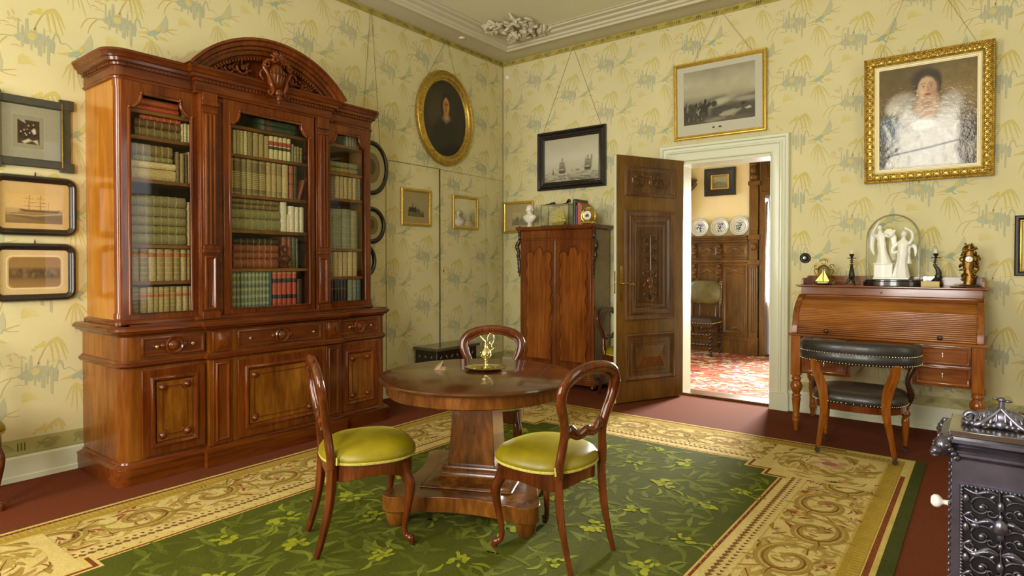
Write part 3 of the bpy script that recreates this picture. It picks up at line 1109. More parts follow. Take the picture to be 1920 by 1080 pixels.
zc_ = 2.722 + h_ - R_
th = math.asin(c_ / R_)
b = MB()
prof = [(R_, 0.06), (R_, 0.652), (R_ - 0.018, 0.656), (R_ - 0.026, 0.64), (R_ - 0.05, 0.634), (R_ - 0.058, 0.615), (R_ - 0.075, 0.61), (R_ - 0.08, 0.59), (R_ - 0.105, 0.585), (R_ - 0.108, 0.56), (R_ - 0.12, 0.555), (R_ - 0.12, 0.06)]
n = 36
vs, fs = [], []
for i in range(n + 1):
    a = -th + 2 * th * i / n
    for r, x in prof:
        yy, zz = r * math.sin(a), zc_ + r * math.cos(a)
        vs.append((x, yy, max(zz, 2.70)))
m_ = len(prof)
for i in range(n):
    for k in range(m_):
        l = (k + 1) % m_
        fs.append((i * m_ + k, i * m_ + l, (i + 1) * m_ + l, (i + 1) * m_ + k))
fs.append(tuple(range(m_)))
fs.append(tuple(range((n + 1) * m_ - 1, n * m_ - 1, -1)))
b.add(vs, fs)
ring = [((R_ - 0.1) * math.sin(-th + 2 * th * i / 24), max(zc_ + (R_ - 0.1) * math.cos(-th + 2 * th * i / 24), 2.70)) for i in range(25)]
b.prism(ring, 0.08, 0.50, 'x')
for i in range(44):
    a = -th * 0.86 + 2 * th * 0.86 * i / 43
    r = R_ - 0.132
    b.at((0.55, r * math.sin(a), zc_ + r * math.cos(a)), rx=-a).box(-0.02, 0.02, -0.007, 0.007, -0.011, 0.011)
b.home()
build(b, 'arched_pediment', M['mahogany'], bc, smooth=30)

# carved cartouche
cx = 0.665
b = MB()
b.ell((cx - 0.03, 0, 2.765), (0.05, 0.072, 0.105), 20, 12)
for sy in (-1, 1):
    for k in range(3):
        b.tube(bez([(cx + 0.012 - k * 0.008, sy * (0.012 + 0.022 * k), 2.83 - 0.012 * k), (cx + 0.022 - k * 0.006, sy * (0.014 + 0.026 * k), 2.77), (cx + 0.004 - k * 0.008, sy * (0.008 + 0.014 * k), 2.70 + 0.01 * k)], 5), [0.004] + [0.008] * 9 + [0.004], 6)
    b.tube(bez([(cx, sy * 0.03, 2.87), (cx, sy * 0.085, 2.865), (cx - 0.01, sy * 0.112, 2.82), (cx, sy * 0.09, 2.775), (cx, sy * 0.07, 2.735)], 6), 0.013, 8)
    b.tube(spiral((sy * 0.098, 2.83), 0.026, 0.006, 1.2, 1.2 + sy * 5.5, 14, 'yz', cx + 0.004), 0.009, 6)
    b.tube(bez([(cx, sy * 0.07, 2.735), (cx + 0.012, sy * 0.06, 2.69), (cx + 0.005, sy * 0.045, 2.645), (cx + 0.004, sy * 0.065, 2.615)], 6), lerpl([0.012, 0.014, 0.012, 0.007], 6), 8)
    b.tube(spiral((sy * 0.07, 2.63), 0.02, 0.005, 0.5, 0.5 - sy * 5.5, 14, 'yz', cx + 0.004), 0.008, 6)
    b.tube(spiral((sy * 0.034, 2.885), 0.024, 0.006, 0, sy * 5.6, 14, 'yz', cx + 0.01), 0.010, 6)
    b.tube(bez([(cx - 0.01, sy * 0.11, 2.80), (cx - 0.02, sy * 0.135, 2.76), (cx - 0.015, sy * 0.11, 2.72)], 6), 0.008, 6)
for k in range(-3, 4):
    b.tube([(cx - 0.01, 0.0, 2.88), (cx + 0.012, 0.014 * k, 2.925 - 0.003 * k * k), (cx + 0.002, 0.02 * k, 2.948 - 0.004 * k * k)], [0.008, 0.011, 0.007], 7)
b.ell((cx + 0.01, 0, 2.64), (0.02, 0.032, 0.03), 12, 8)
b.ell((cx + 0.012, 0, 2.60), (0.014, 0.02, 0.028), 12, 8)
b.ell((cx + 0.01, 0.0, 2.573), (0.008, 0.01, 0.016), 10, 6)
build(b, 'carved_cartouche', M['mahogany'], bc, smooth=60)
for sy in (-1, 1):
    b = MB()
    for q, (yy, zz, r) in enumerate(((0.2, 2.80, 0.055), (0.3, 2.78, 0.042), (0.375, 2.765, 0.028))):
        b.tube(spiral((sy * yy, zz), r, 0.008, 2.4, 2.4 - sy * 7.0, 22, 'yz', 0.535 - q * 0.004), 0.012 - q * 0.002, 7)
        b.ell((0.53, sy * yy, zz), (0.02, 0.014, 0.014), 8, 6)
        for k in range(5):
            a = 0.5 + k * 0.9
            b.at((0.522, sy * (yy + r * math.cos(a)), zz + r * 0.9 * math.sin(a)), rx=a * sy).ell((0, 0, 0), (0.014, 0.026, 0.012), 8, 6)
            b.home()
    build(b, 'carved_scroll', M['mahogany'], bc, smooth=60)


# ---------------------------------------------------------------- books
ORD = ['first', 'second', 'third', 'fourth', 'fifth', 'sixth', 'seventh', 'eighth', 'ninth', 'tenth', 'eleventh', 'twelfth', 'thirteenth', 'fourteenth', 'fifteenth',
       'sixteenth', 'seventeenth', 'eighteenth', 'nineteenth', 'twentieth', 'last']
BC = dict(tan=S(186, 162, 106), buff=S(204, 184, 128), olive=S(150, 134, 78), moss=S(146, 138, 92), dun=S(130, 110, 66), dark=S(72, 58, 36), vellum=S(240, 234, 200), cream=S(228, 216, 156),
          red=S(196, 80, 46), rust=S(168, 90, 56), green=S(128, 146, 116), deepgreen=S(50, 84, 56), blue=S(58, 104, 118), black=S(44, 36, 32), grey=S(136, 136, 108), brown=S(112, 80, 44), orange=S(200, 100, 50))


def book(name, t, h, d, base, bands=(), labels=(), rnd=random):
    """upright book: spine rounded towards +X at x=0, bottom at z=0, centred in y"""
    b = MB()

    def sec(g):
        r = min(t * 0.28, 0.012)
        return [(-d, -t / 2), (-r, -t / 2 - g), (-r * 0.35 + g, -t * 0.36 - g), (g, -t * 0.16), (g, t * 0.16), (-r * 0.35 + g, t * 0.36 + g), (-r, t / 2 + g), (-d, t / 2)]
    b.prism(sec(0), 0, h, 'z', base)
    b.box(-d + 0.006, -0.012, -t / 2 + 0.003, t / 2 - 0.003, h, h + 0.0012, S(206, 192, 150))
    for z, w, c in bands:
        b.prism(sec(0.0018), h * z - w / 2, h * z + w / 2, 'z', c)
    for z0, z1, c in labels:
        b.prism(sec(0.0010), h * z0, h * z1, 'z', c)
    return build(b, 'book', M['book'], smooth=35, colattr=True)


BAY = {'L': 'near bay', 'C': 'middle bay', 'R': 'far bay'}
brnd = random.Random(5)


def ribs(n, c, w=0.004, lo=0.1, hi=0.9):
    return [(lo + (hi - lo) * i / (n - 1), w, c) for i in range(n)]


def row(bay, z, ys, hts, cols, desc, shelf, bands=None, labels=None, dep=0.17, x=0.44, lean=None, start=0, total=None, shrink=0.0042):
    g = 'books on the %s of the %s' % (shelf, BAY[bay])
    for i in range(len(ys) - 1):
        y0, y1 = ys[i], ys[i + 1]
        t = max(y1 - y0 - shrink, 0.008)
        h = hts[i % len(hts)] * (1 + brnd.uniform(-0.01, 0.006))
        above = min([q - 0.024 for q in SHELF[bay] if q > z + 0.03] + [2.515])
        h = min(h, above - z - 0.006)
        cn_ = cols[i % len(cols)]
        v = brnd.uniform(-0.07, 0.07)
        base = tuple(max(0, c * (1 + v)) for c in BC[cn_])
        bd = bands(cn_, base) if bands else ribs(5, mixc(base, S(214, 190, 110), 0.35))
        lb = labels[i % len(labels)] if labels else ()
        o = book('book', t, h, dep, base, bd, lb or ())
        o.location = (x + brnd.uniform(-0.006, 0.002), (y0 + y1) / 2, z + 0.0005)
        if lean and i in lean:
            o.rotation_euler = (lean[i], 0, 0)
        ds = desc[i % len(desc)]
        tag(o, '%s, %s from near end, %s, %s' % (ds, ORD[start + i], shelf, BAY[bay]), 'book', g)


def stack(bay, z, zs, y0, y1, cols, desc, shelf, bands=None, dep=0.16, x=0.44, ofs=None):
    """books lying flat, spines outward; zs: boundaries from the bottom up"""
    n = len(zs) - 1
    for i in range(n):
        t = zs[i + 1] - zs[i] - 0.004
        cn_ = cols[i % len(cols)]
        base = tuple(max(0, c * (1 + brnd.uniform(-0.06, 0.06))) for c in BC[cn_])
        q = (ofs[i] if ofs else (0, 0))
        h = y1 - y0 + q[1] - q[0]
        o = book('book', t, h, dep, base, bands(cn_, base) if bands else ribs(6, mixc(base, S(214, 196, 120), 0.45), 0.006))
        o.rotation_euler = (-PI / 2, 0, 0)
        o.location = (x, y0 + q[0], (zs[i] + zs[i + 1]) / 2 + 0.0002)
        pos = ['lowest', 'second', 'third', 'fourth', 'fifth', 'sixth'][i] if i < n - 1 else 'top'
        tag(o, '%s lying flat, %s in stack on %s of %s' % (desc[i % len(desc)], pos, shelf, BAY[bay]), 'book', 'books lying flat on the %s of the %s' % (shelf, BAY[bay]))


RL = [(0.8, 0.89, S(200, 104, 60))]
RL2 = [(0.66, 0.8, S(196, 98, 52))]
gold = lambda c, base: ribs(6, mixc(base, S(220, 200, 130), 0.5), 0.005)
# near bay
stack('L', 2.385, [2.386, 2.426, 2.47], -4.447, -4.167, ['red', 'orange'], ['red cloth book', 'orange red cloth book'], 'top shelf', bands=lambda c, b: [])
row('L', 2.385, [-4.14, -4.115, -4.09], [0.085], ['moss'], ['thin green book'], 'top shelf', dep=0.13)
stack('L', 2.215, [2.216, 2.277, 2.329, 2.358], -4.445, -4.155, ['dun', 'brown', 'red'], ['thick brown gilt book', 'brown gilt book', 'red cloth book'], 'second shelf', ofs=[(0, 0.0), (0, 0), (0.03, 0)])
row('L', 2.215, [-4.15, -4.13, -4.105, -4.085], [0.125, 0.13, 0.128], ['cream', 'vellum'], ['slim cream book'], 'second shelf', dep=0.12)
stack('L', 1.932, [1.933, 2.008, 2.055, 2.092, 2.166], -4.466, -4.21, ['buff', 'cream', 'moss', 'dun'], ['thick pale parchment book', 'pale parchment book', 'thin green book', 'thick brown gilt book'], 'third shelf',
      bands=lambda c, b: ribs(6, mixc(b, S(220, 200, 130), 0.5), 0.008) if c in ('dun', 'moss') else [], ofs=[(0, 0.02), (0, 0.02), (0.01, 0.0), (0.005, 0.0)])
row('L', 1.932, [-4.188, -4.158, -4.124, -4.104, -4.086], [0.21, 0.205, 0.2, 0.22], ['dun', 'olive', 'brown', 'tan'], ['worn brown upright book'], 'third shelf')
mb_ = lambda c, b: [(q, 0.006, mixc(b, S(206, 196, 140), 0.55)) for q in (0.16, 0.3, 0.43, 0.56, 0.69, 0.83)]
stack('L', 1.501, [1.502, 1.575, 1.630, 1.690, 1.758, 1.83], -4.487, -4.125, ['moss', 'olive', 'moss', 'moss', 'moss'], ['large moss green folio'], 'fourth shelf', bands=mb_, dep=0.2)
row('L', 1.501, [-4.112, -4.09], [0.3], ['buff'], ['tall buff book'], 'fourth shelf')
row('L', 1.258, [-4.472, -4.42, -4.365, -4.315, -4.264, -4.205, -4.159, -4.113, -4.09], [0.216], ['tan', 'olive', 'buff', 'tan'], ['thick tan leather book with orange label'], 'fifth shelf', bands=gold, labels=[[(0.74, 0.87, S(196, 112, 66))]])
row('L', 1.045, [-4.473, -4.422, -4.373, -4.334, -4.302, -4.269, -4.229, -4.191, -4.146, -4.103, -4.087], [0.172, 0.17], ['olive', 'tan', 'buff', 'tan', 'buff', 'tan', 'olive', 'buff', 'buff', 'tan'], ['tan leather book with orange label'], 'lowest shelf', bands=gold, labels=[None] + [[(0.62, 0.78, S(204, 116, 66))]] * 9)
# middle bay
stack('C', 2.397, [2.398, 2.444, 2.488], -3.585, -3.26, ['deepgreen', 'deepgreen'], ['large dark green book'], 'top shelf', bands=lambda c, b: [(0.12, 0.03, mixc(b, S(150, 150, 120), 0.5)), (0.3, 0.05, S(110, 84, 60))])
ys = [-3.778, -3.753, -3.726, -3.695, -3.667, -3.62, -3.571, -3.526, -3.487]
row('C', 2.188, ys, [0.175, 0.178, 0.18, 0.18, 0.185, 0.178, 0.178, 0.17], ['cream', 'buff', 'cream', 'cream', 'olive', 'tan', 'tan', 'tan'], ['tan ribbed leather book'], 'second shelf', bands=lambda c, b: ribs(9, mixc(b, S(80, 66, 36), 0.3), 0.003))
row('C', 2.188, [-3.487, -3.446, -3.404, -3.368, -3.331, -3.297], [0.178], ['cream'], ['cream book with red and dark green labels'], 'second shelf', bands=lambda c, b: [], labels=[[(0.6, 0.78, S(184, 72, 44)), (0.42, 0.55, S(58, 62, 40))]], start=8)
row('C', 2.188, [-3.292, -3.272, -3.243, -3.217, -3.196], [0.142, 0.125, 0.128, 0.124], ['grey', 'olive', 'olive', 'olive'], ['small olive gilt book'], 'second shelf', bands=lambda c, b: ribs(4, mixc(b, S(220, 200, 130), 0.5), 0.004), start=13)
row('C', 1.89, [-3.816, -3.773, -3.716, -3.671, -3.626, -3.566, -3.509, -3.465, -3.42, -3.372, -3.317], [0.268, 0.272, 0.27], ['olive', 'dun', 'moss', 'olive', 'dun', 'dun', 'tan', 'tan', 'olive', 'buff'], ['tall brown gilt book'], 'third shelf', bands=lambda c, b: ribs(9, mixc(b, S(226, 210, 130), 0.6), 0.008, 0.2, 0.62) + ribs(2, mixc(b, S(220, 200, 120), 0.4), 0.01, 0.04, 0.95))
row('C', 1.89, [-3.312, -3.27, -3.235], [0.265, 0.27], ['rust', 'dark'], ['tall rust red book', 'tall dark brown book'], 'third shelf', start=10, bands=lambda c, b: ribs(2, mixc(b, (0, 0, 0), 0.6), 0.01, 0.45, 0.75))
row('C', 1.893, [-3.236, -3.21], [0.165], ['rust'], ['leaning rust red book'], 'third shelf', start=12, lean={0: -0.3}, bands=lambda c, b: [])
stack('C', 1.627, [1.628, 1.714, 1.785, 1.824, 1.862], -3.808, -3.40, ['moss', 'moss', 'dun', 'dun'], ['large moss green folio', 'large moss green folio', 'brown gilt book', 'brown gilt book'], 'fourth shelf', bands=mb_, dep=0.2, ofs=[(0, 0), (0, 0), (0.0, -0.02), (0, -0.01)])
row('C', 1.627, [-3.389, -3.332, -3.318, -3.262, -3.219, -3.176], [0.235, 0.14, 0.205, 0.203, 0.205], ['vellum'], ['white vellum book', 'thin white vellum book', 'white vellum book', 'white vellum book', 'white vellum book'], 'fourth shelf', bands=lambda c, b: [])
stack('C', 1.338, [1.339, 1.41, 1.464, 1.522, 1.572], -3.73, -3.355, ['rust', 'rust', 'rust', 'dark'], ['red brown gilt folio', 'red brown gilt folio', 'red brown gilt folio', 'dark brown gilt book'], 'fifth shelf', bands=mb_, dep=0.2, x=0.345)
row('C', 1.338, [-3.318, -3.271, -3.23, -3.194, -3.172], [0.25, 0.252, 0.25, 0.248], ['rust', 'rust', 'green', 'green'], ['tall rust brown book', 'tall rust brown book', 'tall dark green book', 'tall dark green book'], 'fifth shelf', x=0.345)
gs = [-3.811, -3.788, -3.757, -3.727, -3.697, -3.666, -3.636, -3.604, -3.575, -3.546, -3.517, -3.495]
row('C', 1.045, gs, [0.268], ['green'], ['slim sage green gilt book'], 'lowest shelf', bands=lambda c, b: ribs(5, mixc(b, S(220, 214, 150), 0.45), 0.02, 0.1, 0.92) + [(0.6, 0.003, S(40, 50, 40))])
row('C', 1.045, [-3.495, -3.466], [0.27], ['blue'], ['slim blue book'], 'lowest shelf', start=11, bands=lambda c, b: [])
row('C', 1.045, [-3.462, -3.42, -3.377, -3.335, -3.288, -3.249], [0.262], ['red'], ['red cloth book with two black labels'], 'lowest shelf', start=12, bands=lambda c, b: [(0.96, 0.006, S(206, 170, 110))], labels=[[(0.68, 0.8, S(34, 34, 36)), (0.2, 0.32, S(30, 32, 46))]])
row('C', 1.045, [-3.244, -3.19], [0.2], ['dark'], ['short dark brown book'], 'lowest shelf', start=17, bands=lambda c, b: [])
# far bay
row('R', 2.395, [-2.754, -2.724, -2.694, -2.663, -2.632, -2.601], [0.098], ['grey'], ['small grey book'], 'top shelf', dep=0.12)
stack('R', 2.154, [2.155, 2.2, 2.25], -2.93, -2.64, ['olive', 'grey'], ['large olive book', 'large grey book'], 'second shelf')
row('R', 1.933, [-2.945, -2.916, -2.871, -2.823, -2.776, -2.731, -2.687, -2.648, -2.628, -2.610], [0.214], ['olive', 'brown', 'buff', 'tan', 'tan', 'tan', 'tan', 'dun'], ['slender tan leather book'], 'third shelf', bands=lambda c, b: ribs(7, mixc(b, S(220, 200, 130), 0.4), 0.003))
row('R', 1.504, [-2.951, -2.901, -2.80, -2.705, -2.629], [0.335, 0.34, 0.34, 0.335], ['moss', 'grey', 'grey', 'moss'], ['tall grey green folio'], 'fourth shelf', bands=lambda c, b: ribs(6, mixc(b, S(220, 214, 170), 0.4), 0.003), dep=0.2)
row('R', 1.262, [-2.957, -2.928, -2.892, -2.842, -2.79, -2.738, -2.684, -2.636], [0.212], ['olive', 'dun', 'buff', 'buff', 'tan', 'buff', 'tan'], ['pale tan leather book'], 'fifth shelf', bands=lambda c, b: ribs(7, mixc(b, S(220, 200, 130), 0.35), 0.003))
row('R', 1.045, [-2.953, -2.92, -2.887, -2.853, -2.82, -2.787, -2.754], [0.2], ['black'], ['black cloth book'], 'lowest shelf', bands=lambda c, b: [(0.6, 0.012, mixc(b, S(160, 140, 90), 0.4))])
row('R', 1.045, [-2.738, -2.69, -2.642, -2.595], [0.205], ['green', 'grey', 'blue'], ['grey green cloth book', 'grey cloth book', 'dull blue cloth book'], 'lowest shelf', start=6)
# small red brown bust on the fifth shelf of the middle bay
b = MB()
b.lathe([(0, 0), (0.038, 0), (0.04, 0.012), (0.03, 0.018), (0.022, 0.03), (0.034, 0.045), (0.046, 0.06), (0.05, 0.075), (0.038, 0.092), (0.016, 0.102), (0.014, 0.115), (0.02, 0.12)], 16)
b.ell((0, 0, 0.145), (0.026, 0.022, 0.031), 14, 10)
b.ell((0.024, 0, 0.14), (0.008, 0.005, 0.007), 8, 6)
b.ell((-0.004, 0, 0.16), (0.026, 0.025, 0.022), 12, 8)
tag(build(b, 'small_bust', M['chair_wood'], loc=(0.402, -3.337, 1.3385), smooth=60), 'small red brown bust on the fifth shelf beside the flat red folios', 'bust')


# ---------------------------------------------------------------- rug
RX0, RX1, RY0, RY1 = 0.918, 4.487, -6.0, -1.09
FX0, FX1, FY0, FY1 = 1.62, 3.826, -5.3, -1.78
rug = thing('rug', 'large green flowered rug with tan scrollwork border under the round table', 'rug', (0, 0, 0))
G_BIND, TAN, GOLD, CREAM, REDB = S(70, 74, 36), S(204, 178, 104), S(166, 138, 54), S(206, 184, 118), S(120, 62, 34)
OLV, OLV2, BRN, PINK = S(160, 134, 66), S(174, 148, 78), S(126, 84, 44), S(180, 138, 98)
GR0, GR1, GR2, YG, YG2 = S(80, 84, 28), S(97, 104, 34), S(112, 118, 44), S(160, 160, 40), S(138, 144, 40)
b = MB()
b.col = G_BIND
b.box(RX0 - 0.012, RX1 + 0.062, RY0 - 0.03, RY1 + 0.014, 0.0008, 0.008)
F = Flat(b, (0, 0, 0.008), (1, 0, 0), (0, 1, 0), (0, 0, 1), 0.00022)
F.rect(RX0, RX1, RY0, RY1, TAN, 1)


def band(o, w, col, layer):
    """ring between inset o and o+w"""
    x0, x1, y0, y1 = RX0 + o, RX1 - o, RY0 + o, RY1 - o
    F.rect(x0, x1, y1 - w, y1, col, layer)
    F.rect(x0, x1, y0, y0 + w, col, layer)
    F.rect(x0, x0 + w, y0 + w, y1 - w, col, layer)
    F.rect(x1 - w, x1, y0 + w, y1 - w, col, layer)


band(0.0, 0.66, CREAM, 2)
band(0.0, 0.022, TAN, 3)
band(0.055, 0.085, GOLD, 3)
band(0.14, 0.012, S(190, 162, 84), 4)
F.rect(FX0 - 0.02, FX1 + 0.02, FY0 - 0.02, FY1 + 0.02, TAN, 3)
F.rect(FX0 - 0.018, FX1 + 0.018, FY0 - 0.018, FY1 + 0.018, REDB, 4)
F.rect(FX0 - 0.003, FX1 + 0.003, FY0 - 0.003, FY1 + 0.003, TAN, 5)
F.rect(FX0 + 0.008, FX1 - 0.008, FY0 + 0.008, FY1 - 0.008, GR0, 6)
rr = random.Random(8)
# outer guilloche and inner guilloche, dotted band: along each side
SIDES = [((RX1, RY1), (0, -1), (-1, 0), RY1 - RY0), ((RX0, RY0), (0, 1), (1, 0), RY1 - RY0), ((RX0, RY1), (1, 0), (0, -1), RX1 - RX0), ((RX1, RY0), (-1, 0), (0, 1), RX1 - RX0)]


class Side(Flat):
    """pattern along one side: u along, v inwards"""

    def __init__(s, o, d, w):
        Flat.__init__(s, b, (o[0], o[1], 0.008), (d[0], d[1], 0), (w[0], w[1], 0), (0, 0, 1), 0.00022)


def acanthus(A, u, v, s, sg, rnd):
    """one C-scroll with leaves; sg flips it"""
    def P(pts):
        return [(u + p[0] * s, v + sg * p[1] * s) for p in pts]
    sp = []
    for i in range(22):
        t = i / 21
        a = 3.6 - t * 8.2
        r = 0.145 * (1 - t) ** 0.75 + 0.016
        sp.append((r * 1.25 * math.cos(a), r * math.sin(a)))
    A.stroke(P(sp), [0.006, 0.034, 0.032, 0.024, 0.012], OLV, 7, 2)
    A.stroke(P([(p[0] * 0.93, p[1] * 0.93) for p in sp[3:19]]), [0.002, 0.006, 0.005, 0.002], BRN, 9, 1)
    A.stroke(P([(p[0] * 1.06, p[1] * 1.06) for p in sp[2:14]]), [0.002, 0.006, 0.003], S(190, 164, 92), 8, 1)
    A.oval(u, v, 0.028 * s, 0.022 * s, PINK, 9)
    A.oval(u + 0.01 * s, v, 0.014 * s, 0.012 * s, S(206, 176, 128), 10)
    A.stroke(P([(-0.17, -0.05), (-0.24, -0.09), (-0.31, -0.06), (-0.36, 0.03)]), [0.006, 0.024, 0.014, 0.003], OLV, 7, 4)
    A.stroke(P([(-0.22, -0.09), (-0.3, -0.08), (-0.35, 0.0)]), [0.001, 0.005, 0.001], BRN, 9, 4)
    for x0, y0, x1, y1, w in ((0.16, 0.06, 0.27, 0.13, 0.018), (0.14, 0.1, 0.2, 0.19, 0.016), (0.04, 0.15, 0.06, 0.21, 0.015), (-0.1, 0.13, -0.17, 0.19, 0.017), (0.17, -0.04, 0.26, -0.1, 0.017),
                              (0.1, -0.12, 0.17, -0.18, 0.015), (-0.06, -0.15, -0.1, -0.2, 0.014), (0.24, 0.02, 0.33, 0.03, 0.014), (-0.27, 0.06, -0.2, 0.13, 0.014), (-0.14, -0.14, -0.22, -0.18, 0.013)):
        A.stroke(P([(x0, y0), ((x0 + x1) / 2 + 0.01, (y0 + y1) / 2 - 0.012), (x1, y1)]), [0.003, w, 0.002], OLV2 if rnd.random() < 0.5 else S(182, 156, 84), 6, 4)
        if rnd.random() < 0.5:
            A.stroke(P([(x0, y0), (x1, y1)]), [0.002, 0.004], BRN, 8, 1)


def filler(A, u, v, rnd):
    for k in range(30):
        a, r = rnd.uniform(0, 6.3), rnd.uniform(0.13, 0.25)
        x, y = u + r * 1.15 * math.cos(a), v + r * 0.88 * math.sin(a)
        if not (0.15 < y < 0.5):
            continue
        t = a + rnd.choice((1.1, 1.6, 2.0))
        l = rnd.uniform(0.022, 0.05)
        col = rnd.choice([OLV2, S(184, 156, 86), S(152, 122, 54), S(178, 140, 84), BRN, S(150, 82, 52)])
        A.stroke([(x - l * math.cos(t), y - l * math.sin(t)), (x + 0.2 * l * math.sin(t), y - 0.2 * l * math.cos(t)), (x + l * math.cos(t), y + l * math.sin(t))], [0.002, 0.012 if col != BRN else 0.005, 0.002], col, 5, 3)


for (o, d, w, L) in SIDES:
    A = Side(o, d, w)
    n = int((L - 1.0) / 0.022)
    A.rect(0.42, L - 0.42, 0.024, 0.05, REDB, 4)
    for i in range(n):
        u = 0.43 + (L - 0.86) * i / n
        A.rect(u, u + 0.006, 0.026, 0.048, S(160, 96, 54), 5)
    m = int((L - 1.3) / 0.038)
    for i in range(m):
        u = 0.66 + (L - 1.32) * i / m
        A.poly([(u, 0.57), (u + 0.03, 0.588), (u + 0.012, 0.605), (u - 0.008, 0.59)], BRN, 6)
        A.poly([(u + 0.014, 0.535), (u + 0.034, 0.55), (u + 0.018, 0.56)], REDB, 6)
        if i % 2 == 0:
            A.rect(u, u + 0.012, 0.648, 0.66, S(178, 120, 66), 7)
    A.rect(0.6, L - 0.6, 0.505, 0.513, S(190, 164, 92), 5)
    for i in range(int(L / 0.03)):
        u = 0.06 + (L - 0.12) * i / int(L / 0.03)
        A.poly([(u, 0.06), (u + 0.02, 0.062), (u + 0.012, 0.125)], S(182, 154, 70), 5)
    ns = int(round((L - 1.3) / 0.40))
    for i in range(ns):
        u = 0.65 + (L - 1.3) * (i + 0.5) / ns
        filler(A, u, 0.33, rr)
        filler(A, u + 0.2, 0.33, rr)
        acanthus(A, u, 0.325 + 0.015 * (1 if i % 2 else -1), 0.92, 1 if i % 2 else -1, rr)
# corner roses, with the stepped notch into the field
for cx, cy, sx, sy in ((RX0, RY0, 1, 1), (RX1, RY0, -1, 1), (RX0, RY1, 1, -1), (RX1, RY1, -1, -1)):
    def Q(x0, x1, y0, y1, col, layer):
        F.rect(cx + sx * x0, cx + sx * x1, cy + sy * y0, cy + sy * y1, col, layer)
    Q(0.62, 0.92, 0.62, 0.80, TAN, 7)
    Q(0.62, 0.78, 0.62, 0.92, TAN, 7)
    Q(0.63, 0.905, 0.63, 0.785, REDB, 8)
    Q(0.63, 0.765, 0.63, 0.905, REDB, 8)
    Q(0.6, 0.885, 0.6, 0.768, TAN, 9)
    Q(0.6, 0.748, 0.6, 0.885, TAN, 9)
    Q(0.16, 0.86, 0.16, 0.75, CREAM, 10)
    Q(0.16, 0.73, 0.16, 0.86, CREAM, 10)
    mx, my = cx + sx * 0.46, cy + sy * 0.44
    for k in range(10):
        a = k * PI / 5 + 0.2
        F.stroke([(mx + 0.16 * math.cos(a), my + 0.14 * math.sin(a)), (mx + 0.26 * math.cos(a + 0.25), my + 0.22 * math.sin(a + 0.25)), (mx + 0.31 * math.cos(a + 0.6), my + 0.25 * math.sin(a + 0.6))], [0.006, 0.03, 0.004], OLV if k % 2 else OLV2, 12)
        F.stroke([(mx + 0.2 * math.cos(a), my + 0.17 * math.sin(a)), (mx + 0.29 * math.cos(a + 0.45), my + 0.24 * math.sin(a + 0.45))], [0.004, 0.002], BRN, 14, 1)
    for k in range(150):
        a, r = rr.uniform(0, 6.3), rr.uniform(0.12, 0.46)
        x, y = mx + r * math.cos(a), my + r * 0.9 * math.sin(a)
        if not (0.2 < sx * (x - cx) < 0.8 and 0.2 < sy * (y - cy) < 0.8) or (sx * (x - cx) > 0.68 and sy * (y - cy) > 0.68):
            continue
        t, l = a + rr.choice((0.9, 1.5, 2.1)), rr.uniform(0.03, 0.065)
        col = rr.choice([OLV, OLV2, S(184, 156, 86), S(150, 120, 52), S(176, 136, 84), BRN])
        F.stroke([(x - l * math.cos(t), y - l * math.sin(t)), (x + 0.25 * l * math.sin(t), y - 0.25 * l * math.cos(t)), (x + l * math.cos(t), y + l * math.sin(t))], [0.002, 0.016 if col != BRN else 0.005, 0.002], col, 11, 3)
    for k in range(9):
        a = k * 0.7
        F.oval(mx + 0.075 * math.cos(a), my + 0.06 * math.sin(a), 0.055, 0.04, mixc(PINK, S(214, 186, 140), rr.random()), 15, 10, a)
    F.oval(mx, my, 0.05, 0.04, S(160, 104, 78), 17)
# field: leaves and yellow blossoms
for k in range(1000):
    x, y = rr.uniform(FX0 + 0.06, FX1 - 0.06), rr.uniform(FY0 + 0.06, FY1 - 0.06)
    if min(x - FX0, FX1 - x) < 0.28 and min(y - FY0, FY1 - y) < 0.28:
        continue
    a, l = rr.uniform(0, 6.3), rr.uniform(0.04, 0.09)
    c, q = math.cos(a), math.sin(a)
    bx, by = rr.uniform(-0.25, 0.25) * l, rr.uniform(-0.25, 0.25) * l
    F.stroke([(x - c * l, y - q * l), (x + bx, y + by), (x + c * l, y + q * l)], [0.003, rr.uniform(0.012, 0.024), 0.002], rr.choice([GR1, GR1, GR2, S(90, 96, 34), S(104, 112, 44)]), 8 + k % 3, 4)
j = 0
for i in range(6):
    for k in range(9):
        x = FX0 + 0.24 + 0.36 * i + rr.uniform(-0.05, 0.05)
        y = FY0 + 0.22 + 0.42 * k + (0.2 if i % 2 else 0) + rr.uniform(-0.06, 0.06)
        if x > FX1 - 0.1 or y > FY1 - 0.1 or (min(x - FX0, FX1 - x) < 0.3 and min(y - FY0, FY1 - y) < 0.3):
            continue
        R = rr.uniform(0.05, 0.085)
        for p in range(rr.randint(9, 14)):
            a, q = rr.uniform(0, 6.3), R * rr.uniform(0.3, 0.95)
            F.oval(x + q * math.cos(a), y + q * math.sin(a), R * rr.uniform(0.2, 0.4), R * rr.uniform(0.14, 0.26), mixc(YG, YG2, rr.random()), 13 + p % 4, 7, a + rr.uniform(-0.6, 0.6))
        F.oval(x, y, R * 0.24, R * 0.2, S(120, 128, 44), 18)
        for p in range(3):
            a = rr.uniform(0, 6.3)
            F.stroke([(x + R * 1.2 * math.cos(a), y + R * 1.2 * math.sin(a)), (x + R * 2.0 * math.cos(a + 0.2), y + R * 2.0 * math.sin(a + 0.2)), (x + R * 2.7 * math.cos(a + 0.1), y + R * 2.7 * math.sin(a + 0.1))], [0.003, 0.012, 0.002], mixc(YG2, GR2, rr.random()), 12)
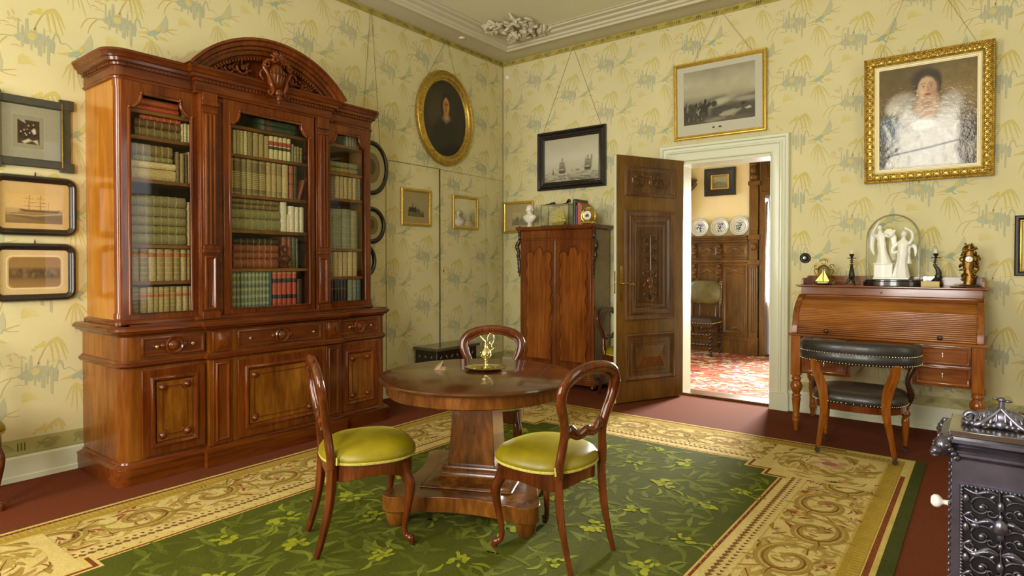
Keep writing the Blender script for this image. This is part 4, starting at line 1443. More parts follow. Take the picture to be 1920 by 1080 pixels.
pile = build(b, 'woven_pile', M['weave'], rug, smooth=0, colattr=True, recalc=False)
RUGZ = 0.0148


# ---------------------------------------------------------------- round table
tb = thing('round_table', 'round mahogany pedestal table on a square concave base standing on the green rug', 'table', (2.585, -3.52, RUGZ), math.radians(25))
TZ = 0.742
b = MB()
b.lathe([(0.0, TZ - 0.026), (0.535, TZ - 0.026), (0.548, TZ - 0.021), (0.552, TZ - 0.012), (0.548, TZ - 0.004), (0.538, TZ), (0.0, TZ)], 72, cap=False)
build(b, 'tabletop', M['table_top'], tb, smooth=30)
b = MB()
b.lathe([(0.46, TZ - 0.095), (0.5, TZ - 0.095), (0.508, TZ - 0.088), (0.508, TZ - 0.03), (0.505, TZ - 0.0262), (0.46, TZ - 0.0262), (0.46, TZ - 0.095)], 72, cap=False)
build(b, 'apron', M['table_wood'], tb, smooth=30)
b = MB()
def frus(prof):
    vs, fs = [], []
    for h, z in prof:
        vs += [(-h, -h, z), (h, -h, z), (h, h, z), (-h, h, z)]
    for k in range(len(prof) - 1):
        for i in range(4):
            j = (i + 1) % 4
            fs.append((k * 4 + i, k * 4 + j, k * 4 + 4 + j, k * 4 + 4 + i))
    fs += [(3, 2, 1, 0), tuple(len(vs) - 4 + i for i in range(4))]
    b.add(vs, fs)
frus([(0.132, 0.255), (0.108, TZ - 0.1)])
build(b, 'column', M['table_wood'], tb, smooth=20, bevel=0.004)
b = MB()
pr = [(0.255, 0.168), (0.25, 0.176)]
for k in range(9):
    t = k / 8
    pr.append((0.242 - 0.085 * math.sin(t * PI / 2), 0.178 + 0.05 * (1 - math.cos(t * PI / 2))))
pr += [(0.157, 0.235), (0.162, 0.252), (0.158, 0.262), (0.1, 0.264)]
frus(pr)
build(b, 'shoulder', M['table_wood'], tb, smooth=30, bevel=0.003)
b = MB()
out = []
Rc = 0.49
for q in range(4):
    a0 = PI / 4 + q * PI / 2
    a1 = a0 + PI / 2
    for k in range(-3, 4):
        a = a0 + 0.42 * k
        out.append((Rc * math.cos(a0) + 0.072 * math.cos(a), Rc * math.sin(a0) + 0.072 * math.sin(a)))
    p0 = (Rc * math.cos(a0) + 0.072 * math.cos(a0 + 1.3), Rc * math.sin(a0) + 0.072 * math.sin(a0 + 1.3))
    p1 = (Rc * math.cos(a1) + 0.072 * math.cos(a1 - 1.3), Rc * math.sin(a1) + 0.072 * math.sin(a1 - 1.3))
    am = a0 + PI / 4
    for k in range(1, 12):
        t = k / 12
        s_ = 0.055 * math.sin(PI * t)
        out.append((p0[0] * (1 - t) + p1[0] * t - math.cos(am) * s_, p0[1] * (1 - t) + p1[1] * t - math.sin(am) * s_))
b.prism(out, 0.085, 0.165, 'z')
build(b, 'platform', M['table_wood'], tb, smooth=25, bevel=0.003)
for q in range(4):
    a0 = PI / 4 + q * PI / 2
    b = MB()
    b.lathe([(0.02, 0.0), (0.036, 0.003), (0.048, 0.025), (0.054, 0.055), (0.056, 0.085), (0.0, 0.0855)], 22, (Rc * math.cos(a0), Rc * math.sin(a0), 0))
    ft = build(b, 'foot', M['table_wood'], tb, smooth=50)
    b = MB()
    b.lathe([(0.056, 0.078), (0.064, 0.08), (0.066, 0.086), (0.064, 0.092), (0.056, 0.094)], 24, (Rc * math.cos(a0), Rc * math.sin(a0), 0), cap=False)
    build(b, 'brass_ring', M['brass'], ft, smooth=50)

# ewer, tray and little table sign on the table
TT = TZ + RUGZ
ew = thing('ewer', 'small brass ewer with a tall scrolled handle standing on the brass tray', 'jug', (2.545, -3.40, TT + 0.0085), math.radians(38))
b = MB()
b.lathe([(0.0, 0.0), (0.028, 0.0), (0.03, 0.004), (0.022, 0.009), (0.009, 0.016), (0.0065, 0.03), (0.009, 0.036), (0.0065, 0.042), (0.012, 0.05), (0.024, 0.062), (0.031, 0.08), (0.03, 0.096), (0.022, 0.11),
         (0.011, 0.119), (0.0095, 0.126), (0.0085, 0.15), (0.011, 0.164), (0.0, 0.164)], 20)
for k in range(10):
    a = k * 0.63
    b.ell((0.029 * math.cos(a), 0.029 * math.sin(a), 0.078 + 0.014 * (k % 2)), 0.0055, 8, 5)
    b.ell((0.026 * math.cos(a + 0.3), 0.026 * math.sin(a + 0.3), 0.1 - 0.03 * (k % 2)), 0.0045, 8, 5)
build(b, 'body', M['bright_brass'], ew, smooth=60)
b = MB()
b.tube([(0.002, 0, 0.155), (-0.01, 0, 0.165), (-0.022, 0, 0.178), (-0.034, 0, 0.19)], [0.011, 0.009, 0.006, 0.003], 10, up=(0, 1, 0))
build(b, 'spout', M['bright_brass'], ew, smooth=60)
b = MB()
b.tube(bez([(0.01, 0, 0.158), (0.012, 0, 0.18), (0.024, 0, 0.2), (0.042, 0, 0.195), (0.048, 0, 0.165), (0.04, 0, 0.145), (0.026, 0, 0.14), (0.022, 0, 0.15), (0.03, 0, 0.154)], 6), 0.0034, 8, up=(0, 1, 0))
b.tube(bez([(0.04, 0, 0.146), (0.034, 0, 0.125), (0.044, 0, 0.115), (0.036, 0, 0.108), (0.026, 0, 0.1)], 6), 0.003, 8, up=(0, 1, 0))
b.ell((0.026, 0, 0.202), 0.005, 8, 6)
build(b, 'handle', M['bright_brass'], ew, smooth=60)
ty = thing('tray', 'oval brass tray with a raised lobed rim on the polished round table', 'tray', (2.545, -3.40, TT), math.radians(38))
b = MB()
pts = []
for ring, (r, z) in enumerate(((0.0, 0.006), (0.075, 0.006), (0.086, 0.008), (0.098, 0.018), (0.1, 0.017), (0.09, 0.004), (0.075, 0.0008), (0.0, 0.0008))):
    for k in range(48):
        a = 2 * PI * k / 48
        w = 1 + (0.03 * math.cos(8 * a) if 0.08 < r else 0)
        pts.append((r * w * 1.22 * math.cos(a), r * w * math.sin(a), z))
b.add(pts, [(q * 48 + i, q * 48 + (i + 1) % 48, q * 48 + 48 + (i + 1) % 48, q * 48 + 48 + i) for q in range(7) for i in range(48)])
build(b, 'dish', M['bright_brass'], ty, smooth=50)
b = MB()
b.ell((-0.065, -0.01, 0.0095), (0.012, 0.01, 0.0045), 10, 6)
b.ell((0.055, 0.035, 0.009), (0.014, 0.012, 0.0045), 10, 6)
build(b, 'embossing', M['bright_brass'], ty, smooth=60)
b = MB()
b.prism([(-0.032, 0.0005), (0.034, 0.0005), (0.034, 0.003), (-0.004, 0.005), (0.018, 0.042), (0.0155, 0.043), (-0.032, 0.0035)], -0.048, 0.048, 'y')
sg = build(b, 'table_sign', M['pane'], loc=(2.308, -3.536, TT), rz=math.radians(42), smooth=0)
sg.data.materials.clear()
sg.data.materials.append(plain('acrylic', S(168, 142, 112), 0.12, coat=0.6))
tag(sg, 'small bent acrylic sign holder near the left rim of the round table', 'sign holder')


# ---------------------------------------------------------------- balloon-back chairs
def balloon_chair(label, group):
    t = thing('balloon_back_chair', label, 'chair', (0, 0, 0), 0, group)

    def outline(g, n=40):
        pts = []
        for i in range(n):
            a = 2 * PI * i / n
            c, s_ = math.cos(a), math.sin(a)
            x = abs(c) ** 0.82 * (1 if c > 0 else -1)
            y = abs(s_) ** 0.82 * (1 if s_ > 0 else -1)
            w = 0.232 + 0.012 * y
            pts.append(((w + g) * x, (0.228 + g) * y))
        return pts
    b = MB()
    n = 40
    o1, o2 = outline(-0.012), outline(-0.06)
    vs, fs = [], []
    for ring in range(4):
        for i in range(n):
            a = 2 * PI * i / n
            z = (0.42, 0.352 + 0.014 * math.cos(4 * a) - 0.012 * max(0, math.sin(a)), 0.356, 0.42)[ring]
            p = (o1, o1, o2, o2)[ring][i]
            vs.append((p[0], p[1], z))
    for r in range(4):
        for i in range(n):
            j = (i + 1) % n
            q = (r + 1) % 4
            fs.append((r * n + i, r * n + j, q * n + j, q * n + i))
    b.add(vs, fs)
    build(b, 'seat_rail', M['chair_wood'], t, smooth=45, bevel=0.003)
    b = MB()
    vs, fs = [], []
    rings = [(-0.008, 0.4205), (0.004, 0.436), (0.004, 0.452), (-0.012, 0.476), (-0.05, 0.496), (-0.11, 0.508), (-0.17, 0.514)]
    for g, z in rings:
        for x, y in outline(g):
            vs.append((x, y, z))
    vs.append((0, 0, 0.516))
    for r in range(len(rings) - 1):
        for i in range(n):
            j = (i + 1) % n
            fs.append((r * n + i, r * n + j, r * n + n + j, r * n + n + i))
    k = (len(rings) - 1) * n
    fs += [(k + i, k + (i + 1) % n, len(vs) - 1) for i in range(n)]
    fs.append(tuple(range(n - 1, -1, -1)))
    b.add(vs, fs)
    cu = build(b, 'seat_cushion', M['velvet'], t, smooth=80)
    b = MB()
    b.tube([(x, y, 0.43) for x, y in outline(0.0)], (0.006, 0.008), 6, closed=True)
    for sx in (-1, 1):
        for q in (-0.03, 0.03):
            b.tube([(sx * (0.172 + q * 0.75), -0.193 - (0.014 if q * sx < 0 else -0.014), 0.43), (sx * (0.172 + q * 0.75), -0.19 - (0.012 if q * sx < 0 else -0.012), 0.465)], 0.005, 6)
    build(b, 'braid', M['gimp'], cu, smooth=60)
    for sx in (-1, 1):
        b = MB()
        b.tube(bez([(sx * 0.165, 0.135, 0.40), (sx * 0.172, 0.15, 0.34), (sx * 0.186, 0.17, 0.28), (sx * 0.178, 0.158, 0.17), (sx * 0.168, 0.146, 0.085), (sx * 0.172, 0.152, 0.04), (sx * 0.186, 0.172, 0.026), (sx * 0.19, 0.178, 0.0)], 5),
               lerpl([(0.03, 0.03), (0.028, 0.028), (0.025, 0.025), (0.018, 0.018), (0.0135, 0.0135), (0.014, 0.014), (0.018, 0.02), (0.013, 0.013)], 5), 10, up=(0, 1, 0.01))
        build(b, 'leg', M['chair_wood'], t, smooth=60)
        b = MB()
        b.tube(bez([(sx * 0.165, -0.195, 0.425), (sx * 0.165, -0.2, 0.33), (sx * 0.164, -0.212, 0.22), (sx * 0.163, -0.238, 0.1), (sx * 0.165, -0.268, 0.0)], 5),
               lerpl([(0.02, 0.026), (0.02, 0.026), (0.019, 0.024), (0.016, 0.02), (0.014, 0.016)], 5), 4, up=(0, 1, 0))
        build(b, 'leg', M['chair_wood'], t, smooth=20, bevel=0.004)
    # back hoop: continuous from leg to leg
    half = [(0.166, -0.198, 0.41), (0.164, -0.203, 0.47), (0.152, -0.21, 0.54), (0.147, -0.218, 0.60), (0.166, -0.23, 0.67), (0.2, -0.242, 0.745), (0.203, -0.252, 0.81), (0.168, -0.26, 0.857), (0.095, -0.265, 0.885), (0.0, -0.267, 0.894)]
    full = half + [(-x, y, z) for x, y, z in half[-2::-1]]
    rad = [(0.024, 0.022), (0.024, 0.021), (0.022, 0.02), (0.022, 0.02), (0.024, 0.02), (0.027, 0.02), (0.028, 0.02), (0.028, 0.02), (0.028, 0.02), (0.029, 0.02)]
    b = MB()
    b.tube(bez(full, 5), lerpl(rad + rad[-2::-1], 5), 12, up=(0, -1, -0.12))
    ins = [(x * 0.855 if z > 0.6 else x - 0.018, y + 0.008, z - (0.026 if z > 0.84 else 0)) for x, y, z in half[3:]]
    fi = ins + [(-x, y, z) for x, y, z in ins[-2::-1]]
    b.tube(bez(fi, 5), 0.0085, 8, up=(0, -1, 0))
    build(b, 'back_hoop', M['chair_wood'], t, smooth=60)
    b = MB()
    cr = bez([(-0.15, -0.219, 0.585), (-0.11, -0.224, 0.612), (-0.06, -0.228, 0.585), (0, -0.23, 0.598), (0.06, -0.228, 0.585), (0.11, -0.224, 0.612), (0.15, -0.219, 0.585)], 6)
    b.tube(cr, lerpl([(0.02, 0.012), (0.03, 0.012), (0.02, 0.012), (0.026, 0.013), (0.02, 0.012), (0.03, 0.012), (0.02, 0.012)], 6), 10, up=(0, -1, 0))
    for sx in (-1, 1):
        b.tube(spiral((sx * 0.1, 0.606), 0.022, 0.005, 0, sx * 5.2, 12, 'xz', -0.222), 0.005, 6)
    build(b, 'cross_rail', M['chair_wood'], t, smooth=60)
    return t


def face(fx, fy):
    return math.atan2(-fx, fy)


CG = 'balloon back chairs with green velvet seats'
ch = balloon_chair('green velvet balloon back chair on the bookcase side of the round table', CG)
ch.location, ch.rotation_euler = (2.40, -4.155, RUGZ), (0, 0, face(0.47, 0.88))
copy_thing(ch, (3.185, -3.70, RUGZ), face(-1, 0.1), 'green velvet balloon back chair on the stove side of the round table, hoop in profile')
copy_thing(ch, (2.235, -2.975, RUGZ), face(0.6, -0.8), 'green velvet balloon back chair behind the round table, hoop framing the ewer')
copy_thing(ch, (1.89, -0.275, 0.0005), face(1.0, 0.0), 'green velvet balloon back chair half hidden between wardrobe and open door')
copy_thing(ch, (0.34, -5.362, 0.0005), face(1, 0), 'green velvet balloon back chair against the papered wall under the framed prints')


# ---------------------------------------------------------------- low carved chest in the corner
cs = thing('carved_chest', 'low black carved chest against the wall under the small framed prints', 'chest', (0.0, -1.235, 0))
b = MB()
b.box(0.03, 0.345, -0.315, 0.315, 0.04, 0.458)
cb_ = build(b, 'body', M['ebony'], cs, bevel=0.004)
b = MB()
rs = random.Random(4)
for i in range(7):
    for z in (0.39, 0.29, 0.18):
        b.at((0.347, -0.25 + 0.083 * i, z), rx=0.6 if i % 2 else -0.6).ell((0, 0, 0), (0.004, 0.008, 0.022), 8, 6)
for i in range(3):
    for z in (0.39, 0.29, 0.18):
        b.at((0.09 + 0.09 * i, -0.317, z)).ell((0, 0, 0), (0.012, 0.004, 0.014), 8, 6)
build(b, 'inlay', plain('pearl', S(120, 108, 92), 0.3), cb_, smooth=60)
b = MB()
b.box(0.026, 0.375, -0.345, 0.345, 0.458, 0.49)
build(b, 'lid', plain('chest_lid', S(84, 78, 52), 0.22, coat=0.4, nscale=20, namt=0.2), cs, bevel=0.006)  # olive tint paints the wallpaper's reflection into the dark lid
for x in (0.05, 0.32):
    for y in (-0.29, 0.29):
        b = MB()
        b.box(x - 0.025, x + 0.025, y - 0.025, y + 0.025, 0.0, 0.042)
        build(b, 'foot', M['ebony'], cs)

# ---------------------------------------------------------------- wardrobe
WX0, WX1, WY = 0.555, 1.535, -0.38
wd = thing('wardrobe', 'narrow mahogany wardrobe with scalloped door panels standing in the room corner', 'wardrobe', (0, 0, 0))
b = MB()
b.box(WX0, WX1, WY + 0.02, -0.03, 0.09, 1.74)
build(b, 'carcass', plain('wardrobe_side', S(136, 116, 88), 0.4, coat=0.2, nscale=14, namt=0.25), wd)  # greyed wood colour stands in for shade and reflection on the side
b = MB()
b.box(WX0 - 0.012, WX1 + 0.012, WY - 0.004, WY + 0.02, 1.655, 1.742)
b.box(WX0, WX1, WY, WY + 0.02, 0.14, 0.17)
b.box(WX0, WX0 + 0.035, WY, WY + 0.02, 0.17, 1.655)
b.box(WX1 - 0.035, WX1, WY, WY + 0.02, 0.17, 1.655)
b.box(WX0 + 0.035, WX1 - 0.035, WY, WY + 0.02, 1.635, 1.655)
build(b, 'front_frame', M['wardrobe_wood'], wd, bevel=0.002)
b = MB()
b.sweep([(-0.03, 1.742), (0.008, 1.742), (0.02, 1.75), (0.034, 1.758), (0.036, 1.772), (0.04, 1.778), (0.04, 1.79), (0.03, 1.794), (-0.1, 1.794)], [(WX0, -0.03, 0), (WX0, WY, 0), (WX1, WY, 0), (WX1, -0.03, 0)][::-1][::-1])
b.box(WX0 - 0.03, WX1 + 0.03, WY - 0.03, -0.03, 1.775, 1.7935)
build(b, 'top_moulding', M['wardrobe_wood'], wd, smooth=30)
b = MB()
b.box(WX0 - 0.015, WX1 + 0.015, WY - 0.012, -0.03, 0.05, 0.12)
b.box(WX0 - 0.008, WX1 + 0.008, WY - 0.006, -0.03, 0.12, 0.14)
build(b, 'plinth', M['wardrobe_wood'], wd, bevel=0.004)
for x in (WX0 + 0.03, WX1 - 0.03):
    for y in (WY + 0.03, -0.08):
        b = MB()
        b.lathe([(0.0, 0.0), (0.018, 0.0), (0.03, 0.015), (0.034, 0.03), (0.026, 0.045), (0.03, 0.052), (0, 0.052)], 16, (x, y, 0))
        build(b, 'foot', M['carved_dark'], wd, smooth=50)
xm = (WX0 + WX1) / 2
for k, (x0, x1) in enumerate(((WX0 + 0.036, xm - 0.002), (xm + 0.002, WX1 - 0.036))):
    b = MB()
    b.box(x0, x1, WY - 0.006, WY + 0.014, 0.172, 1.633)
    d = build(b, 'door', M['wardrobe_wood'], wd, bevel=0.003)
    xc, hw = (x0 + x1) / 2, (x1 - x0) / 2 - 0.045
    side = []
    for i in range(61):
        t = i / 60
        z = 0.29 + t * (1.455 - 0.29)
        w = hw - 0.013 * (1 - math.cos(t * 2 * PI * 6.0)) * (0.5 + 0.5 * abs(math.cos(t * PI * 3)))
        side.append((w, z))
    top = []
    for i in range(9):
        a = PI * i / 8
        top.append((hw * (0.67 + 0.33 * math.cos(a)), 1.455 + 0.055 * math.sin(a)))
    for i in range(1, 8):
        a = PI * i / 16
        top.append((hw * 0.34 * math.cos(a), 1.46 + 0.10 * math.sin(a)))
    right = [(w, z) for w, z in side] + top[1:]
    pts = [(xc + w, z) for w, z in right] + [(xc, 1.56)] + [(xc - w, z) for w, z in right[::-1]]
    b = MB()
    b.prism(pts, WY - 0.0085, WY - 0.004, 'y')
    pn = build(b, 'scalloped_panel', wood('wardrobe_panel', S(76, 36, 11), S(118, 62, 20), S(150, 88, 32), stretch=(1, 1, 0.06), scale=8, rough=0.22, coat=0.4) if k == 0 else bpy.data.materials['wardrobe_panel'], d, smooth=30)
    b = MB()
    b.tube([(x, WY - 0.009, z) for x, z in pts], (0.008, 0.008), 6, up=(0, 1, 0), closed=True)
    build(b, 'scalloped_bead', M['wardrobe_wood'], d, smooth=60)
    b = MB().at((xm - 0.028 if k == 0 else xm + 0.028, WY - 0.006, 1.02), rx=R90)
    b.lathe([(0.0, 0), (0.007, 0), (0.007, 0.003), (0, 0.003)], 10)
    build(b, 'keyhole', M['brass'], d)
b = MB()
b.tube([(xm, WY - 0.008, 0.175), (xm, WY - 0.008, 1.632)], (0.012, 0.012), 12, up=(0, 1, 0))
build(b, 'cover_strip', M['wardrobe_wood'], wd, smooth=60)
for sx, x in ((-1, WX0 - 0.005), (1, WX1 + 0.005)):
    b = MB()
    y = WY - 0.008
    b.lathe([(0.0, 1.64), (0.014, 1.642), (0.02, 1.652), (0.012, 1.662), (0.017, 1.68), (0.017, 1.73), (0.022, 1.742), (0.022, 1.748), (0.013, 1.76), (0.015, 1.79), (0.017, 1.80), (0.0, 1.81)], 14, (x, y, 0))
    b.tube(bez([(x, y, 1.64), (x + sx * 0.022, y, 1.60), (x + sx * 0.03, y - 0.006, 1.56), (x + sx * 0.012, y, 1.50), (x + sx * 0.02, y, 1.46), (x + sx * 0.004, y, 1.40), (x, y, 1.30), (x, y, 1.22)], 5),
           lerpl([0.016, 0.024, 0.026, 0.018, 0.022, 0.014, 0.011, 0.006], 5), 10, up=(0, 1, 0))
    for i in range(8):
        z = 1.61 - 0.045 * i
        b.ell((x + sx * (0.026 - 0.003 * i), y - 0.01, z), (0.016 - 0.001 * i, 0.014, 0.018), 8, 6)
        b.ell((x + sx * (0.01 - 0.001 * i), y - 0.02, z - 0.02), (0.012, 0.01, 0.014), 8, 6)
    build(b, 'carved_corner', M['carved_dark'], wd, smooth=60)

# ---------------------------------------------------------------- things on the wardrobe
WT = 1.7948
b = MB()
b.lathe([(0, 0), (0.036, 0), (0.04, 0.006), (0.036, 0.014), (0.024, 0.022), (0.02, 0.03), (0.027, 0.036), (0.02, 0.044), (0.02, 0.05), (0.0, 0.05)], 18)
vs, fs = [], []
rings = [(0.024, 0.02, 0.05, 0), (0.05, 0.034, 0.07, 0), (0.085, 0.045, 0.105, 0.002), (0.094, 0.044, 0.128, 0.0), (0.078, 0.042, 0.146, 0.002), (0.042, 0.034, 0.158, 0.004), (0.026, 0.026, 0.17, 0.0), (0.025, 0.025, 0.19, -0.003)]
for rx, ry, z, dy in rings:
    for i in range(20):
        a = 2 * PI * i / 20
        vs.append((rx * math.cos(a), ry * math.sin(a) + dy, z))
for r in range(len(rings) - 1):
    for i in range(20):
        j = (i + 1) % 20
        fs.append((r * 20 + i, r * 20 + j, r * 20 + 20 + j, r * 20 + 20 + i))
b.add(vs, fs + [tuple(range(19, -1, -1)), tuple(range(140, 160))])
b.at((0, -0.006, 0.217), rx=0.15, rz=-0.5)
b.ell((0, 0, 0), (0.031, 0.037, 0.045), 16, 12)
b.ell((0, -0.037, -0.004), (0.006, 0.011, 0.012), 8, 6)
b.ell((0, -0.031, -0.028), (0.011, 0.008, 0.007), 8, 6)
b.ell((0, 0.012, 0.016), (0.036, 0.036, 0.036), 14, 8)
for i in range(16):
    a = i * 0.4
    b.ell((0.03 * math.cos(a), 0.012 + 0.03 * math.sin(a), 0.03 - 0.02 * (i % 3)), 0.013, 8, 5)
for sx in (-1, 1):
    b.ell((sx * 0.031, 0.0, -0.004), (0.005, 0.008, 0.012), 8, 6)
    b.ell((sx * 0.012, -0.031, 0.005), (0.007, 0.005, 0.004), 8, 6)
b.home()
tag(build(b, 'bust', M['marble'], loc=(0.565, -0.21, WT), smooth=70), 'white marble bust of a man at the corner end of the wardrobe top', 'bust')

gc = thing('glass_case', 'rectangular glass case holding a small ship model on the wardrobe top', 'display case', (0.972, -0.22, WT))
b = MB()
b.box(-0.19, 0.19, -0.075, 0.09, 0.0, 0.012)
build(b, 'base', M['ebony'], gc, bevel=0.002)
b = MB()
x, y0, y1, h = 0.187, -0.072, 0.087, 0.25
for sx in (-1, 1):
    for yy in (y0, y1):
        b.box(sx * x - 0.002, sx * x + 0.002, yy - 0.002, yy + 0.002, 0.012, h)
for yy in (y0, y1):
    b.box(-x, x, yy - 0.002, yy + 0.002, h - 0.004, h)
for sx in (-1, 1):
    b.box(sx * x - 0.002, sx * x + 0.002, y0, y1, h - 0.004, h)
build(b, 'edge_frame', M['bronze'], gc)
b = MB()
b.box(-x, x, y0 - 0.0005, y0 + 0.0005, 0.013, h - 0.005)
b.box(-x, x, y1 - 0.0005, y1 + 0.0005, 0.013, h - 0.005)
b.box(-x - 0.0005, -x + 0.0005, y0, y1, 0.013, h - 0.005)
b.box(x - 0.0005, x + 0.0005, y0, y1, 0.013, h - 0.005)
b.box(-x, x, y0, y1, h - 0.0035, h - 0.0025)
build(b, 'glass', M['pane'], gc, smooth=0)
sm = thing('ship_model', 'little straw coloured ship model with sails inside the glass case', 'model ship', (0.972, -0.215, WT + 0.0125))
b = MB()
b.prism([(-0.09, 0.035), (0.1, 0.035), (0.085, 0.012), (-0.075, 0.012)], -0.02, 0.02, 'y')
b.box(-0.07, 0.08, -0.03, 0.03, 0.0, 0.012)
build(b, 'hull', plain('straw_hull', S(150, 132, 56), 0.6), sm, bevel=0.002)
for x, hh in ((-0.05, 0.13), (0.015, 0.18), (0.065, 0.12)):
    b = MB()
    b.tube([(x, 0, 0.03), (x, 0, 0.03 + hh)], 0.0022, 6)
    mst = build(b, 'mast', M['oak'], sm)
    b = MB()
    for q in range(3):
        w, z = 0.034 - 0.008 * q, 0.045 + hh * 0.29 * q
        b.add([(x - w, -0.004, z), (x + w, -0.004, z), (x + w * 0.8, -0.003, z + hh * 0.25), (x - w * 0.8, -0.003, z + hh * 0.25), (x, -0.016, z + hh * 0.12)], [(0, 1, 4), (1, 2, 4), (2, 3, 4), (3, 0, 4)])
    build(b, 'sail', plain('straw_sail', S(196, 180, 84), 0.7) if 'straw_sail' not in bpy.data.materials else bpy.data.materials['straw_sail'], mst, smooth=60)
for k, (x, rz, lab) in enumerate(((-0.1, 0.35, 'flat dark metal ornament lying on the corner end of the glass case'), (0.12, -0.3, 'pointed dark metal ornament lying on the clock end of the glass case'))):
    b = MB()
    b.tube(bez([(-0.07, 0, 0.007), (-0.02, 0.01, 0.012), (0.03, 0, 0.022 + 0.02 * k), (0.05, 0.0, 0.012)], 6), lerpl([(0.008, 0.005), (0.018, 0.009), (0.02, 0.013), (0.006, 0.005)], 6), 10)
    b.tube(bez([(-0.03, 0, 0.012), (0.0, -0.02, 0.01), (0.04, -0.03, 0.008)], 5), [(0.006, 0.005)] * 11, 8)
    tag(build(b, 'ornament', M['bronze'], loc=(0.972 + x, -0.21, WT + 0.251), rz=rz, smooth=60), lab, 'ornament')

# upright books with the mantel clock
k = 0
for x0, x1, h, d, c, lab in ((1.205, 1.246, 0.292, 0.26, 'deepgreen', 'tall dark green book on the wardrobe beside the glass case'),
                             (1.248, 1.268, 0.222, 0.2, 'violet', 'thin violet book on the wardrobe against the tall green book'),
                             (1.270, 1.302, 0.246, 0.22, 'red', 'red cloth book on the wardrobe behind the gilt clock'),
                             (1.304, 1.322, 0.224, 0.2, 'tanb', 'narrow tan book on the wardrobe behind the gilt clock'),
                             (1.324, 1.352, 0.17, 0.13, 'black', 'short black book on the wardrobe touching the gilt clock')):
    col = dict(violet=S(96, 60, 110), tanb=S(168, 140, 96), red=S(204, 92, 62), deepgreen=S(46, 62, 40)).get(c) or BC[c]
    o = book('book', x1 - x0, h, d, col, ribs(2, mixc(col, S(210, 190, 120), 0.25), 0.004))
    o.location, o.rotation_euler = ((x0 + x1) / 2, -0.29, WT + 0.0003), (0, 0, -R90)
    tag(o, lab, 'book', 'books on the wardrobe')
ck = thing('mantel_clock', 'small gilt mantel clock with round white dial on the wardrobe top', 'clock', (1.435, -0.325, WT))
b = MB()
for sx in (-1, 1):
    for sy in (-1, 1):
        b.lathe([(0, 0), (0.009, 0.0), (0.011, 0.006), (0.007, 0.012), (0, 0.012)], 10, (sx * 0.06, sy * 0.025, 0))
b.box(-0.076, 0.076, -0.036, 0.036, 0.012, 0.03)
b.box(-0.066, 0.066, -0.03, 0.03, 0.03, 0.038)
build(b, 'base', M['gilt'], ck, bevel=0.002)
b = MB().at((0, 0.022, 0.098), rx=R90)
b.lathe([(0, 0), (0.062, 0), (0.066, 0.01), (0.066, 0.04), (0.058, 0.05), (0.05, 0.046), (0.0, 0.044)], 28)
b.home()
b.box(-0.03, 0.03, -0.02, 0.02, 0.15, 0.168)
b.box(-0.045, 0.045, -0.024, 0.024, 0.168, 0.176)
for q in range(-2, 3):
    b.ell((q * 0.014, 0, 0.183 - 0.002 * q * q), (0.007, 0.007, 0.01), 8, 6)
build(b, 'case', M['gilt'], ck, smooth=40)
for sx in (-1, 1):
    b = MB()
    b.tube(bez([(sx * 0.055, 0, 0.035), (sx * 0.082, -0.005, 0.07), (sx * 0.084, -0.005, 0.11), (sx * 0.06, 0, 0.16)], 6), lerpl([0.008, 0.012, 0.012, 0.006], 6), 8)
    for q in range(5):
        b.ell((sx * 0.085, -0.008, 0.055 + 0.02 * q), (0.01, 0.008, 0.012), 8, 6)
    build(b, 'leaf_scroll', M['gilt'], ck, smooth=60)
b = MB().at((0, -0.0285, 0.098), rx=R90)
b.col = S(236, 234, 222)
b.lathe([(0.0, 0), (0.049, 0), (0.047, 0.003), (0.0, 0.0045)], 28)
b.home()
F = Flat(b, (0, -0.033, 0.098), (1, 0, 0), (0, 0, 1), (0, -1, 0))
for q, (u, v, r) in enumerate(((-0.012, -0.004, 0.013), (0.01, 0.0, 0.014), (0.0, 0.009, 0.01), (0.018, -0.01, 0.008), (-0.004, -0.013, 0.01))):
    F.oval(u, v, r, r * 0.8, (S(74, 66, 44), S(150, 96, 70), S(60, 72, 60), S(84, 88, 60), S(104, 80, 50))[q], 1 + q)
build(b, 'dial', M['gloss_paint'], ck, smooth=40, colattr=True, recalc=False)

# ---------------------------------------------------------------- open carved door
dr = thing('door_1', 'tall open carved brown door with brass handle, its edge painted cream', 'door', (2.345, 0.0, 0), math.atan2(-0.906, -0.424))
dr['kind'] = 'structure'
L_, DH = 0.855, 2.43
b = MB()
b.box(0.004, L_, -0.004, 0.032, 0.01, DH)
build(b, 'leaf', M['paint_white'], dr, bevel=0.003)
b = MB()
b.box(0.006, L_ - 0.002, 0.032, 0.044, 0.012, DH - 0.002)
build(b, 'facing', M['door_wood'], dr, bevel=0.002)
PX0, PX1 = 0.128, 0.763


def dpanel(z0, z1, prof, name):
    b = MB().at(((PX0 + PX1) / 2, 0.044, (z0 + z1) / 2), rz=PI)
    b.rectframe(PX1 - PX0, z1 - z0, prof)
    b.home()
    return b


mould = [(0, 0), (0.004, 0.014), (0.018, 0.02), (0.03, 0.014), (0.04, 0.006), (0.05, 0.002)]
rs = random.Random(17)


def relief(b, pts, s, y):
    for u, z, du, dz, a in pts:
        b.at((u, y, z), ry=a).ell((0, 0, 0), (du, 0.011, dz), 10, 6)
    b.home()


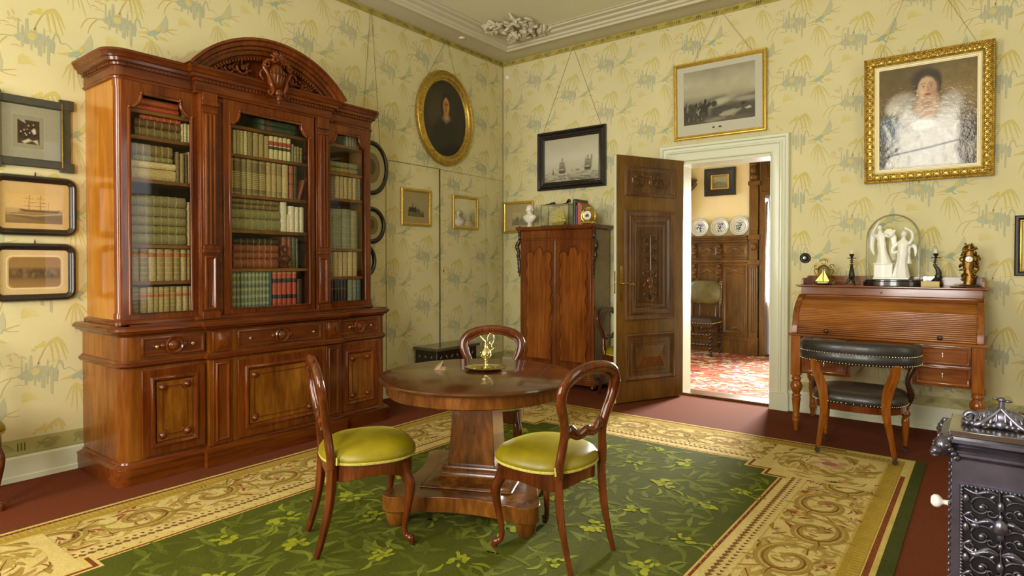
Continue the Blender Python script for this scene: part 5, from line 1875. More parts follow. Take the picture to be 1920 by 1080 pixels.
# top panel
b = dpanel(2.035, 2.33, mould + [(0.055, 0.0035)], 'top')
b.box(PX0 + 0.05, PX1 - 0.05, 0.042, 0.0465, 2.085, 2.28)
p = build(b, 'panel', M['door_panel'], dr, smooth=30)
b = MB()
um, zm = (PX0 + PX1) / 2, 2.182
for sx in (-1, 1):
    b.tube([(q[0], q[1], q[2]) for q in spiral((um + sx * 0.13, zm), 0.06, 0.012, 0.4, 0.4 + sx * 7.5, 24, 'xz', 0.048)], 0.009, 6)
    b.tube(bez([(um + sx * 0.04, 0.048, zm + 0.03), (um + sx * 0.08, 0.048, zm - 0.04), (um + sx * 0.2, 0.048, zm - 0.045), (um + sx * 0.225, 0.048, zm + 0.03)], 6), 0.008, 6)
    relief(b, [(um + sx * q, zm + w, 0.013, 0.024, sx * a) for q, w, a in ((0.05, 0.05, 0.8), (0.09, 0.062, 0.4), (0.18, 0.05, -0.6), (0.21, 0.0, -0.2), (0.07, -0.03, -0.9))], 1, 0.047)
b.ell((um, 0.048, zm), (0.028, 0.018, 0.045), 12, 8)
b.ell((um, 0.048, zm + 0.055), (0.02, 0.014, 0.02), 10, 6)
build(b, 'carving', M['door_panel'], p, smooth=60)
# long middle panel
b = dpanel(0.81, 1.90, mould + [(0.058, 0.002), (0.064, 0.012), (0.082, 0.016), (0.1, 0.008), (0.112, 0.003), (0.13, 0.003), (0.134, 0.011), (0.15, 0.013), (0.158, 0.006), (0.17, 0.004)], 'middle')
b.box(PX0 + 0.05, PX1 - 0.05, 0.04, 0.0455, 0.86, 1.85)
p = build(b, 'panel', M['door_panel'], dr, smooth=30)
b = MB()
zc = 1.35
for z in (1.0, 1.70):
    b.box(um - 0.145, um + 0.145, 0.047, 0.056, z - 0.006, z + 0.006)
for sx in (-1, 1):
    b.box(um + sx * 0.108 - 0.005, um + sx * 0.108 + 0.005, 0.047, 0.056, 0.98, 1.72)
b.tube([(um - 0.1, 0.048, 1.56)] + [(um - 0.1 * math.cos(a), 0.048, 1.56 + 0.1 * math.sin(a)) for a in [k * PI / 10 for k in range(1, 10)]] + [(um + 0.1, 0.048, 1.56)], 0.008, 6, up=(0, 1, 0))
b.tube([(um, 0.047, 1.02), (um, 0.05, 1.3), (um, 0.047, 1.66)], [0.012, 0.016, 0.008], 8)
b.ell((um, 0.05, 1.2), (0.045, 0.02, 0.05), 14, 8)
b.ell((um, 0.05, 1.14), (0.026, 0.018, 0.03), 12, 8)
b.ell((um, 0.05, 1.29), (0.055, 0.016, 0.022), 12, 8)
for sx in (-1, 1):
    for z0, r in ((1.60, 0.028), (1.50, 0.034), (1.40, 0.04), (1.06, 0.035)):
        b.tube(spiral((um + sx * 0.045, z0), r, 0.006, -0.5, -0.5 + sx * 6.0, 18, 'xz', 0.048), 0.007, 6)
        relief(b, [(um + sx * 0.03, z0 - 0.05, 0.013, 0.03, sx * 0.6), (um + sx * 0.075, z0 + 0.01, 0.012, 0.026, sx * -0.5)], 1, 0.047)
    relief(b, [(um + sx * 0.08, 1.26, 0.014, 0.04, sx * 0.3), (um + sx * 0.07, 1.17, 0.014, 0.036, sx * -0.4), (um + sx * 0.03, 1.645, 0.01, 0.02, sx * -0.8)], 1, 0.047)
build(b, 'carving', M['door_panel'], p, smooth=60)
# bottom panel with raised lozenge
b = dpanel(0.215, 0.685, mould + [(0.058, 0.002), (0.09, 0.002), (0.094, 0.006), (0.1, 0.006), (0.104, 0.002), (0.12, 0.002)], 'bottom')
b.box(PX0 + 0.05, PX1 - 0.05, 0.04, 0.0455, 0.265, 0.635)
p = build(b, 'panel', M['door_panel'], dr, smooth=30)
b = MB()
x0, x1, z0, z1 = um - 0.185, um + 0.185, 0.345, 0.555
b.add([(x0, 0.045, z0), (x1, 0.045, z0), (x1, 0.045, z1), (x0, 0.045, z1), (x0, 0.054, z0), (x1, 0.054, z0), (x1, 0.054, z1), (x0, 0.054, z1), (um - 0.1, 0.088, 0.45), (um + 0.1, 0.088, 0.45)],
      [(0, 1, 5, 4), (1, 2, 6, 5), (2, 3, 7, 6), (3, 0, 4, 7), (4, 5, 9, 8), (5, 6, 9), (6, 7, 8, 9), (7, 4, 8)])
b.box(um - 0.03, um + 0.03, 0.045, 0.052, 0.578, 0.60)
b.box(um - 0.03, um + 0.03, 0.045, 0.052, 0.30, 0.322)
build(b, 'raised_lozenge', M['door_panel'], p, smooth=0)
b = MB()
ex, ez = 0.80, 1.18
pts = []
for i in range(13):
    t = i / 12
    pts.append((0.012 + 0.012 * abs(math.sin(t * PI * 4)) * (1 - t * 0.3), ez + t * 0.165))
pts.append((0.003, ez + 0.178))
lo = [(w, 2 * ez - z) for w, z in pts[1:]]
b.prism([(ex + w, z) for w, z in pts] + [(ex - w, z) for w, z in pts[::-1]] + [(ex - w, z) for w, z in lo] + [(ex + w, z) for w, z in lo[::-1]], 0.044, 0.047, 'y')
build(b, 'escutcheon', M['brass'], dr, smooth=0)
b = MB().at((ex, 0.044, ez), rx=-R90)
b.lathe([(0, 0), (0.012, 0), (0.012, 0.006), (0.007, 0.01), (0.007, 0.045), (0.0, 0.05)], 12)
b.home()
b.tube(bez([(ex, 0.088, ez), (ex - 0.03, 0.092, ez + 0.004), (ex - 0.07, 0.09, ez - 0.008), (ex - 0.11, 0.088, ez - 0.002), (ex - 0.13, 0.086, ez - 0.016)], 6), lerpl([0.009, 0.0075, 0.006, 0.008, 0.005], 6), 10)
build(b, 'handle', M['brass'], dr, smooth=60)
b = MB()
b.box(L_ - 0.001, L_ + 0.0015, 0.004, 0.026, 1.08, 1.30)
b.box(L_ + 0.001, L_ + 0.004, 0.009, 0.021, 1.18, 1.21)
build(b, 'lock_plate', M['nail'], dr)


# ---------------------------------------------------------------- roll-top desk
DXC = 4.225
dk_ = thing('rolltop_desk', 'mahogany cylinder roll top desk on turned legs against the papered wall', 'desk', (DXC, 0, 0))
legp = [(0.0, 0.0), (0.016, 0.0), (0.02, 0.012), (0.018, 0.03), (0.022, 0.05), (0.026, 0.075), (0.03, 0.082), (0.03, 0.092), (0.024, 0.1), (0.028, 0.12), (0.024, 0.13), (0.032, 0.24), (0.036, 0.265),
        (0.028, 0.275), (0.036, 0.285), (0.036, 0.295), (0.026, 0.305), (0.034, 0.325), (0.046, 0.35), (0.048, 0.37), (0.04, 0.395), (0.03, 0.41), (0.038, 0.425), (0.038, 0.437), (0.03, 0.445), (0.034, 0.462), (0.0, 0.462)]
for x in (-0.598, 0.598):
    for y in (-0.702, -0.09):
        b = MB()
        b.lathe(legp, 20, (x, y, 0))
        b.box(x - 0.037, x + 0.037, y - 0.037, y + 0.037, 0.46, 0.785)
        build(b, 'leg', M['desk_leg'], dk_, smooth=45, bevel=0.002)
b = MB()
for sx in (-1, 1):
    b.box(sx * 0.205, sx * 0.615, -0.695, -0.07, 0.475, 0.785)
b.box(-0.21, 0.21, -0.69, -0.07, 0.655, 0.785)
for sx in (-1, 1):
    pts = [(sx * 0.206, 0.66)] + [(sx * (0.206 - 0.085 * math.sin(a)), 0.56 + 0.095 * (1 - math.cos(a)) + 0.005) for a in [k / 8 * PI / 2 for k in range(9)]]
    b.prism(pts, -0.69, -0.672, 'y')
build(b, 'drawer_case', M['desk_dark'], dk_, bevel=0.003)
b = MB()
b.box(-0.655, 0.655, -0.752, -0.035, 0.785, 0.803)
build(b, 'writing_ledge', M['desk_wood'], dk_, bevel=0.005)
for sx in (-1, 1):
    for z0, z1 in ((0.64, 0.775), (0.49, 0.63)):
        b = MB()
        x0, x1 = sorted((sx * 0.225, sx * 0.558))
        b.box(x0, x1, -0.712, -0.69, z0, z1)
        b.at(((x0 + x1) / 2, -0.712, (z0 + z1) / 2))
        b.rectframe(x1 - x0, z1 - z0, [(0, 0), (0.0, 0.006), (0.012, 0.012), (0.02, 0.008), (0.024, 0.0)])
        d = build(b.home(), 'drawer', M['desk_dark'], dk_, bevel=0.002)
        b = MB().at(((x0 + x1) / 2, -0.712, (z0 + z1) / 2 + 0.012), rx=R90)
        b.lathe([(0, 0), (0.007, 0), (0.006, 0.003), (0, 0.004)], 10)
        b.home()
        b.box((x0 + x1) / 2 - 0.003, (x0 + x1) / 2 + 0.003, -0.715, -0.711, (z0 + z1) / 2 - 0.012, (z0 + z1) / 2 + 0.008)
        build(b, 'keyhole', M['nail'], d)
# roll: quarter cylinder with tambour ribs in its lower part
def roll(t, off=0.0):
    return (-0.405 - (0.30 + off) * math.cos(t), 0.803 + (0.297 + off) * math.sin(t))
for sx in (-1, 1):
    b = MB()
    pts = [roll(PI / 2 * k / 20, 0.018) for k in range(21)]
    pts = [(p[0], p[1]) for p in pts] + [(-0.05, 1.115), (-0.05, 0.803)]
    b.prism(pts, sx * 0.588, sx * 0.632, 'x')
    build(b, 'end_panel', M['desk_leg'], dk_, smooth=30, bevel=0.004)
b = MB()
prof = []
N = 30
for k in range(N):
    t0, t1 = PI / 2 * 0.97 * k / N, PI / 2 * 0.97 * (k + 1) / N
    if k < 15:
        for q in range(6):
            t = t0 + (t1 - t0) * q / 6
            prof.append(roll(t, 0.001 + 0.0055 * math.sin(PI * q / 6) ** 0.7))
    else:
        prof.append(roll(t0, 0.004))
        prof.append(roll(t0 + (t1 - t0) * 0.93, 0.004))
prof.append(roll(PI / 2 * 0.97, 0.004))
vs, fs = [], []
for y, z in prof:
    vs += [(-0.588, y, z), (0.588, y, z)]
for k in range(len(prof) - 1):
    fs.append((2 * k, 2 * k + 1, 2 * k + 3, 2 * k + 2))
b.add(vs, fs)
build(b, 'roll_shutter', M['desk_wood'], dk_, smooth=50)
for x in (-0.375, 0.375):
    b = MB().at((x, -0.706, 0.835), rx=R90)
    b.lathe([(0, 0), (0.01, 0.0), (0.008, 0.01), (0.016, 0.02), (0.018, 0.027), (0.012, 0.034), (0, 0.035)], 16)
    build(b, 'pull_knob', M['carved_dark'], dk_, smooth=50)
b = MB()
b.box(-0.622, 0.622, -0.43, -0.04, 1.112, 1.176)
b.box(-0.628, 0.628, -0.443, -0.04, 1.098, 1.112)
build(b, 'top_drawer_band', M['desk_dark'], dk_, bevel=0.004)
b = MB().at((-0.03, -0.43, 1.145), rx=R90)
b.lathe([(0, 0), (0.011, 0), (0.009, 0.004), (0, 0.005)], 14)
build(b, 'band_keyhole', M['carved_dark'], dk_)
b = MB()
b.box(-0.662, 0.662, -0.468, -0.03, 1.18, 1.193)
b.box(-0.645, 0.645, -0.45, -0.035, 1.174, 1.182)
build(b, 'top_board', M['desk_dark'], dk_, bevel=0.004)
b = MB()
b.box(-0.632, 0.632, -0.055, -0.038, 1.193, 1.266)
for sx in (-1, 1):
    pts = [(-0.055, 1.193), (-0.055, 1.266), (-0.15, 1.266), (-0.19, 1.25), (-0.36, 1.248), (-0.385, 1.238), (-0.39, 1.193)]
    b.prism(pts, sx * 0.615, sx * 0.632, 'x')
build(b, 'gallery', M['desk_wood'], dk_, smooth=20, bevel=0.002)

# ---------------------------------------------------------------- things on the desk
DT = 1.1935
pf = thing('photo_frame', 'ornate brass stand frame with an oval picture at the doorway end of the desk', 'picture frame', (3.732, -0.20, DT), 0.15)
ov = lambda a: [((0.052 - a) * math.cos(t), 0.105 + (0.066 - a) * math.sin(t)) for t in [2 * PI * k / 32 for k in range(32)]]
b = MB()
b.loopframe(ov, [(0, 0), (0.0, 0.008), (0.006, 0.012), (0.012, 0.008), (0.014, 0.002)])
for sx in (-1, 1):
    b.tube(spiral((sx * 0.06, 0.155), 0.022, 0.005, 0, sx * 5.4, 16, 'xz', -0.005), 0.0042, 6)
    b.tube(spiral((sx * 0.055, 0.05), 0.02, 0.005, 0, -sx * 5.4, 16, 'xz', -0.005), 0.0042, 6)
    b.tube(bez([(sx * 0.05, -0.005, 0.13), (sx * 0.075, -0.005, 0.12), (sx * 0.06, -0.005, 0.08), (sx * 0.045, -0.005, 0.02), (sx * 0.05, -0.005, 0.006)], 6), 0.0042, 6)
b.tube([(0.032 * math.cos(a), -0.005, 0.19 + 0.03 * math.sin(a)) for a in [PI * k / 12 for k in range(13)]], 0.004, 6)
b.tube([(0.018 * math.cos(a), -0.005, 0.192 + 0.018 * math.sin(a)) for a in [2 * PI * k / 16 for k in range(16)]], 0.003, 6, closed=True)
build(b, 'scroll_frame', M['brass'], pf, smooth=60)
b = MB()
b.prism(ov(0.013), -0.003, -0.001, 'y', S(120, 104, 60))
F = Flat(b, (0, -0.003, 0), (1, 0, 0), (0, 0, 1), (0, -1, 0))
F.oval(0, 0.115, 0.014, 0.02, S(196, 176, 136), 1)
F.oval(0, 0.075, 0.03, 0.026, S(60, 54, 40), 1)
build(b, 'oval_picture', M['print'], pf, colattr=True, recalc=False)
b = MB()
b.tube([(0, 0.0, 0.16), (0, 0.055, 0.006)], 0.004, 6)
build(b, 'rear_strut', M['brass'], pf)

gd = thing('glass_dish', 'low clear glass dish on the desk in front of the brass stand frame', 'dish', (3.765, -0.345, DT))
b = MB()
b.at(scale=(1.35, 0.8, 1))
b.lathe([(0.0, 0.0), (0.045, 0.0), (0.06, 0.012), (0.064, 0.028), (0.06, 0.03), (0.055, 0.014), (0.04, 0.006), (0.0, 0.005)], 28)
b.home()
gmat, gnt, gb = newmat('clear_glass')
setp(gb, rough=0.03, trans=1.0, ior=1.45)
gb.inputs['Base Color'].default_value = (0.95, 0.97, 0.95, 1)
build(b, 'bowl', gmat, gd, smooth=60)
bs = thing('brass_sailing_boat', 'small polished brass sailing boat ornament standing in the glass dish', 'ornament', (3.755, -0.345, DT + 0.0062))
b = MB()
b.prism([(-0.05, 0.018), (0.045, 0.018), (0.03, 0.0), (-0.035, 0.0)], -0.012, 0.012, 'y')
build(b, 'hull', M['bright_brass'], bs, bevel=0.002)
b = MB()
b.add([(-0.062, 0.0, 0.02), (-0.002, -0.008, 0.022), (-0.004, 0, 0.095), (-0.062, 0.002, 0.022)], [(0, 1, 2)])
b.prism([(-0.062, 0.02), (-0.002, 0.02), (-0.004, 0.1)], -0.0015, 0.0015, 'y')
b.prism([(0.004, 0.02), (0.05, 0.02), (0.006, 0.115)], -0.0015, 0.0015, 'y')
b.tube([(0.001, 0, 0.015), (0.001, 0, 0.125)], 0.0025, 6)
b.ell((0.001, 0, 0.127), 0.005, 8, 6)
build(b, 'sails', M['brass'], bs, smooth=20)


def candlestick(label, loc, rz):
    t = thing('candlestick', label, 'candlestick', loc, rz, 'bronze dolphin candlesticks on the desk')
    b = MB()
    for k in range(3):
        a = k * 2 * PI / 3 + 0.5
        b.tube(bez([(0, 0, 0.06), (0.018 * math.cos(a), 0.018 * math.sin(a), 0.045), (0.036 * math.cos(a), 0.036 * math.sin(a), 0.018), (0.05 * math.cos(a), 0.05 * math.sin(a), 0.004)], 6), lerpl([0.014, 0.012, 0.01, 0.005], 6), 8)
    build(b, 'tripod', M['bronze'], t, smooth=60)
    b = MB()
    b.tube(bez([(0.004, 0, 0.045), (0.016, 0, 0.075), (0.02, 0, 0.105), (0.01, 0, 0.14), (-0.006, 0, 0.165), (-0.006, 0, 0.2), (0, 0, 0.225)], 6), lerpl([0.014, 0.024, 0.021, 0.014, 0.011, 0.008, 0.006], 6), 12)
    for q, z in enumerate((0.17, 0.187, 0.203)):
        b.tube([(-0.02, 0, z), (0.012, 0.0, z + 0.004)], 0.003, 6)
        b.tube([(-0.006, -0.018, z + 0.004), (-0.006, 0.018, z + 0.004)], 0.0028, 6)
    b.ell((0.022, 0, 0.09), (0.012, 0.024, 0.026), 10, 8)
    build(b, 'dolphin_stem', M['bronze'], t, smooth=60)
    b = MB()
    b.lathe([(0, 0.222), (0.034, 0.224), (0.036, 0.228), (0.01, 0.231), (0.008, 0.236), (0.016, 0.246), (0.02, 0.258), (0.015, 0.262), (0.012, 0.258), (0, 0.257)], 18)
    build(b, 'cup', M['bronze'], t, smooth=50)
    b = MB()
    b.lathe([(0.0, 0.2575), (0.0085, 0.2575), (0.0085, 0.293), (0.004, 0.295), (0, 0.295)], 12)
    build(b, 'candle_stub', plain('wax_stub', S(226, 222, 204), 0.4) if 'wax_stub' not in bpy.data.materials else bpy.data.materials['wax_stub'], t, smooth=50)
    return t


c1 = candlestick('dark bronze dolphin candlestick between the brass frame and the glass dome', (3.957, -0.25, DT), -1.4)
copy_thing(c1, (4.545, -0.22, DT), 0.15, 'dark bronze dolphin candlestick between the glass dome and the gilt clock')

gl = thing('glass_dome', 'tall glass dome on a black base covering the white figure group on the desk', 'glass dome', (4.255, -0.25, DT))
dome_sh = lambda w, d, n=40: [(w * (abs(math.cos(a)) ** 0.85) * (1 if math.cos(a) > 0 else -1), d * (abs(math.sin(a)) ** 0.85) * (1 if math.sin(a) > 0 else -1)) for a in [2 * PI * k / n for k in range(n)]]
b = MB()
b.prism(dome_sh(0.212, 0.135), 0.0, 0.036, 'z')
b.prism(dome_sh(0.2, 0.123), 0.036, 0.05, 'z')
build(b, 'base', M['black_frame'], gl, smooth=35, bevel=0.003)
b = MB()
rings = [(1.0, 0.051), (1.0, 0.38)] + [(math.cos(t), 0.38 + 0.205 * math.sin(t)) for t in [PI / 2 * k / 12 for k in range(1, 12)]]
vs, fs = [], []
for s_, z in rings:
    vs += [(x * s_, y * s_, z) for x, y in dome_sh(0.192, 0.115)]
for r in range(len(rings) - 1):
    for i in range(40):
        j = (i + 1) % 40
        fs.append((r * 40 + i, r * 40 + j, r * 40 + 40 + j, r * 40 + 40 + i))
vs.append((0, 0, 0.585))
k = (len(rings) - 1) * 40
fs += [(k + i, k + (i + 1) % 40, len(vs) - 1) for i in range(40)]
b.add(vs, fs)
build(b, 'glass', M['dome_pane'], gl, smooth=80)
fg = thing('figure_group', 'white biscuit porcelain figure group of robed figures under the glass dome', 'sculpture', (4.255, -0.25, DT + 0.0515))
b = MB()
b.box(-0.135, 0.115, -0.06, 0.06, 0.0, 0.018)
b.box(-0.13, 0.0, -0.05, 0.055, 0.018, 0.12)
b.box(-0.135, 0.005, -0.055, 0.06, 0.12, 0.132)
build(b, 'plinth', M['biscuit'], fg, bevel=0.004)


def robed(name, loc, h, lean, arms, wings):
    k = h / 0.36
    b = MB().at(loc, ry=lean, scale=(k, k, k))
    rings = [(0.062, 0.05, 0.0, 0.0), (0.05, 0.042, 0.05, 0.004), (0.036, 0.032, 0.11, 0.002), (0.034, 0.03, 0.16, 0.0), (0.04, 0.032, 0.185, 0.0), (0.032, 0.026, 0.215, 0.0), (0.036, 0.03, 0.245, -0.003), (0.044, 0.026, 0.275, 0.0), (0.02, 0.018, 0.295, 0.0), (0.013, 0.013, 0.305, 0.0), (0.013, 0.013, 0.32, -0.002)]
    n = 24
    vs, fs = [], []
    for rx, ry, z, dy in rings:
        for i in range(n):
            a = 2 * PI * i / n
            f = 1 + (0.08 * math.cos(7 * a) if z < 0.17 else 0)
            vs.append((rx * f * math.cos(a), ry * f * math.sin(a) + dy, z))
    for r in range(len(rings) - 1):
        for i in range(n):
            j = (i + 1) % n
            fs.append((r * n + i, r * n + j, r * n + n + j, r * n + n + i))
    b.add(vs, fs + [tuple(range(n - 1, -1, -1))])
    b.ell((0, -0.004, 0.338), (0.019, 0.022, 0.026), 14, 10)
    b.ell((0, 0.006, 0.346), (0.022, 0.023, 0.022), 12, 8)
    b.ell((0, -0.025, 0.335), (0.004, 0.006, 0.006), 8, 6)
    for pts in arms:
        b.tube(bez(pts, 5), lerpl([0.013, 0.0115, 0.01, 0.008][:len(pts)], 5), 8)
        b.ell(pts[-1], (0.01, 0.008, 0.012), 8, 6)
    for pts in wings:
        b.tube(bez(pts, 5), lerpl([(0.012, 0.006), (0.03, 0.007), (0.022, 0.005), (0.004, 0.003)], 5), 8, up=(0, 1, 0))
    return build(b, name, M['biscuit'], fg, smooth=70)


robed('standing_figure', (0.055, -0.01, 0.018), 0.37, 0.06, [[(-0.04, 0, 0.265), (-0.07, -0.015, 0.22), (-0.06, -0.03, 0.19), (-0.03, -0.035, 0.2)], [(0.04, 0, 0.265), (0.06, -0.01, 0.31), (0.05, -0.015, 0.36), (0.01, -0.01, 0.385)]], [])
robed('winged_figure', (-0.065, 0.0, 0.13), 0.31, -0.1, [[(0.04, 0, 0.265), (0.07, -0.01, 0.25), (0.095, -0.02, 0.27), (0.12, -0.015, 0.30)], [(-0.04, 0, 0.265), (-0.06, -0.02, 0.3), (-0.03, -0.02, 0.35), (0.0, -0.01, 0.4)]],
      [[(-0.02, 0.03, 0.26), (-0.07, 0.045, 0.28), (-0.09, 0.045, 0.18), (-0.075, 0.04, 0.09)], [(0.02, 0.03, 0.26), (0.07, 0.045, 0.3), (0.1, 0.045, 0.22), (0.09, 0.04, 0.12)]])
robed('small_child_figure', (0.098, 0.015, 0.13), 0.18, 0.05, [[(-0.04, 0, 0.265), (-0.06, -0.02, 0.23), (-0.03, -0.035, 0.2), (0.0, -0.04, 0.2)]], [[(0.02, 0.03, 0.26), (0.07, 0.04, 0.29), (0.1, 0.04, 0.22), (0.1, 0.04, 0.12)]])

b = MB()
b.box(-0.06, 0.06, -0.03, 0.03, 0, 0.042, S(206, 188, 132))
b.box(-0.0605, 0.0605, -0.0305, 0.0305, 0.012, 0.0135, S(150, 128, 80))
tag(build(b, 'small_box', M['print'], loc=(4.517, -0.345, DT), smooth=0, bevel=0.001, colattr=True), 'small tan cardboard box in front of the candlestick beside the glass dome', 'box')
b = MB()
b.box(-0.05, 0.05, -0.0012, 0.0012, 0, 0.075)
b.box(-0.05, 0.05, -0.0012, 0.03, 0, 0.002)
tag(build(b, 'white_card', M['porcelain'], loc=(4.505, -0.145, DT), smooth=0), 'upright blank white card leaning near the candlestick and glass dome', 'card')

cc = thing('cartel_clock', 'gilt scrolled rococo clock with tiny white dial near the wall end of the desk', 'clock', (4.758, -0.22, DT + 0.002))
b = MB().at(scale=(1.25, 0.8, 1))
b.lathe([(0, 0), (0.054, 0), (0.056, 0.008), (0.046, 0.016), (0, 0.017)], 24)
b.home()
build(b, 'oval_base', M['carved_dark'], cc, smooth=40)
b = MB()
b.tube(bez([(0, 0, 0.015), (0.006, 0, 0.07), (-0.004, 0, 0.13), (0, 0, 0.19), (0.002, 0, 0.26), (0.0, 0, 0.33)], 6), lerpl([(0.036, 0.02), (0.036, 0.02), (0.032, 0.018), (0.046, 0.02), (0.03, 0.014), (0.006, 0.006)], 6), 12, up=(0, 1, 0))
rs = random.Random(31)
for i in range(34):
    z = 0.05 + 0.27 * i / 33
    w = 0.04 if z < 0.14 else 0.055 if z < 0.26 else 0.03
    x = rs.choice((-1, 1)) * w * rs.uniform(0.55, 1.05)
    b.at((x, -0.012 + rs.uniform(-0.008, 0.008), z), rs.uniform(-0.6, 0.6), rs.uniform(-1.4, 1.4), rs.uniform(-1, 1)).ell((0, 0, 0), (rs.uniform(0.008, 0.014), 0.007, rs.uniform(0.018, 0.03)), 8, 6)
b.home()
for sx in (-1, 1):
    b.tube(spiral((sx * 0.044, 0.215), 0.024, 0.006, 0, sx * 5.4, 14, 'xz', -0.012), 0.006, 6)
    b.tube(spiral((sx * 0.03, 0.085), 0.022, 0.005, 0, -sx * 5.4, 14, 'xz', -0.016), 0.006, 6)
    b.tube(spiral((sx * 0.022, 0.29), 0.018, 0.005, 0, sx * 5.4, 14, 'xz', -0.01), 0.005, 6)
build(b, 'scroll_case', M['ormolu'], cc, smooth=60)
b = MB().at((0, -0.02, 0.212), rx=R90)
b.lathe([(0, 0), (0.028, 0), (0.028, 0.008), (0.024, 0.01), (0.0, 0.01)], 22)
build(b.home(), 'bezel', M['ormolu'], cc, smooth=40)
b = MB().at((0, -0.0302, 0.212), rx=R90)
b.col = S(240, 238, 232)
b.lathe([(0, 0), (0.0225, 0), (0.0, 0.002)], 22)
b.home()
F = Flat(b, (0, -0.0322, 0.212), (1, 0, 0), (0, 0, 1), (0, -1, 0))
for q in range(12):
    a = q * PI / 6
    F.oval(0.018 * math.cos(a), 0.018 * math.sin(a), 0.0016, 0.0016, S(40, 40, 50), 1, 6)
F.stroke([(0, 0), (0.006, -0.011)], [0.001, 0.0006], S(30, 30, 40), 2, 1)
F.stroke([(0, 0), (0.003, 0.014)], [0.001, 0.0005], S(30, 30, 40), 2, 1)
build(b, 'dial', M['gloss_paint'], cc, smooth=0, colattr=True, recalc=False)
b = MB()
b.at(scale=(1.3, 0.7, 1))
b.lathe([(0, 0), (0.04, 0), (0.05, 0.006), (0.046, 0.008), (0.0, 0.004)], 24)
b.home()
tag(build(b, 'small_tray', M['bright_brass'], loc=(4.70, -0.37, DT), smooth=50), 'small shiny tray in front of the gilt scrolled clock on the desk', 'tray')
b = MB()
b.prism([(-0.05, 0.0), (0.06, 0.0), (0.058, 0.008), (-0.045, 0.01)], -0.012, 0.012, 'y')
tag(build(b, 'paper_knife', M['carved_dark'], loc=(4.79, -0.41, DT), rz=0.1, bevel=0.002), 'flat dark paper knife at the front edge of the desk top below the gilt clock', 'paper knife')

# ---------------------------------------------------------------- black leather desk chair
dc = thing('desk_chair', 'mahogany desk chair with curved black leather back and studded seat before the desk', 'chair', (4.145, -1.10, 0.0))
DCW = M['desk_leg']


def dc_out(g, n=36):
    pts = []
    for i in range(n):
        a = 2 * PI * i / n
        c, s_ = math.cos(a), math.sin(a)
        pts.append(((0.295 + g) * abs(c) ** 0.7 * (1 if c > 0 else -1), (0.262 + g) * abs(s_) ** 0.7 * (1 if s_ > 0 else -1)))
    return pts


b = MB()
b.prism(dc_out(-0.012), 0.345, 0.395, 'z')
build(b, 'seat_rail', M['chair_wood'], dc, smooth=40, bevel=0.004)
b = MB()
vs, fs = [], []
rings = [(-0.004, 0.3955), (0.004, 0.415), (0.004, 0.44), (-0.012, 0.466), (-0.05, 0.482), (-0.13, 0.492)]
n = 36
for g, z in rings:
    vs += [(x, y, z) for x, y in dc_out(g)]
vs.append((0, 0, 0.494))
for r in range(len(rings) - 1):
    for i in range(n):
        j = (i + 1) % n
        fs.append((r * n + i, r * n + j, r * n + n + j, r * n + n + i))
k = (len(rings) - 1) * n
fs += [(k + i, k + (i + 1) % n, len(vs) - 1) for i in range(n)]
b.add(vs, fs + [tuple(range(n - 1, -1, -1))])
sc_ = build(b, 'seat_cushion', M['leather'], dc, smooth=80)
b = MB()
for i, (x, y) in enumerate(dc_out(0.005, 88)):
    b.ell((x, y, 0.405), 0.0055, 6, 4)
build(b, 'brass_nails', M['nail'], sc_, smooth=60)
plan = bez([(-0.335, 0.02, 0), (-0.345, -0.1, 0), (-0.30, -0.215, 0), (-0.17, -0.275, 0), (0, -0.292, 0), (0.17, -0.275, 0), (0.30, -0.215, 0), (0.345, -0.1, 0), (0.335, 0.02, 0)], 6)
b = MB()
m = len(plan)
sec = [(0.024, 0.0), (0.034, 0.025), (0.036, 0.055), (0.03, 0.068), (0.034, 0.08), (0.036, 0.115), (0.028, 0.14), (0.008, 0.152), (-0.014, 0.146), (-0.026, 0.12), (-0.03, 0.07), (-0.026, 0.02), (-0.01, -0.002)]
vs, fs = [], []
for i, p in enumerate(plan):
    t = (plan[min(i + 1, m - 1)] - plan[max(i - 1, 0)]).normalized()
    nx, ny = t.y, -t.x
    q = i / (m - 1)
    hgt = 0.86 + 0.17 * math.sin(PI * q)
    z0 = 0.693 - 0.012 * math.sin(PI * q)
    for o, z in sec:
        vs.append((p.x + nx * o, p.y + ny * o, z0 + z * hgt))
s_n = len(sec)
for i in range(m - 1):
    for k in range(s_n):
        l = (k + 1) % s_n
        fs.append((i * s_n + k, (i + 1) * s_n + k, (i + 1) * s_n + l, i * s_n + l))
fs += [tuple(range(s_n)), tuple(range(m * s_n - 1, (m - 1) * s_n - 1, -1))]
b.add(vs, fs)
bk = build(b, 'backrest', M['leather'], dc, smooth=70)
fine = bez([(p.x, p.y, p.z) for p in plan], 3)
for o, z in ((0.033, 0.008), (0.031, 0.07)):
    b = MB()
    for i in range(0, len(fine), 2):
        p = fine[i]
        t = (fine[min(i + 1, len(fine) - 1)] - fine[max(i - 1, 0)]).normalized()
        q = i / (len(fine) - 1)
        z0 = 0.693 - 0.012 * math.sin(PI * q)
        b.ell((p.x + t.y * o, p.y - t.x * o, z0 + z * (0.86 + 0.17 * math.sin(PI * q))), 0.0052, 6, 4)
    build(b, 'brass_nails', M['nail'], bk, smooth=60)


def caster(mb, x, y, z=0.0):
    mb.lathe([(0.0, 0.036), (0.012, 0.036), (0.012, 0.05), (0.0, 0.05)], 12, (x, y, z))
    mb.at((x, y - 0.008, z + 0.018), rx=R90).lathe([(0, -0.008), (0.016, -0.008), (0.018, 0), (0.016, 0.008), (0, 0.008)], 16).home()
    mb.box(x - 0.004, x + 0.004, y - 0.012, y - 0.004, z + 0.018, z + 0.04)


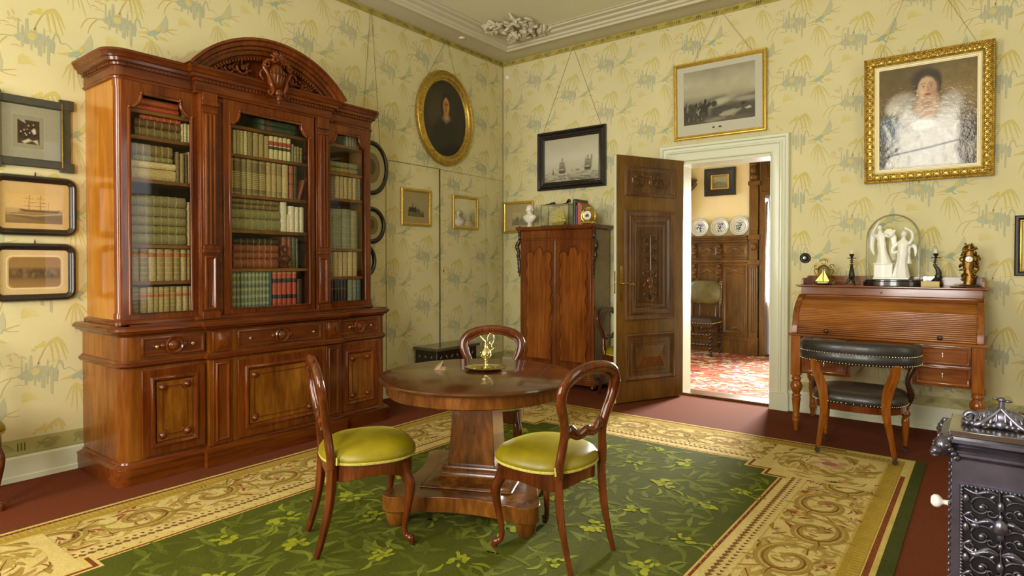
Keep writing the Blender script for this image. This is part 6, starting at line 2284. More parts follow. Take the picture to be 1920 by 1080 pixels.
for sx in (-1, 1):
    b = MB()
    b.tube(bez([(sx * 0.25, -0.275, 0.70), (sx * 0.238, -0.262, 0.62), (sx * 0.205, -0.255, 0.52), (sx * 0.19, -0.25, 0.42), (sx * 0.195, -0.235, 0.32), (sx * 0.215, -0.21, 0.2), (sx * 0.238, -0.195, 0.05)], 6),
           lerpl([(0.02, 0.03), (0.021, 0.034), (0.022, 0.036), (0.022, 0.032), (0.02, 0.027), (0.018, 0.022), (0.015, 0.018)], 6), 4, up=(1, 0, 0.001))
    lg = build(b, 'leg', DCW, dc, smooth=20, bevel=0.005)
    b = MB()
    caster(b, sx * 0.24, -0.195, RUGZ - 0.0003)
    build(b, 'caster', M['bronze'], lg, smooth=45)
    b = MB()
    b.box(sx * 0.262 - 0.025, sx * 0.262 + 0.025, 0.195, 0.245, 0.33, 0.39)
    b.lathe([(0, 0.05), (0.012, 0.05), (0.015, 0.07), (0.012, 0.085), (0.019, 0.1), (0.015, 0.112), (0.02, 0.13), (0.026, 0.22), (0.028, 0.25), (0.018, 0.262), (0.03, 0.275), (0.033, 0.29), (0.024, 0.305), (0.018, 0.315), (0.024, 0.33), (0, 0.33)], 18, (sx * 0.262, 0.22, 0))
    lg = build(b, 'leg', DCW, dc, smooth=45)
    b = MB()
    caster(b, sx * 0.262, 0.22, 0.0003)
    build(b, 'caster', M['bronze'], lg, smooth=45)
    b = MB()
    b.tube(bez([(sx * 0.285, 0.06, 0.385), (sx * 0.31, 0.04, 0.46), (sx * 0.292, 0.0, 0.56), (sx * 0.325, 0.0, 0.66), (sx * 0.334, 0.012, 0.71)], 6), lerpl([(0.02, 0.024), (0.024, 0.03), (0.016, 0.022), (0.022, 0.026), (0.02, 0.02)], 6), 10, up=(0, 1, 0))
    build(b, 'arm_support', M['carved_dark'], dc, smooth=60)

# ---------------------------------------------------------------- cast-iron stove
SX0, SX1, SY0, SY1 = 4.775, 5.03, -3.785, -3.52
sv = thing('stove', 'black cast iron stove with pierced scroll front and white porcelain knob', 'stove', (0, 0, 0))
b = MB()
b.box(SX0, SX1, SY0 + 0.012, SY1, 0.1, 0.765)
body = build(b, 'body', M['iron'], sv, bevel=0.004)
b = MB()
b.box(SX0 - 0.02, SX1 + 0.02, SY0 - 0.015, SY1 + 0.01, 0.04, 0.1)
for x in (SX0, SX1):
    for y in (SY0 + 0.01, SY1 - 0.01):
        b.lathe([(0, 0.0), (0.024, 0), (0.03, 0.02), (0.022, 0.042), (0, 0.042)], 12, (x, y, 0))
build(b, 'base_plate', M['iron'], sv, bevel=0.004, smooth=40)
b = MB()
b.sweep([(-0.02, 0.765), (0.004, 0.765), (0.008, 0.772), (0.012, 0.776), (0.012, 0.784), (0.006, 0.79), (0.008, 0.803), (0.018, 0.815), (0.026, 0.819), (0.026, 0.83), (0.012, 0.834), (-0.1, 0.834)], [(SX0, SY1, 0), (SX0, SY0, 0), (SX1, SY0, 0), (SX1, SY1, 0)])
build(b, 'cornice', M['iron'], sv, smooth=40)
b = MB()
b.box(SX0 - 0.004, SX1 + 0.004, SY0 - 0.002, SY1 + 0.004, 0.8342, 0.853)
plate = plain('iron_plate', S(150, 148, 146), 0.14, metal=0.9, nscale=8, namt=0.2)
build(b, 'top_plate', plate, sv, bevel=0.002)
for x, y in ((SX0, SY0), (SX0, SY1 - 0.01), (SX1, SY0), (SX1, SY1 - 0.01)):
    b = MB()
    sx, sy = (-1 if x == SX0 else 1), (-1 if y == SY0 else 1)
    b.at((x + sx * 0.016, y + sy * 0.012, 0.797), rz=math.atan2(sy, sx))
    b.ell((0.0, 0, 0.006), (0.03, 0.026, 0.032), 14, 10)
    b.ell((0.024, 0, -0.008), (0.02, 0.016, 0.016), 12, 8)
    b.ell((0.04, 0, -0.012), (0.007, 0.009, 0.006), 8, 6)
    b.ell((0.03, 0, -0.022), (0.012, 0.012, 0.006), 8, 6)
    for q in (-1, 1):
        b.ell((0.024, q * 0.012, 0.008), (0.006, 0.005, 0.005), 8, 6)
        b.ell((-0.006, q * 0.02, 0.03), (0.01, 0.006, 0.012), 8, 6)
        for k in range(4):
            b.ell((0.004 - 0.008 * k, q * (0.024 + 0.002 * k), 0.012 - 0.013 * k), (0.012, 0.007, 0.01), 8, 6)
    build(b.home(), 'lion_mask', M['iron'], sv, smooth=60)
# pierced front
xc, zt, zb = (SX0 + SX1) / 2, 0.685, 0.17
hw = 0.098
b = MB()
b.box(xc - hw, xc + hw, SY0 + 0.008, SY0 + 0.0125, zb, zt)
build(b, 'dark_opening', M['iron_dark'], sv)
b = MB()
y = SY0 + 0.004
b.tube([(xc - hw, y, zb), (xc + hw, y, zb), (xc + hw, y, zt), (xc - hw, y, zt)], 0.0045, 6, up=(0, 1, 0), closed=True)
for i in range(int((zt - zb) / 0.0105)):
    for sx in (-1, 1):
        b.ell((xc + sx * (hw - 0.002), y - 0.004, zb + 0.006 + 0.0105 * i), (0.0055, 0.004, 0.0042), 6, 4)
for i in range(int(hw * 2 / 0.0105)):
    b.ell((xc - hw + 0.006 + 0.0105 * i, y - 0.004, zt - 0.002), (0.0042, 0.004, 0.0055), 6, 4)
b.tube([(xc, y, zb), (xc, y - 0.004, (zb + zt) / 2), (xc, y, zt)], 0.0042, 6)
for z0, k in ((0.625, 1.0), (0.535, 1.0), (0.44, 1.05), (0.35, 1.0), (0.255, 1.05)):
    for sx in (-1, 1):
        b.tube(spiral((xc + sx * 0.046, z0), 0.036 * k, 0.007, 2.6 if sx > 0 else 0.54, (2.6 - 7.4) if sx > 0 else 0.54 + 7.4, 26, 'xz', y - 0.002), lerpl([0.0042] * 27, 1), 6)
        b.tube(spiral((xc + sx * 0.076, z0 - 0.042), 0.019, 0.004, -0.6 if sx > 0 else 3.74, -0.6 + sx * 6.4 if sx > 0 else 3.74 - 6.4, 18, 'xz', y - 0.002), 0.0034, 6)
        b.ell((xc + sx * 0.046, y - 0.006, z0), (0.009, 0.006, 0.009), 8, 6)
        b.tube(bez([(xc, y, z0 - 0.05), (xc + sx * 0.03, y - 0.005, z0 - 0.034), (xc + sx * 0.07, y - 0.003, z0 - 0.06), (xc + sx * 0.094, y, z0 - 0.03)], 6), lerpl([0.003, 0.006, 0.005, 0.002], 6), 6)
        for a in (0.4, 1.3, 2.2, -0.7):
            b.at((xc + sx * (0.046 + 0.044 * math.cos(a)), y - 0.002, z0 + 0.042 * math.sin(a)), ry=-sx * a).ell((0, 0, 0), (0.013, 0.004, 0.006), 8, 6)
            b.home()
        b.tube(bez([(xc + sx * 0.006, y - 0.002, z0 + 0.045), (xc + sx * 0.03, y - 0.006, z0 + 0.052), (xc + sx * 0.06, y - 0.004, z0 + 0.04), (xc + sx * 0.09, y - 0.002, z0 + 0.05)], 6), lerpl([0.003, 0.0075, 0.006, 0.002], 6), 6)
        b.tube(spiral((xc + sx * 0.022, z0 - 0.012), 0.016, 0.003, 0, sx * 5.6, 14, 'xz', y - 0.006), 0.0032, 6)
        b.ell((xc + sx * 0.085, y - 0.005, z0 + 0.02), (0.009, 0.006, 0.014), 8, 6)
        b.ell((xc + sx * 0.062, y - 0.006, z0 - 0.06), (0.014, 0.006, 0.009), 8, 6)
    b.ell((xc, y - 0.008, z0 + 0.012), (0.01, 0.008, 0.016), 10, 6)
    b.ell((xc, y - 0.008, z0 - 0.02), (0.007, 0.007, 0.011), 8, 6)
b.ell((xc, y - 0.012, 0.575), (0.02, 0.014, 0.026), 12, 8)
build(b, 'pierced_panel', M['iron'], sv, smooth=60)
for sx, x in ((-1, SX0), (1, SX1)):
    b = MB()
    for i in range(30):
        b.ell((x, SY0 + 0.012, 0.12 + 0.0215 * i), (0.005, 0.006, 0.008), 6, 4)
    build(b, 'beaded_edge', M['iron'], sv, smooth=60)
b = MB().at((SX0, SY0 + 0.06, 0.60), ry=-R90)
b.lathe([(0.0, -0.004), (0.009, -0.004), (0.0075, 0.012), (0.0085, 0.02), (0.017, 0.026), (0.0205, 0.034), (0.02, 0.044), (0.012, 0.052), (0, 0.053)], 20)
build(b.home(), 'porcelain_knob', M['porcelain'], sv, smooth=60)
# openwork ornament on the stove top
b = MB()
ox, oy, oz = xc, SY0 + 0.12, 0.8535
b.at((ox, oy, oz))
for sx in (-1, 1):
    b.tube(spiral((sx * 0.078, 0.024), 0.022, 0.006, 3.6 if sx > 0 else -0.46, (3.6 - 6.6) if sx > 0 else -0.46 + 6.6, 18, 'xz', -0.01), 0.008, 8)
    b.tube(bez([(sx * 0.1, -0.01, 0.008), (sx * 0.06, -0.028, 0.008), (sx * 0.03, -0.02, 0.03), (0, -0.012, 0.062)], 6), lerpl([0.007, 0.01, 0.009, 0.006], 6), 8)
    b.tube(bez([(sx * 0.1, 0.02, 0.008), (sx * 0.06, 0.03, 0.01), (sx * 0.03, 0.02, 0.034), (0, 0.01, 0.06)], 6), lerpl([0.007, 0.01, 0.009, 0.006], 6), 8)
    for k in range(6):
        b.tube(bez([(sx * (0.012 + 0.014 * k), -0.026, 0.012), (sx * (0.01 + 0.013 * k), -0.016, 0.052 - 0.005 * k), (sx * (0.008 + 0.012 * k), 0.004, 0.062 - 0.007 * k)], 4), 0.0046, 6)
        b.ell((sx * (0.016 + 0.014 * k), -0.03, 0.01), (0.009, 0.007, 0.008), 8, 6)
b.ell((0, 0, 0.03), (0.075, 0.024, 0.03), 16, 8)
b.ell((0, -0.028, 0.014), (0.018, 0.01, 0.014), 10, 6)
b.tube([(0, -0.004, 0.055), (0.002, -0.004, 0.085)], 0.008, 8)
b.ell((0.002, -0.004, 0.09), (0.013, 0.01, 0.009), 10, 6)
b.ell((0.018, -0.004, 0.087), (0.012, 0.006, 0.005), 8, 6)
b.ell((-0.014, -0.004, 0.092), (0.009, 0.006, 0.004), 8, 6)
b.home()
tag(build(b, 'stove_ornament', M['iron'], smooth=60), 'dark scrolled iron ornament with bird finial lying on the stove top', 'ornament')
b = MB()
b.box(-0.2, 0.2, -0.012, 0.012, 0.0, 0.74)
fs_ = thing('fire_screen', 'olive green panel with dark edge standing on the floor behind the stove', 'screen', (5.20, -2.72, 0), 0.1)
b = MB()
b.box(-0.2, 0.2, -0.008, 0.008, 0.12, 0.72)
build(b, 'panel', plain('olive_cloth', S(112, 104, 30), 0.7, nscale=30, namt=0.2), fs_, smooth=0)
b = MB()
b.at((0, 0.0, 0.42))
b.rectframe(0.44, 0.64, [(0, -0.015), (0, 0.015), (0.022, 0.015), (0.022, -0.015)])
b.home()
for sx in (-1, 1):
    b.box(sx * 0.2 - 0.015, sx * 0.2 + 0.015, -0.12, 0.12, 0.0, 0.03)
    b.box(sx * 0.2 - 0.012, sx * 0.2 + 0.012, -0.012, 0.012, 0.03, 0.11)
build(b, 'frame', M['carved_dark'], fs_, bevel=0.003)


# ---------------------------------------------------------------- pictures
class Canvas:
    """a painted or printed sheet: a fine grid with one pigment colour per vertex; u right, v up, both 0..1"""

    def __init__(s, w, h, nu, nv, base):
        s.w, s.h, s.nu, s.nv = w, h, nu, nv
        s.U, s.V = np.meshgrid(np.linspace(0, 1, nu), np.linspace(0, 1, nv))
        s.C = np.ones((nv, nu, 3)) * np.array(base)
        s.R = np.random.RandomState(int(w * 1000 + nu))

    def mix(s, m, col):
        s.C = s.C * (1 - m[..., None]) + np.array(col) * m[..., None]

    def grad(s, stops):
        vs = [p for p, c in stops]
        for k in range(3):
            s.C[..., k] = np.interp(s.V, vs, [c[k] for p, c in stops])

    def noise(s, n, m=None):
        m = m or n
        g = s.R.rand(m + 2, n + 2)
        x, y = s.U * n, s.V * m
        i, j = x.astype(int), y.astype(int)
        fx, fy = x - i, y - j
        fx, fy = fx * fx * (3 - 2 * fx), fy * fy * (3 - 2 * fy)
        return (g[j, i] * (1 - fx) + g[j, i + 1] * fx) * (1 - fy) + (g[j + 1, i] * (1 - fx) + g[j + 1, i + 1] * fx) * fy

    def mottle(s, n, amt, m=None):
        s.C *= (1 + amt * (s.noise(n, m) - 0.5) * 2)[..., None]

    def ell(s, cx, cy, rx, ry, col, soft=0.25, rot=0.0, amt=1.0):
        a = s.w / s.h
        du, dv = (s.U - cx) * a, s.V - cy
        c, q = math.cos(rot), math.sin(rot)
        x, y = du * c + dv * q, -du * q + dv * c
        d = np.sqrt((x / (rx * a)) ** 2 + (y / ry) ** 2)
        s.mix(np.clip((1 - d) / soft + 0.5, 0, 1) * amt, col)

    def seg(s, p, q):
        ax, ay, bx, by = p[0], p[1], q[0], q[1]
        a = s.w / s.h
        ux, uy = (bx - ax) * a, by - ay
        px, py = (s.U - ax) * a, s.V - ay
        t = np.clip((px * ux + py * uy) / max(ux * ux + uy * uy, 1e-9), 0, 1)
        return np.hypot(px - t * ux, py - t * uy)

    def line(s, pts, w, col, soft=0.008, amt=1.0):
        d = np.minimum.reduce([s.seg(pts[i], pts[i + 1]) for i in range(len(pts) - 1)])
        s.mix(np.clip((w - d) / soft + 0.5, 0, 1) * amt, col)

    def poly(s, pts, col, soft=0.02, amt=1.0):
        n = len(pts)
        d = np.minimum.reduce([s.seg(pts[i], pts[(i + 1) % n]) for i in range(n)])
        ins = np.zeros_like(s.U, bool)
        for i in range(n):
            (x0, y0), (x1, y1) = pts[i], pts[(i + 1) % n]
            if y0 == y1:
                continue
            ins ^= ((y0 > s.V) != (y1 > s.V)) & (s.U < (x1 - x0) * (s.V - y0) / (y1 - y0) + x0)
        s.mix(np.clip(np.where(ins, d, -d) / soft + 0.5, 0, 1) * amt, col)

    def paste(s, mb, u0=0.0, v0=0.0, depth=0.0, cx=0.0, cz=0.0, keep=None):
        C = np.clip(s.C, 0, 1)
        vs = [(cx + (u - 0.5) * s.w, -depth, cz + (v - 0.5) * s.h) for v in np.linspace(0, 1, s.nv) for u in np.linspace(0, 1, s.nu)]
        base = len(mb.v)
        Mx = mb.M
        mb.v += [tuple(Mx @ Vector(p)) for p in vs]
        for j in range(s.nv - 1):
            for i in range(s.nu - 1):
                if keep is not None and not keep((i + 0.5) / (s.nu - 1), (j + 0.5) / (s.nv - 1)):
                    continue
                a = j * s.nu + i
                mb.f.append([base + a, base + a + 1, base + a + s.nu + 1, base + a + s.nu])
                mb.mi.append(0)
                mb.c.append([tuple(C[j, i]), tuple(C[j, i + 1]), tuple(C[j + 1, i + 1]), tuple(C[j + 1, i])])


def hang(name, label, wall, along, z, tilt=0.0, cat='picture', group=None, gap=0.004):
    """empty at the picture's middle on its wall; local x to the viewer's right, front towards -y"""
    if wall == 'back':
        o = thing(name, label, cat, (along, -gap, z), 0.0, group)
        o.rotation_euler = (tilt, 0, 0)
    else:
        o = thing(name, label, cat, (gap, along, z), R90, group)
        o.rotation_euler = (tilt, 0, R90)
    return o


def sheet(w, h, root, mat, name='print', depth=0.006, canvases=(), base=None, lines=()):
    b = MB()
    if base is not None:
        b.add([(-w / 2, -depth, -h / 2), (w / 2, -depth, -h / 2), (w / 2, -depth, h / 2), (-w / 2, -depth, h / 2)], [(0, 1, 2, 3)], base)
    for c, cx, cz in canvases:
        c.paste(b, depth=depth + (0.0006 if base is not None else 0), cx=cx, cz=cz)
    F = Flat(b, (0, -depth, 0), (1, 0, 0), (0, 0, 1), (0, -1, 0))
    for x0, x1, z0, z1, c, l in lines:
        F.rect(x0, x1, z0, z1, c, l)
    return build(b, name, mat, root, smooth=0, colattr=True, recalc=False)


def pane(w, h, root, depth):
    b = MB()
    b.add([(-w / 2, -depth, -h / 2), (w / 2, -depth, -h / 2), (w / 2, -depth, h / 2), (-w / 2, -depth, h / 2)], [(0, 1, 2, 3)])
    return build(b, 'glass_pane', M['pane'], root, smooth=0)


def cords(root, pts, w=0.0016):
    b = MB()
    for a, c in pts:
        b.tube([a, c], w, 6)
    return build(b, 'hanging_cord', M['cord'], root)


gold_prof = lambda d: [(0, 0), (0, d * 0.75), (0.006, d), (0.014, d), (0.018, d * 0.8), (0.03, d * 0.62), (0.034, d * 0.7), (0.039, d * 0.5), (0.042, 0.006)]

# portrait in the wide carved gilt frame
pt = hang('portrait_painting', 'large oil portrait of a dark haired woman in white, carved gilt frame, over the desk', 'back', 4.462, 2.588, 0.063, gap=0.045)
W, H = 0.89, 1.05
b = MB()
b.rectframe(W, H, [(0, 0), (0, 0.03), (0.01, 0.04), (0.014, 0.034), (0.022, 0.04), (0.045, 0.05), (0.062, 0.042), (0.07, 0.034), (0.076, 0.036), (0.08, 0.028)])
rs = random.Random(6)
for side, L in ((0, W), (1, H), (2, W), (3, H)):
    n = int(L / 0.032)
    for i in range(n):
        t = -L / 2 + 0.04 + (L - 0.08) * (i + 0.5) / n
        for q in (0, 1):
            o_ = 0.034 + 0.022 * q
            x, z = ((t, H / 2 - o_), (W / 2 - o_, t), (t, -H / 2 + o_), (-W / 2 + o_, t))[side]
            a = (side % 2) * R90 + (0.7 if (i + q) % 2 else -0.7)
            b.at((x, -0.046, z), ry=a).ell((0, 0, 0), (0.02, 0.011, 0.0085), 8, 5)
    for i in range(n * 2):
        t = -L / 2 + 0.02 + (L - 0.04) * (i + 0.5) / (n * 2)
        x, z = ((t, H / 2 - 0.008), (W / 2 - 0.008, t), (t, -H / 2 + 0.008), (-W / 2 + 0.008, t))[side]
        b.at((x, -0.04, z)).ell((0, 0, 0), 0.006, 6, 4)
b.home()
build(b, 'carved_frame', M['gilt_dark'], pt, smooth=50)
b = MB()
b.rectframe(W - 0.16, H - 0.16, [(0, 0.0), (0, 0.03), (0.006, 0.032), (0.012, 0.024), (0.02, 0.022), (0.024, 0.016), (0.03, 0.016), (0.033, 0.008)])
build(b, 'cream_slip', plain('cream_gilt', S(236, 224, 176), 0.35), pt, smooth=30)
c = Canvas(W - 0.22, H - 0.22, 110, 134, S(112, 92, 44))
c.grad([(0, S(60, 50, 34)), (0.35, S(84, 72, 42)), (0.7, S(120, 98, 48)), (1, S(92, 78, 40))])
c.ell(0.82, 0.62, 0.3, 0.3, S(142, 120, 74), 1.2, amt=0.7)
c.ell(0.15, 0.75, 0.2, 0.28, S(96, 78, 38), 1.0, amt=0.7)
c.ell(0.92, 0.2, 0.22, 0.3, S(70, 60, 50), 0.9, amt=0.7)
c.mottle(14, 0.14)
c.ell(0.49, 0.84, 0.15, 0.125, S(62, 48, 34), 0.35)            # hair
c.ell(0.60, 0.80, 0.055, 0.12, S(58, 46, 32), 0.5)
c.ell(0.23, 0.64, 0.16, 0.1, S(168, 160, 142), 0.5, 0.5)        # shoulder frills
c.ell(0.16, 0.60, 0.08, 0.06, S(196, 190, 172), 0.7, 0.3)
c.ell(0.73, 0.55, 0.12, 0.16, S(176, 170, 156), 0.5, -0.35)
c.poly([(0.42, 0.70), (0.60, 0.70), (0.64, 0.56), (0.56, 0.47), (0.46, 0.47), (0.36, 0.56)], S(196, 166, 136), 0.05)   # neck and breast
c.ell(0.505, 0.625, 0.05, 0.06, S(176, 142, 110), 0.7)
c.ell(0.505, 0.77, 0.092, 0.115, S(206, 172, 138), 0.22)        # face
c.ell(0.565, 0.75, 0.05, 0.09, S(172, 132, 100), 0.8, amt=0.7)
c.ell(0.515, 0.685, 0.055, 0.03, S(190, 150, 118), 0.6)
for x in (0.468, 0.548):
    c.ell(x, 0.788, 0.019, 0.007, S(206, 180, 150), 0.8)
    c.ell(x, 0.788, 0.010, 0.008, S(60, 46, 36), 0.8)
    c.line([(x - 0.024, 0.81), (x, 0.817), (x + 0.02, 0.812)], 0.003, S(120, 88, 62), 0.012)
c.line([(0.51, 0.79), (0.522, 0.745), (0.508, 0.737)], 0.005, S(164, 118, 90), 0.012)
c.ell(0.512, 0.708, 0.032, 0.009, S(160, 84, 70), 0.5)
c.line([(0.482, 0.709), (0.512, 0.707), (0.542, 0.71)], 0.0022, S(104, 56, 46), 0.006)
c.ell(0.411, 0.745, 0.012, 0.03, S(190, 150, 116), 0.5)
c.ell(0.408, 0.712, 0.007, 0.01, S(206, 180, 100), 0.6)
c.poly([(0.40, 0.84), (0.44, 0.875), (0.5, 0.885), (0.57, 0.87), (0.605, 0.83), (0.585, 0.92), (0.49, 0.955), (0.40, 0.92)], S(60, 46, 34), 0.04)
c.poly([(0.02, 0.5), (0.12, 0.54), (0.22, 0.5), (0.24, 0.3), (0.14, 0.2), (0.03, 0.28)], S(96, 108, 116), 0.06)   # blue sleeve
c.line([(0.06, 0.44), (0.12, 0.32), (0.1, 0.24)], 0.012, S(200, 202, 200), 0.03)
c.line([(0.15, 0.5), (0.2, 0.38), (0.16, 0.26)], 0.012, S(176, 182, 184), 0.03)
c.poly([(0.03, 0.0), (0.08, 0.16), (0.2, 0.28), (0.22, 0.52), (0.3, 0.62), (0.37, 0.54), (0.46, 0.47), (0.6, 0.47), (0.66, 0.54), (0.8, 0.56), (0.83, 0.3), (0.8, 0.14), (0.86, 0.0)], S(210, 208, 204), 0.05)   # white gown, whitened further to paint in the window glare
for k in range(26):
    x, y = c.R.uniform(0.24, 0.8), c.R.uniform(0.02, 0.5)
    a = c.R.uniform(0.02, 0.08)
    c.line([(x, y), (x + c.R.uniform(-0.05, 0.05), y + a)], 0.008, S(236, 236, 236) if k % 2 else S(168, 166, 166), 0.025, 0.7)
c.ell(0.47, 0.42, 0.13, 0.05, S(238, 238, 238), 0.6)
c.line([(0.02, 0.1), (0.16, 0.14), (0.5, 0.185), (0.82, 0.235)], 0.008, S(70, 62, 62), 0.012)
c.ell(0.93, 0.14, 0.1, 0.07, S(150, 140, 126), 0.8, amt=0.6)
c.line([(0.04, 0.03), (0.09, 0.12), (0.2, 0.2)], 0.016, S(58, 58, 64), 0.03)
c.mottle(60, 0.05)
sheet(W - 0.22, H - 0.22, pt, M['oil'], 'canvas', 0.012, [(c, 0, 0)])
cords(pt, [((-0.34, 0.0, H / 2 - 0.02), (-0.055, 0.03, 1.27)), ((0.34, 0.0, H / 2 - 0.02), (-0.045, 0.03, 1.27))])

# battle engraving over the door
W, H = 0.925, 0.775
bp = hang('battle_engraving', 'wide gilt framed grey battle engraving hanging above the doorway', 'back', 2.735, 3.027, 0.03, gap=0.015)
b = MB()
b.rectframe(W, H, gold_prof(0.034))
build(b, 'frame', M['gilt'], bp, smooth=30)
cw, chh = 0.71, 0.535
c = Canvas(cw, chh, 116, 90, S(150, 144, 120))
c.grad([(0, S(88, 82, 66)), (0.22, S(112, 106, 88)), (0.4, S(146, 140, 116)), (0.55, S(182, 176, 146)), (0.75, S(186, 180, 152)), (1, S(158, 152, 126))])
c.mottle(5, 0.1)
c.mottle(11, 0.06)
c.poly([(0.3, 0.42), (0.45, 0.46), (0.6, 0.47), (0.72, 0.41), (0.84, 0.42), (1.05, 0.47), (1.05, 0.3), (0.3, 0.3)], S(112, 106, 86), 0.05)
c.ell(0.5, 0.36, 0.2, 0.06, S(196, 190, 166), 0.9, 0.2, 0.8)
c.ell(0.88, 0.36, 0.16, 0.04, S(168, 162, 138), 0.9, 0.0, 0.8)
c.poly([(0.4, 0.26), (0.7, 0.31), (1.05, 0.29), (1.05, 0.05), (0.4, 0.1)], S(66, 62, 50), 0.06, 0.85)
c.poly([(-0.05, 0.36), (0.1, 0.38), (0.24, 0.4), (0.32, 0.37), (0.36, 0.2), (0.3, 0.04), (-0.05, 0.02)], S(74, 68, 54), 0.05)
for k in range(60):
    x, y = c.R.uniform(0, 0.34), c.R.uniform(0.06, 0.4)
    t = S(44, 40, 32) if k % 3 else S(160, 152, 128)
    c.line([(x, y), (x + c.R.uniform(-0.015, 0.015), y + c.R.uniform(0.03, 0.08))], 0.006, t, 0.01, 0.85)
c.ell(0.29, 0.28, 0.075, 0.085, S(50, 46, 38), 0.4, 0.3)        # horseman
c.line([(0.235, 0.2), (0.225, 0.09)], 0.012, S(60, 54, 44), 0.012)
c.line([(0.33, 0.22), (0.355, 0.12)], 0.011, S(54, 50, 40), 0.012)
c.ell(0.315, 0.40, 0.018, 0.05, S(44, 40, 34), 0.5)
c.ell(0.37, 0.34, 0.03, 0.055, S(52, 48, 40), 0.5, -0.4)
c.ell(0.44, 0.34, 0.045, 0.06, S(58, 54, 44), 0.5)
c.line([(0.24, 0.27), (0.21, 0.22), (0.22, 0.17)], 0.008, S(176, 170, 148), 0.012)
for k in range(30):
    x, y = c.R.uniform(0.4, 1.0), c.R.uniform(0.08, 0.3)
    c.line([(x, y), (x + c.R.uniform(0.03, 0.12), y + c.R.uniform(-0.02, 0.02))], 0.006, S(96, 90, 72) if k % 2 else S(48, 44, 36), 0.012, 0.8)
c.poly([(0.5, 0.13), (0.58, 0.17), (0.72, 0.2), (0.78, 0.17), (0.66, 0.09), (0.56, 0.08)], S(188, 180, 154), 0.03, 0.7)
c.poly([(0.66, 0.1), (0.8, 0.2), (0.83, 0.18), (0.7, 0.07)], S(170, 162, 138), 0.02, 0.6)
c.poly([(0.86, 0.19), (0.93, 0.22), (0.96, 0.18), (0.9, 0.16)], S(186, 178, 154), 0.015)
c.line([(0.46, 0.1), (0.55, 0.16)], 0.006, S(60, 54, 44), 0.01)
c.poly([(0.3, 0.04), (0.48, 0.09), (0.6, 0.05), (0.4, 0.0)], S(156, 148, 124), 0.05, 0.7)
c.ell(0.84, 0.27, 0.03, 0.03, S(40, 38, 32), 0.5)
sheet(W - 0.076, H - 0.076, bp, M['print'], 'engraving', 0.01, [(c, 0, 0.025)], S(204, 200, 180),
      [(-0.06, -0.035, -0.3, -0.288, S(70, 64, 52), 1), (-0.055, -0.042, -0.288, -0.28, S(100, 94, 78), 1), (0.0, 0.034, -0.3, -0.29, S(80, 74, 60), 1), (0.006, 0.028, -0.29, -0.283, S(60, 54, 44), 1), (-0.045, 0.02, -0.314, -0.312, S(140, 134, 112), 1)])
pane(W - 0.076, H - 0.076, bp, 0.0155)
cords(bp, [((-0.26, -0.005, H / 2 - 0.02), (0.0, 0.008, 0.855)), ((0.34, -0.005, H / 2 - 0.02), (0.012, 0.008, 0.855))])

# seascape in the broad black frame
W, H = 0.925, 0.69
sp = hang('seascape', 'pen drawn seascape with sailing ships in a broad black frame above the wardrobe', 'back', 1.015, 2.587, 0.0, gap=0.006)
b = MB()
b.rectframe(W, H, [(0, 0), (0, 0.03), (0.008, 0.036), (0.018, 0.034), (0.03, 0.02), (0.044, 0.03), (0.06, 0.028), (0.07, 0.016), (0.082, 0.02), (0.094, 0.012), (0.097, 0.005)])
build(b, 'black_frame', M['ebony'], sp, smooth=30)
cw, chh = W - 0.188, H - 0.188
c = Canvas(cw, chh, 124, 84, S(206, 202, 176))
c.grad([(0, S(150, 144, 116)), (0.12, S(176, 170, 144)), (0.24, S(200, 194, 168)), (0.5, S(210, 206, 182)), (1, S(188, 182, 156))])
c.mottle(5, 0.05)
for k in range(70):
    y = c.R.uniform(0.0, 0.2)
    x = c.R.uniform(-0.05, 1)
    c.line([(x, y), (x + 0.05, y + 0.012), (x + 0.11, y - 0.008)], 0.004 + 0.004 * (0.2 - y) * 5, S(90, 84, 66) if k % 3 else S(222, 216, 196), 0.012, 0.8)


def ship(x, y, s, dark):
    k = lambda p: (x + p[0] * s, y + p[1] * s * 1.35)
    c.poly([k((-0.07, 0.03)), k((-0.05, -0.03)), k((0.06, -0.03)), k((0.085, 0.05)), k((0.05, 0.03))], dark, 0.012)
    c.poly([k((0.03, 0.02)), k((0.085, 0.1)), k((0.05, 0.06))], dark, 0.012)
    for mx, hh in ((-0.03, 0.2), (0.01, 0.27), (0.045, 0.19)):
        c.line([k((mx, 0.0)), k((mx, hh))], 0.0035, dark, 0.006)
        for q in range(3):
            z = hh * (0.25 + 0.24 * q)
            w = 0.034 - 0.008 * q
            c.poly([k((mx - w, z)), k((mx + w * 0.9, z)), k((mx + w * 0.7, z + hh * 0.19)), k((mx - w * 0.8, z + hh * 0.19))], mixc(dark, S(160, 152, 130), 0.45 + 0.15 * q), 0.012)
    c.line([k((-0.07, 0.03)), k((-0.12, 0.07))], 0.003, dark, 0.006)


ship(0.33, 0.22, 0.92, S(98, 90, 72))
ship(0.8, 0.25, 0.9, S(92, 86, 68))
c.line([(0.86, 0.3), (0.875, 0.54)], 0.016, S(128, 120, 100), 0.03)
c.poly([(0.14, 0.17), (0.19, 0.17), (0.18, 0.19), (0.165, 0.34), (0.15, 0.19)], S(110, 102, 82), 0.015)
c.ell(0.62, 0.24, 0.04, 0.025, S(150, 142, 118), 0.8)
c.ell(0.52, 0.235, 0.02, 0.02, S(160, 152, 128), 0.8)
sheet(cw, chh, sp, M['print'], 'drawing', 0.008, [(c, 0, 0)])
pane(cw, chh, sp, 0.0095)
cords(sp, [((-0.4, -0.002, H / 2 - 0.015), (0.015, 0.0, 1.29)), ((0.4, -0.002, H / 2 - 0.015), (0.025, 0.0, 1.29))])


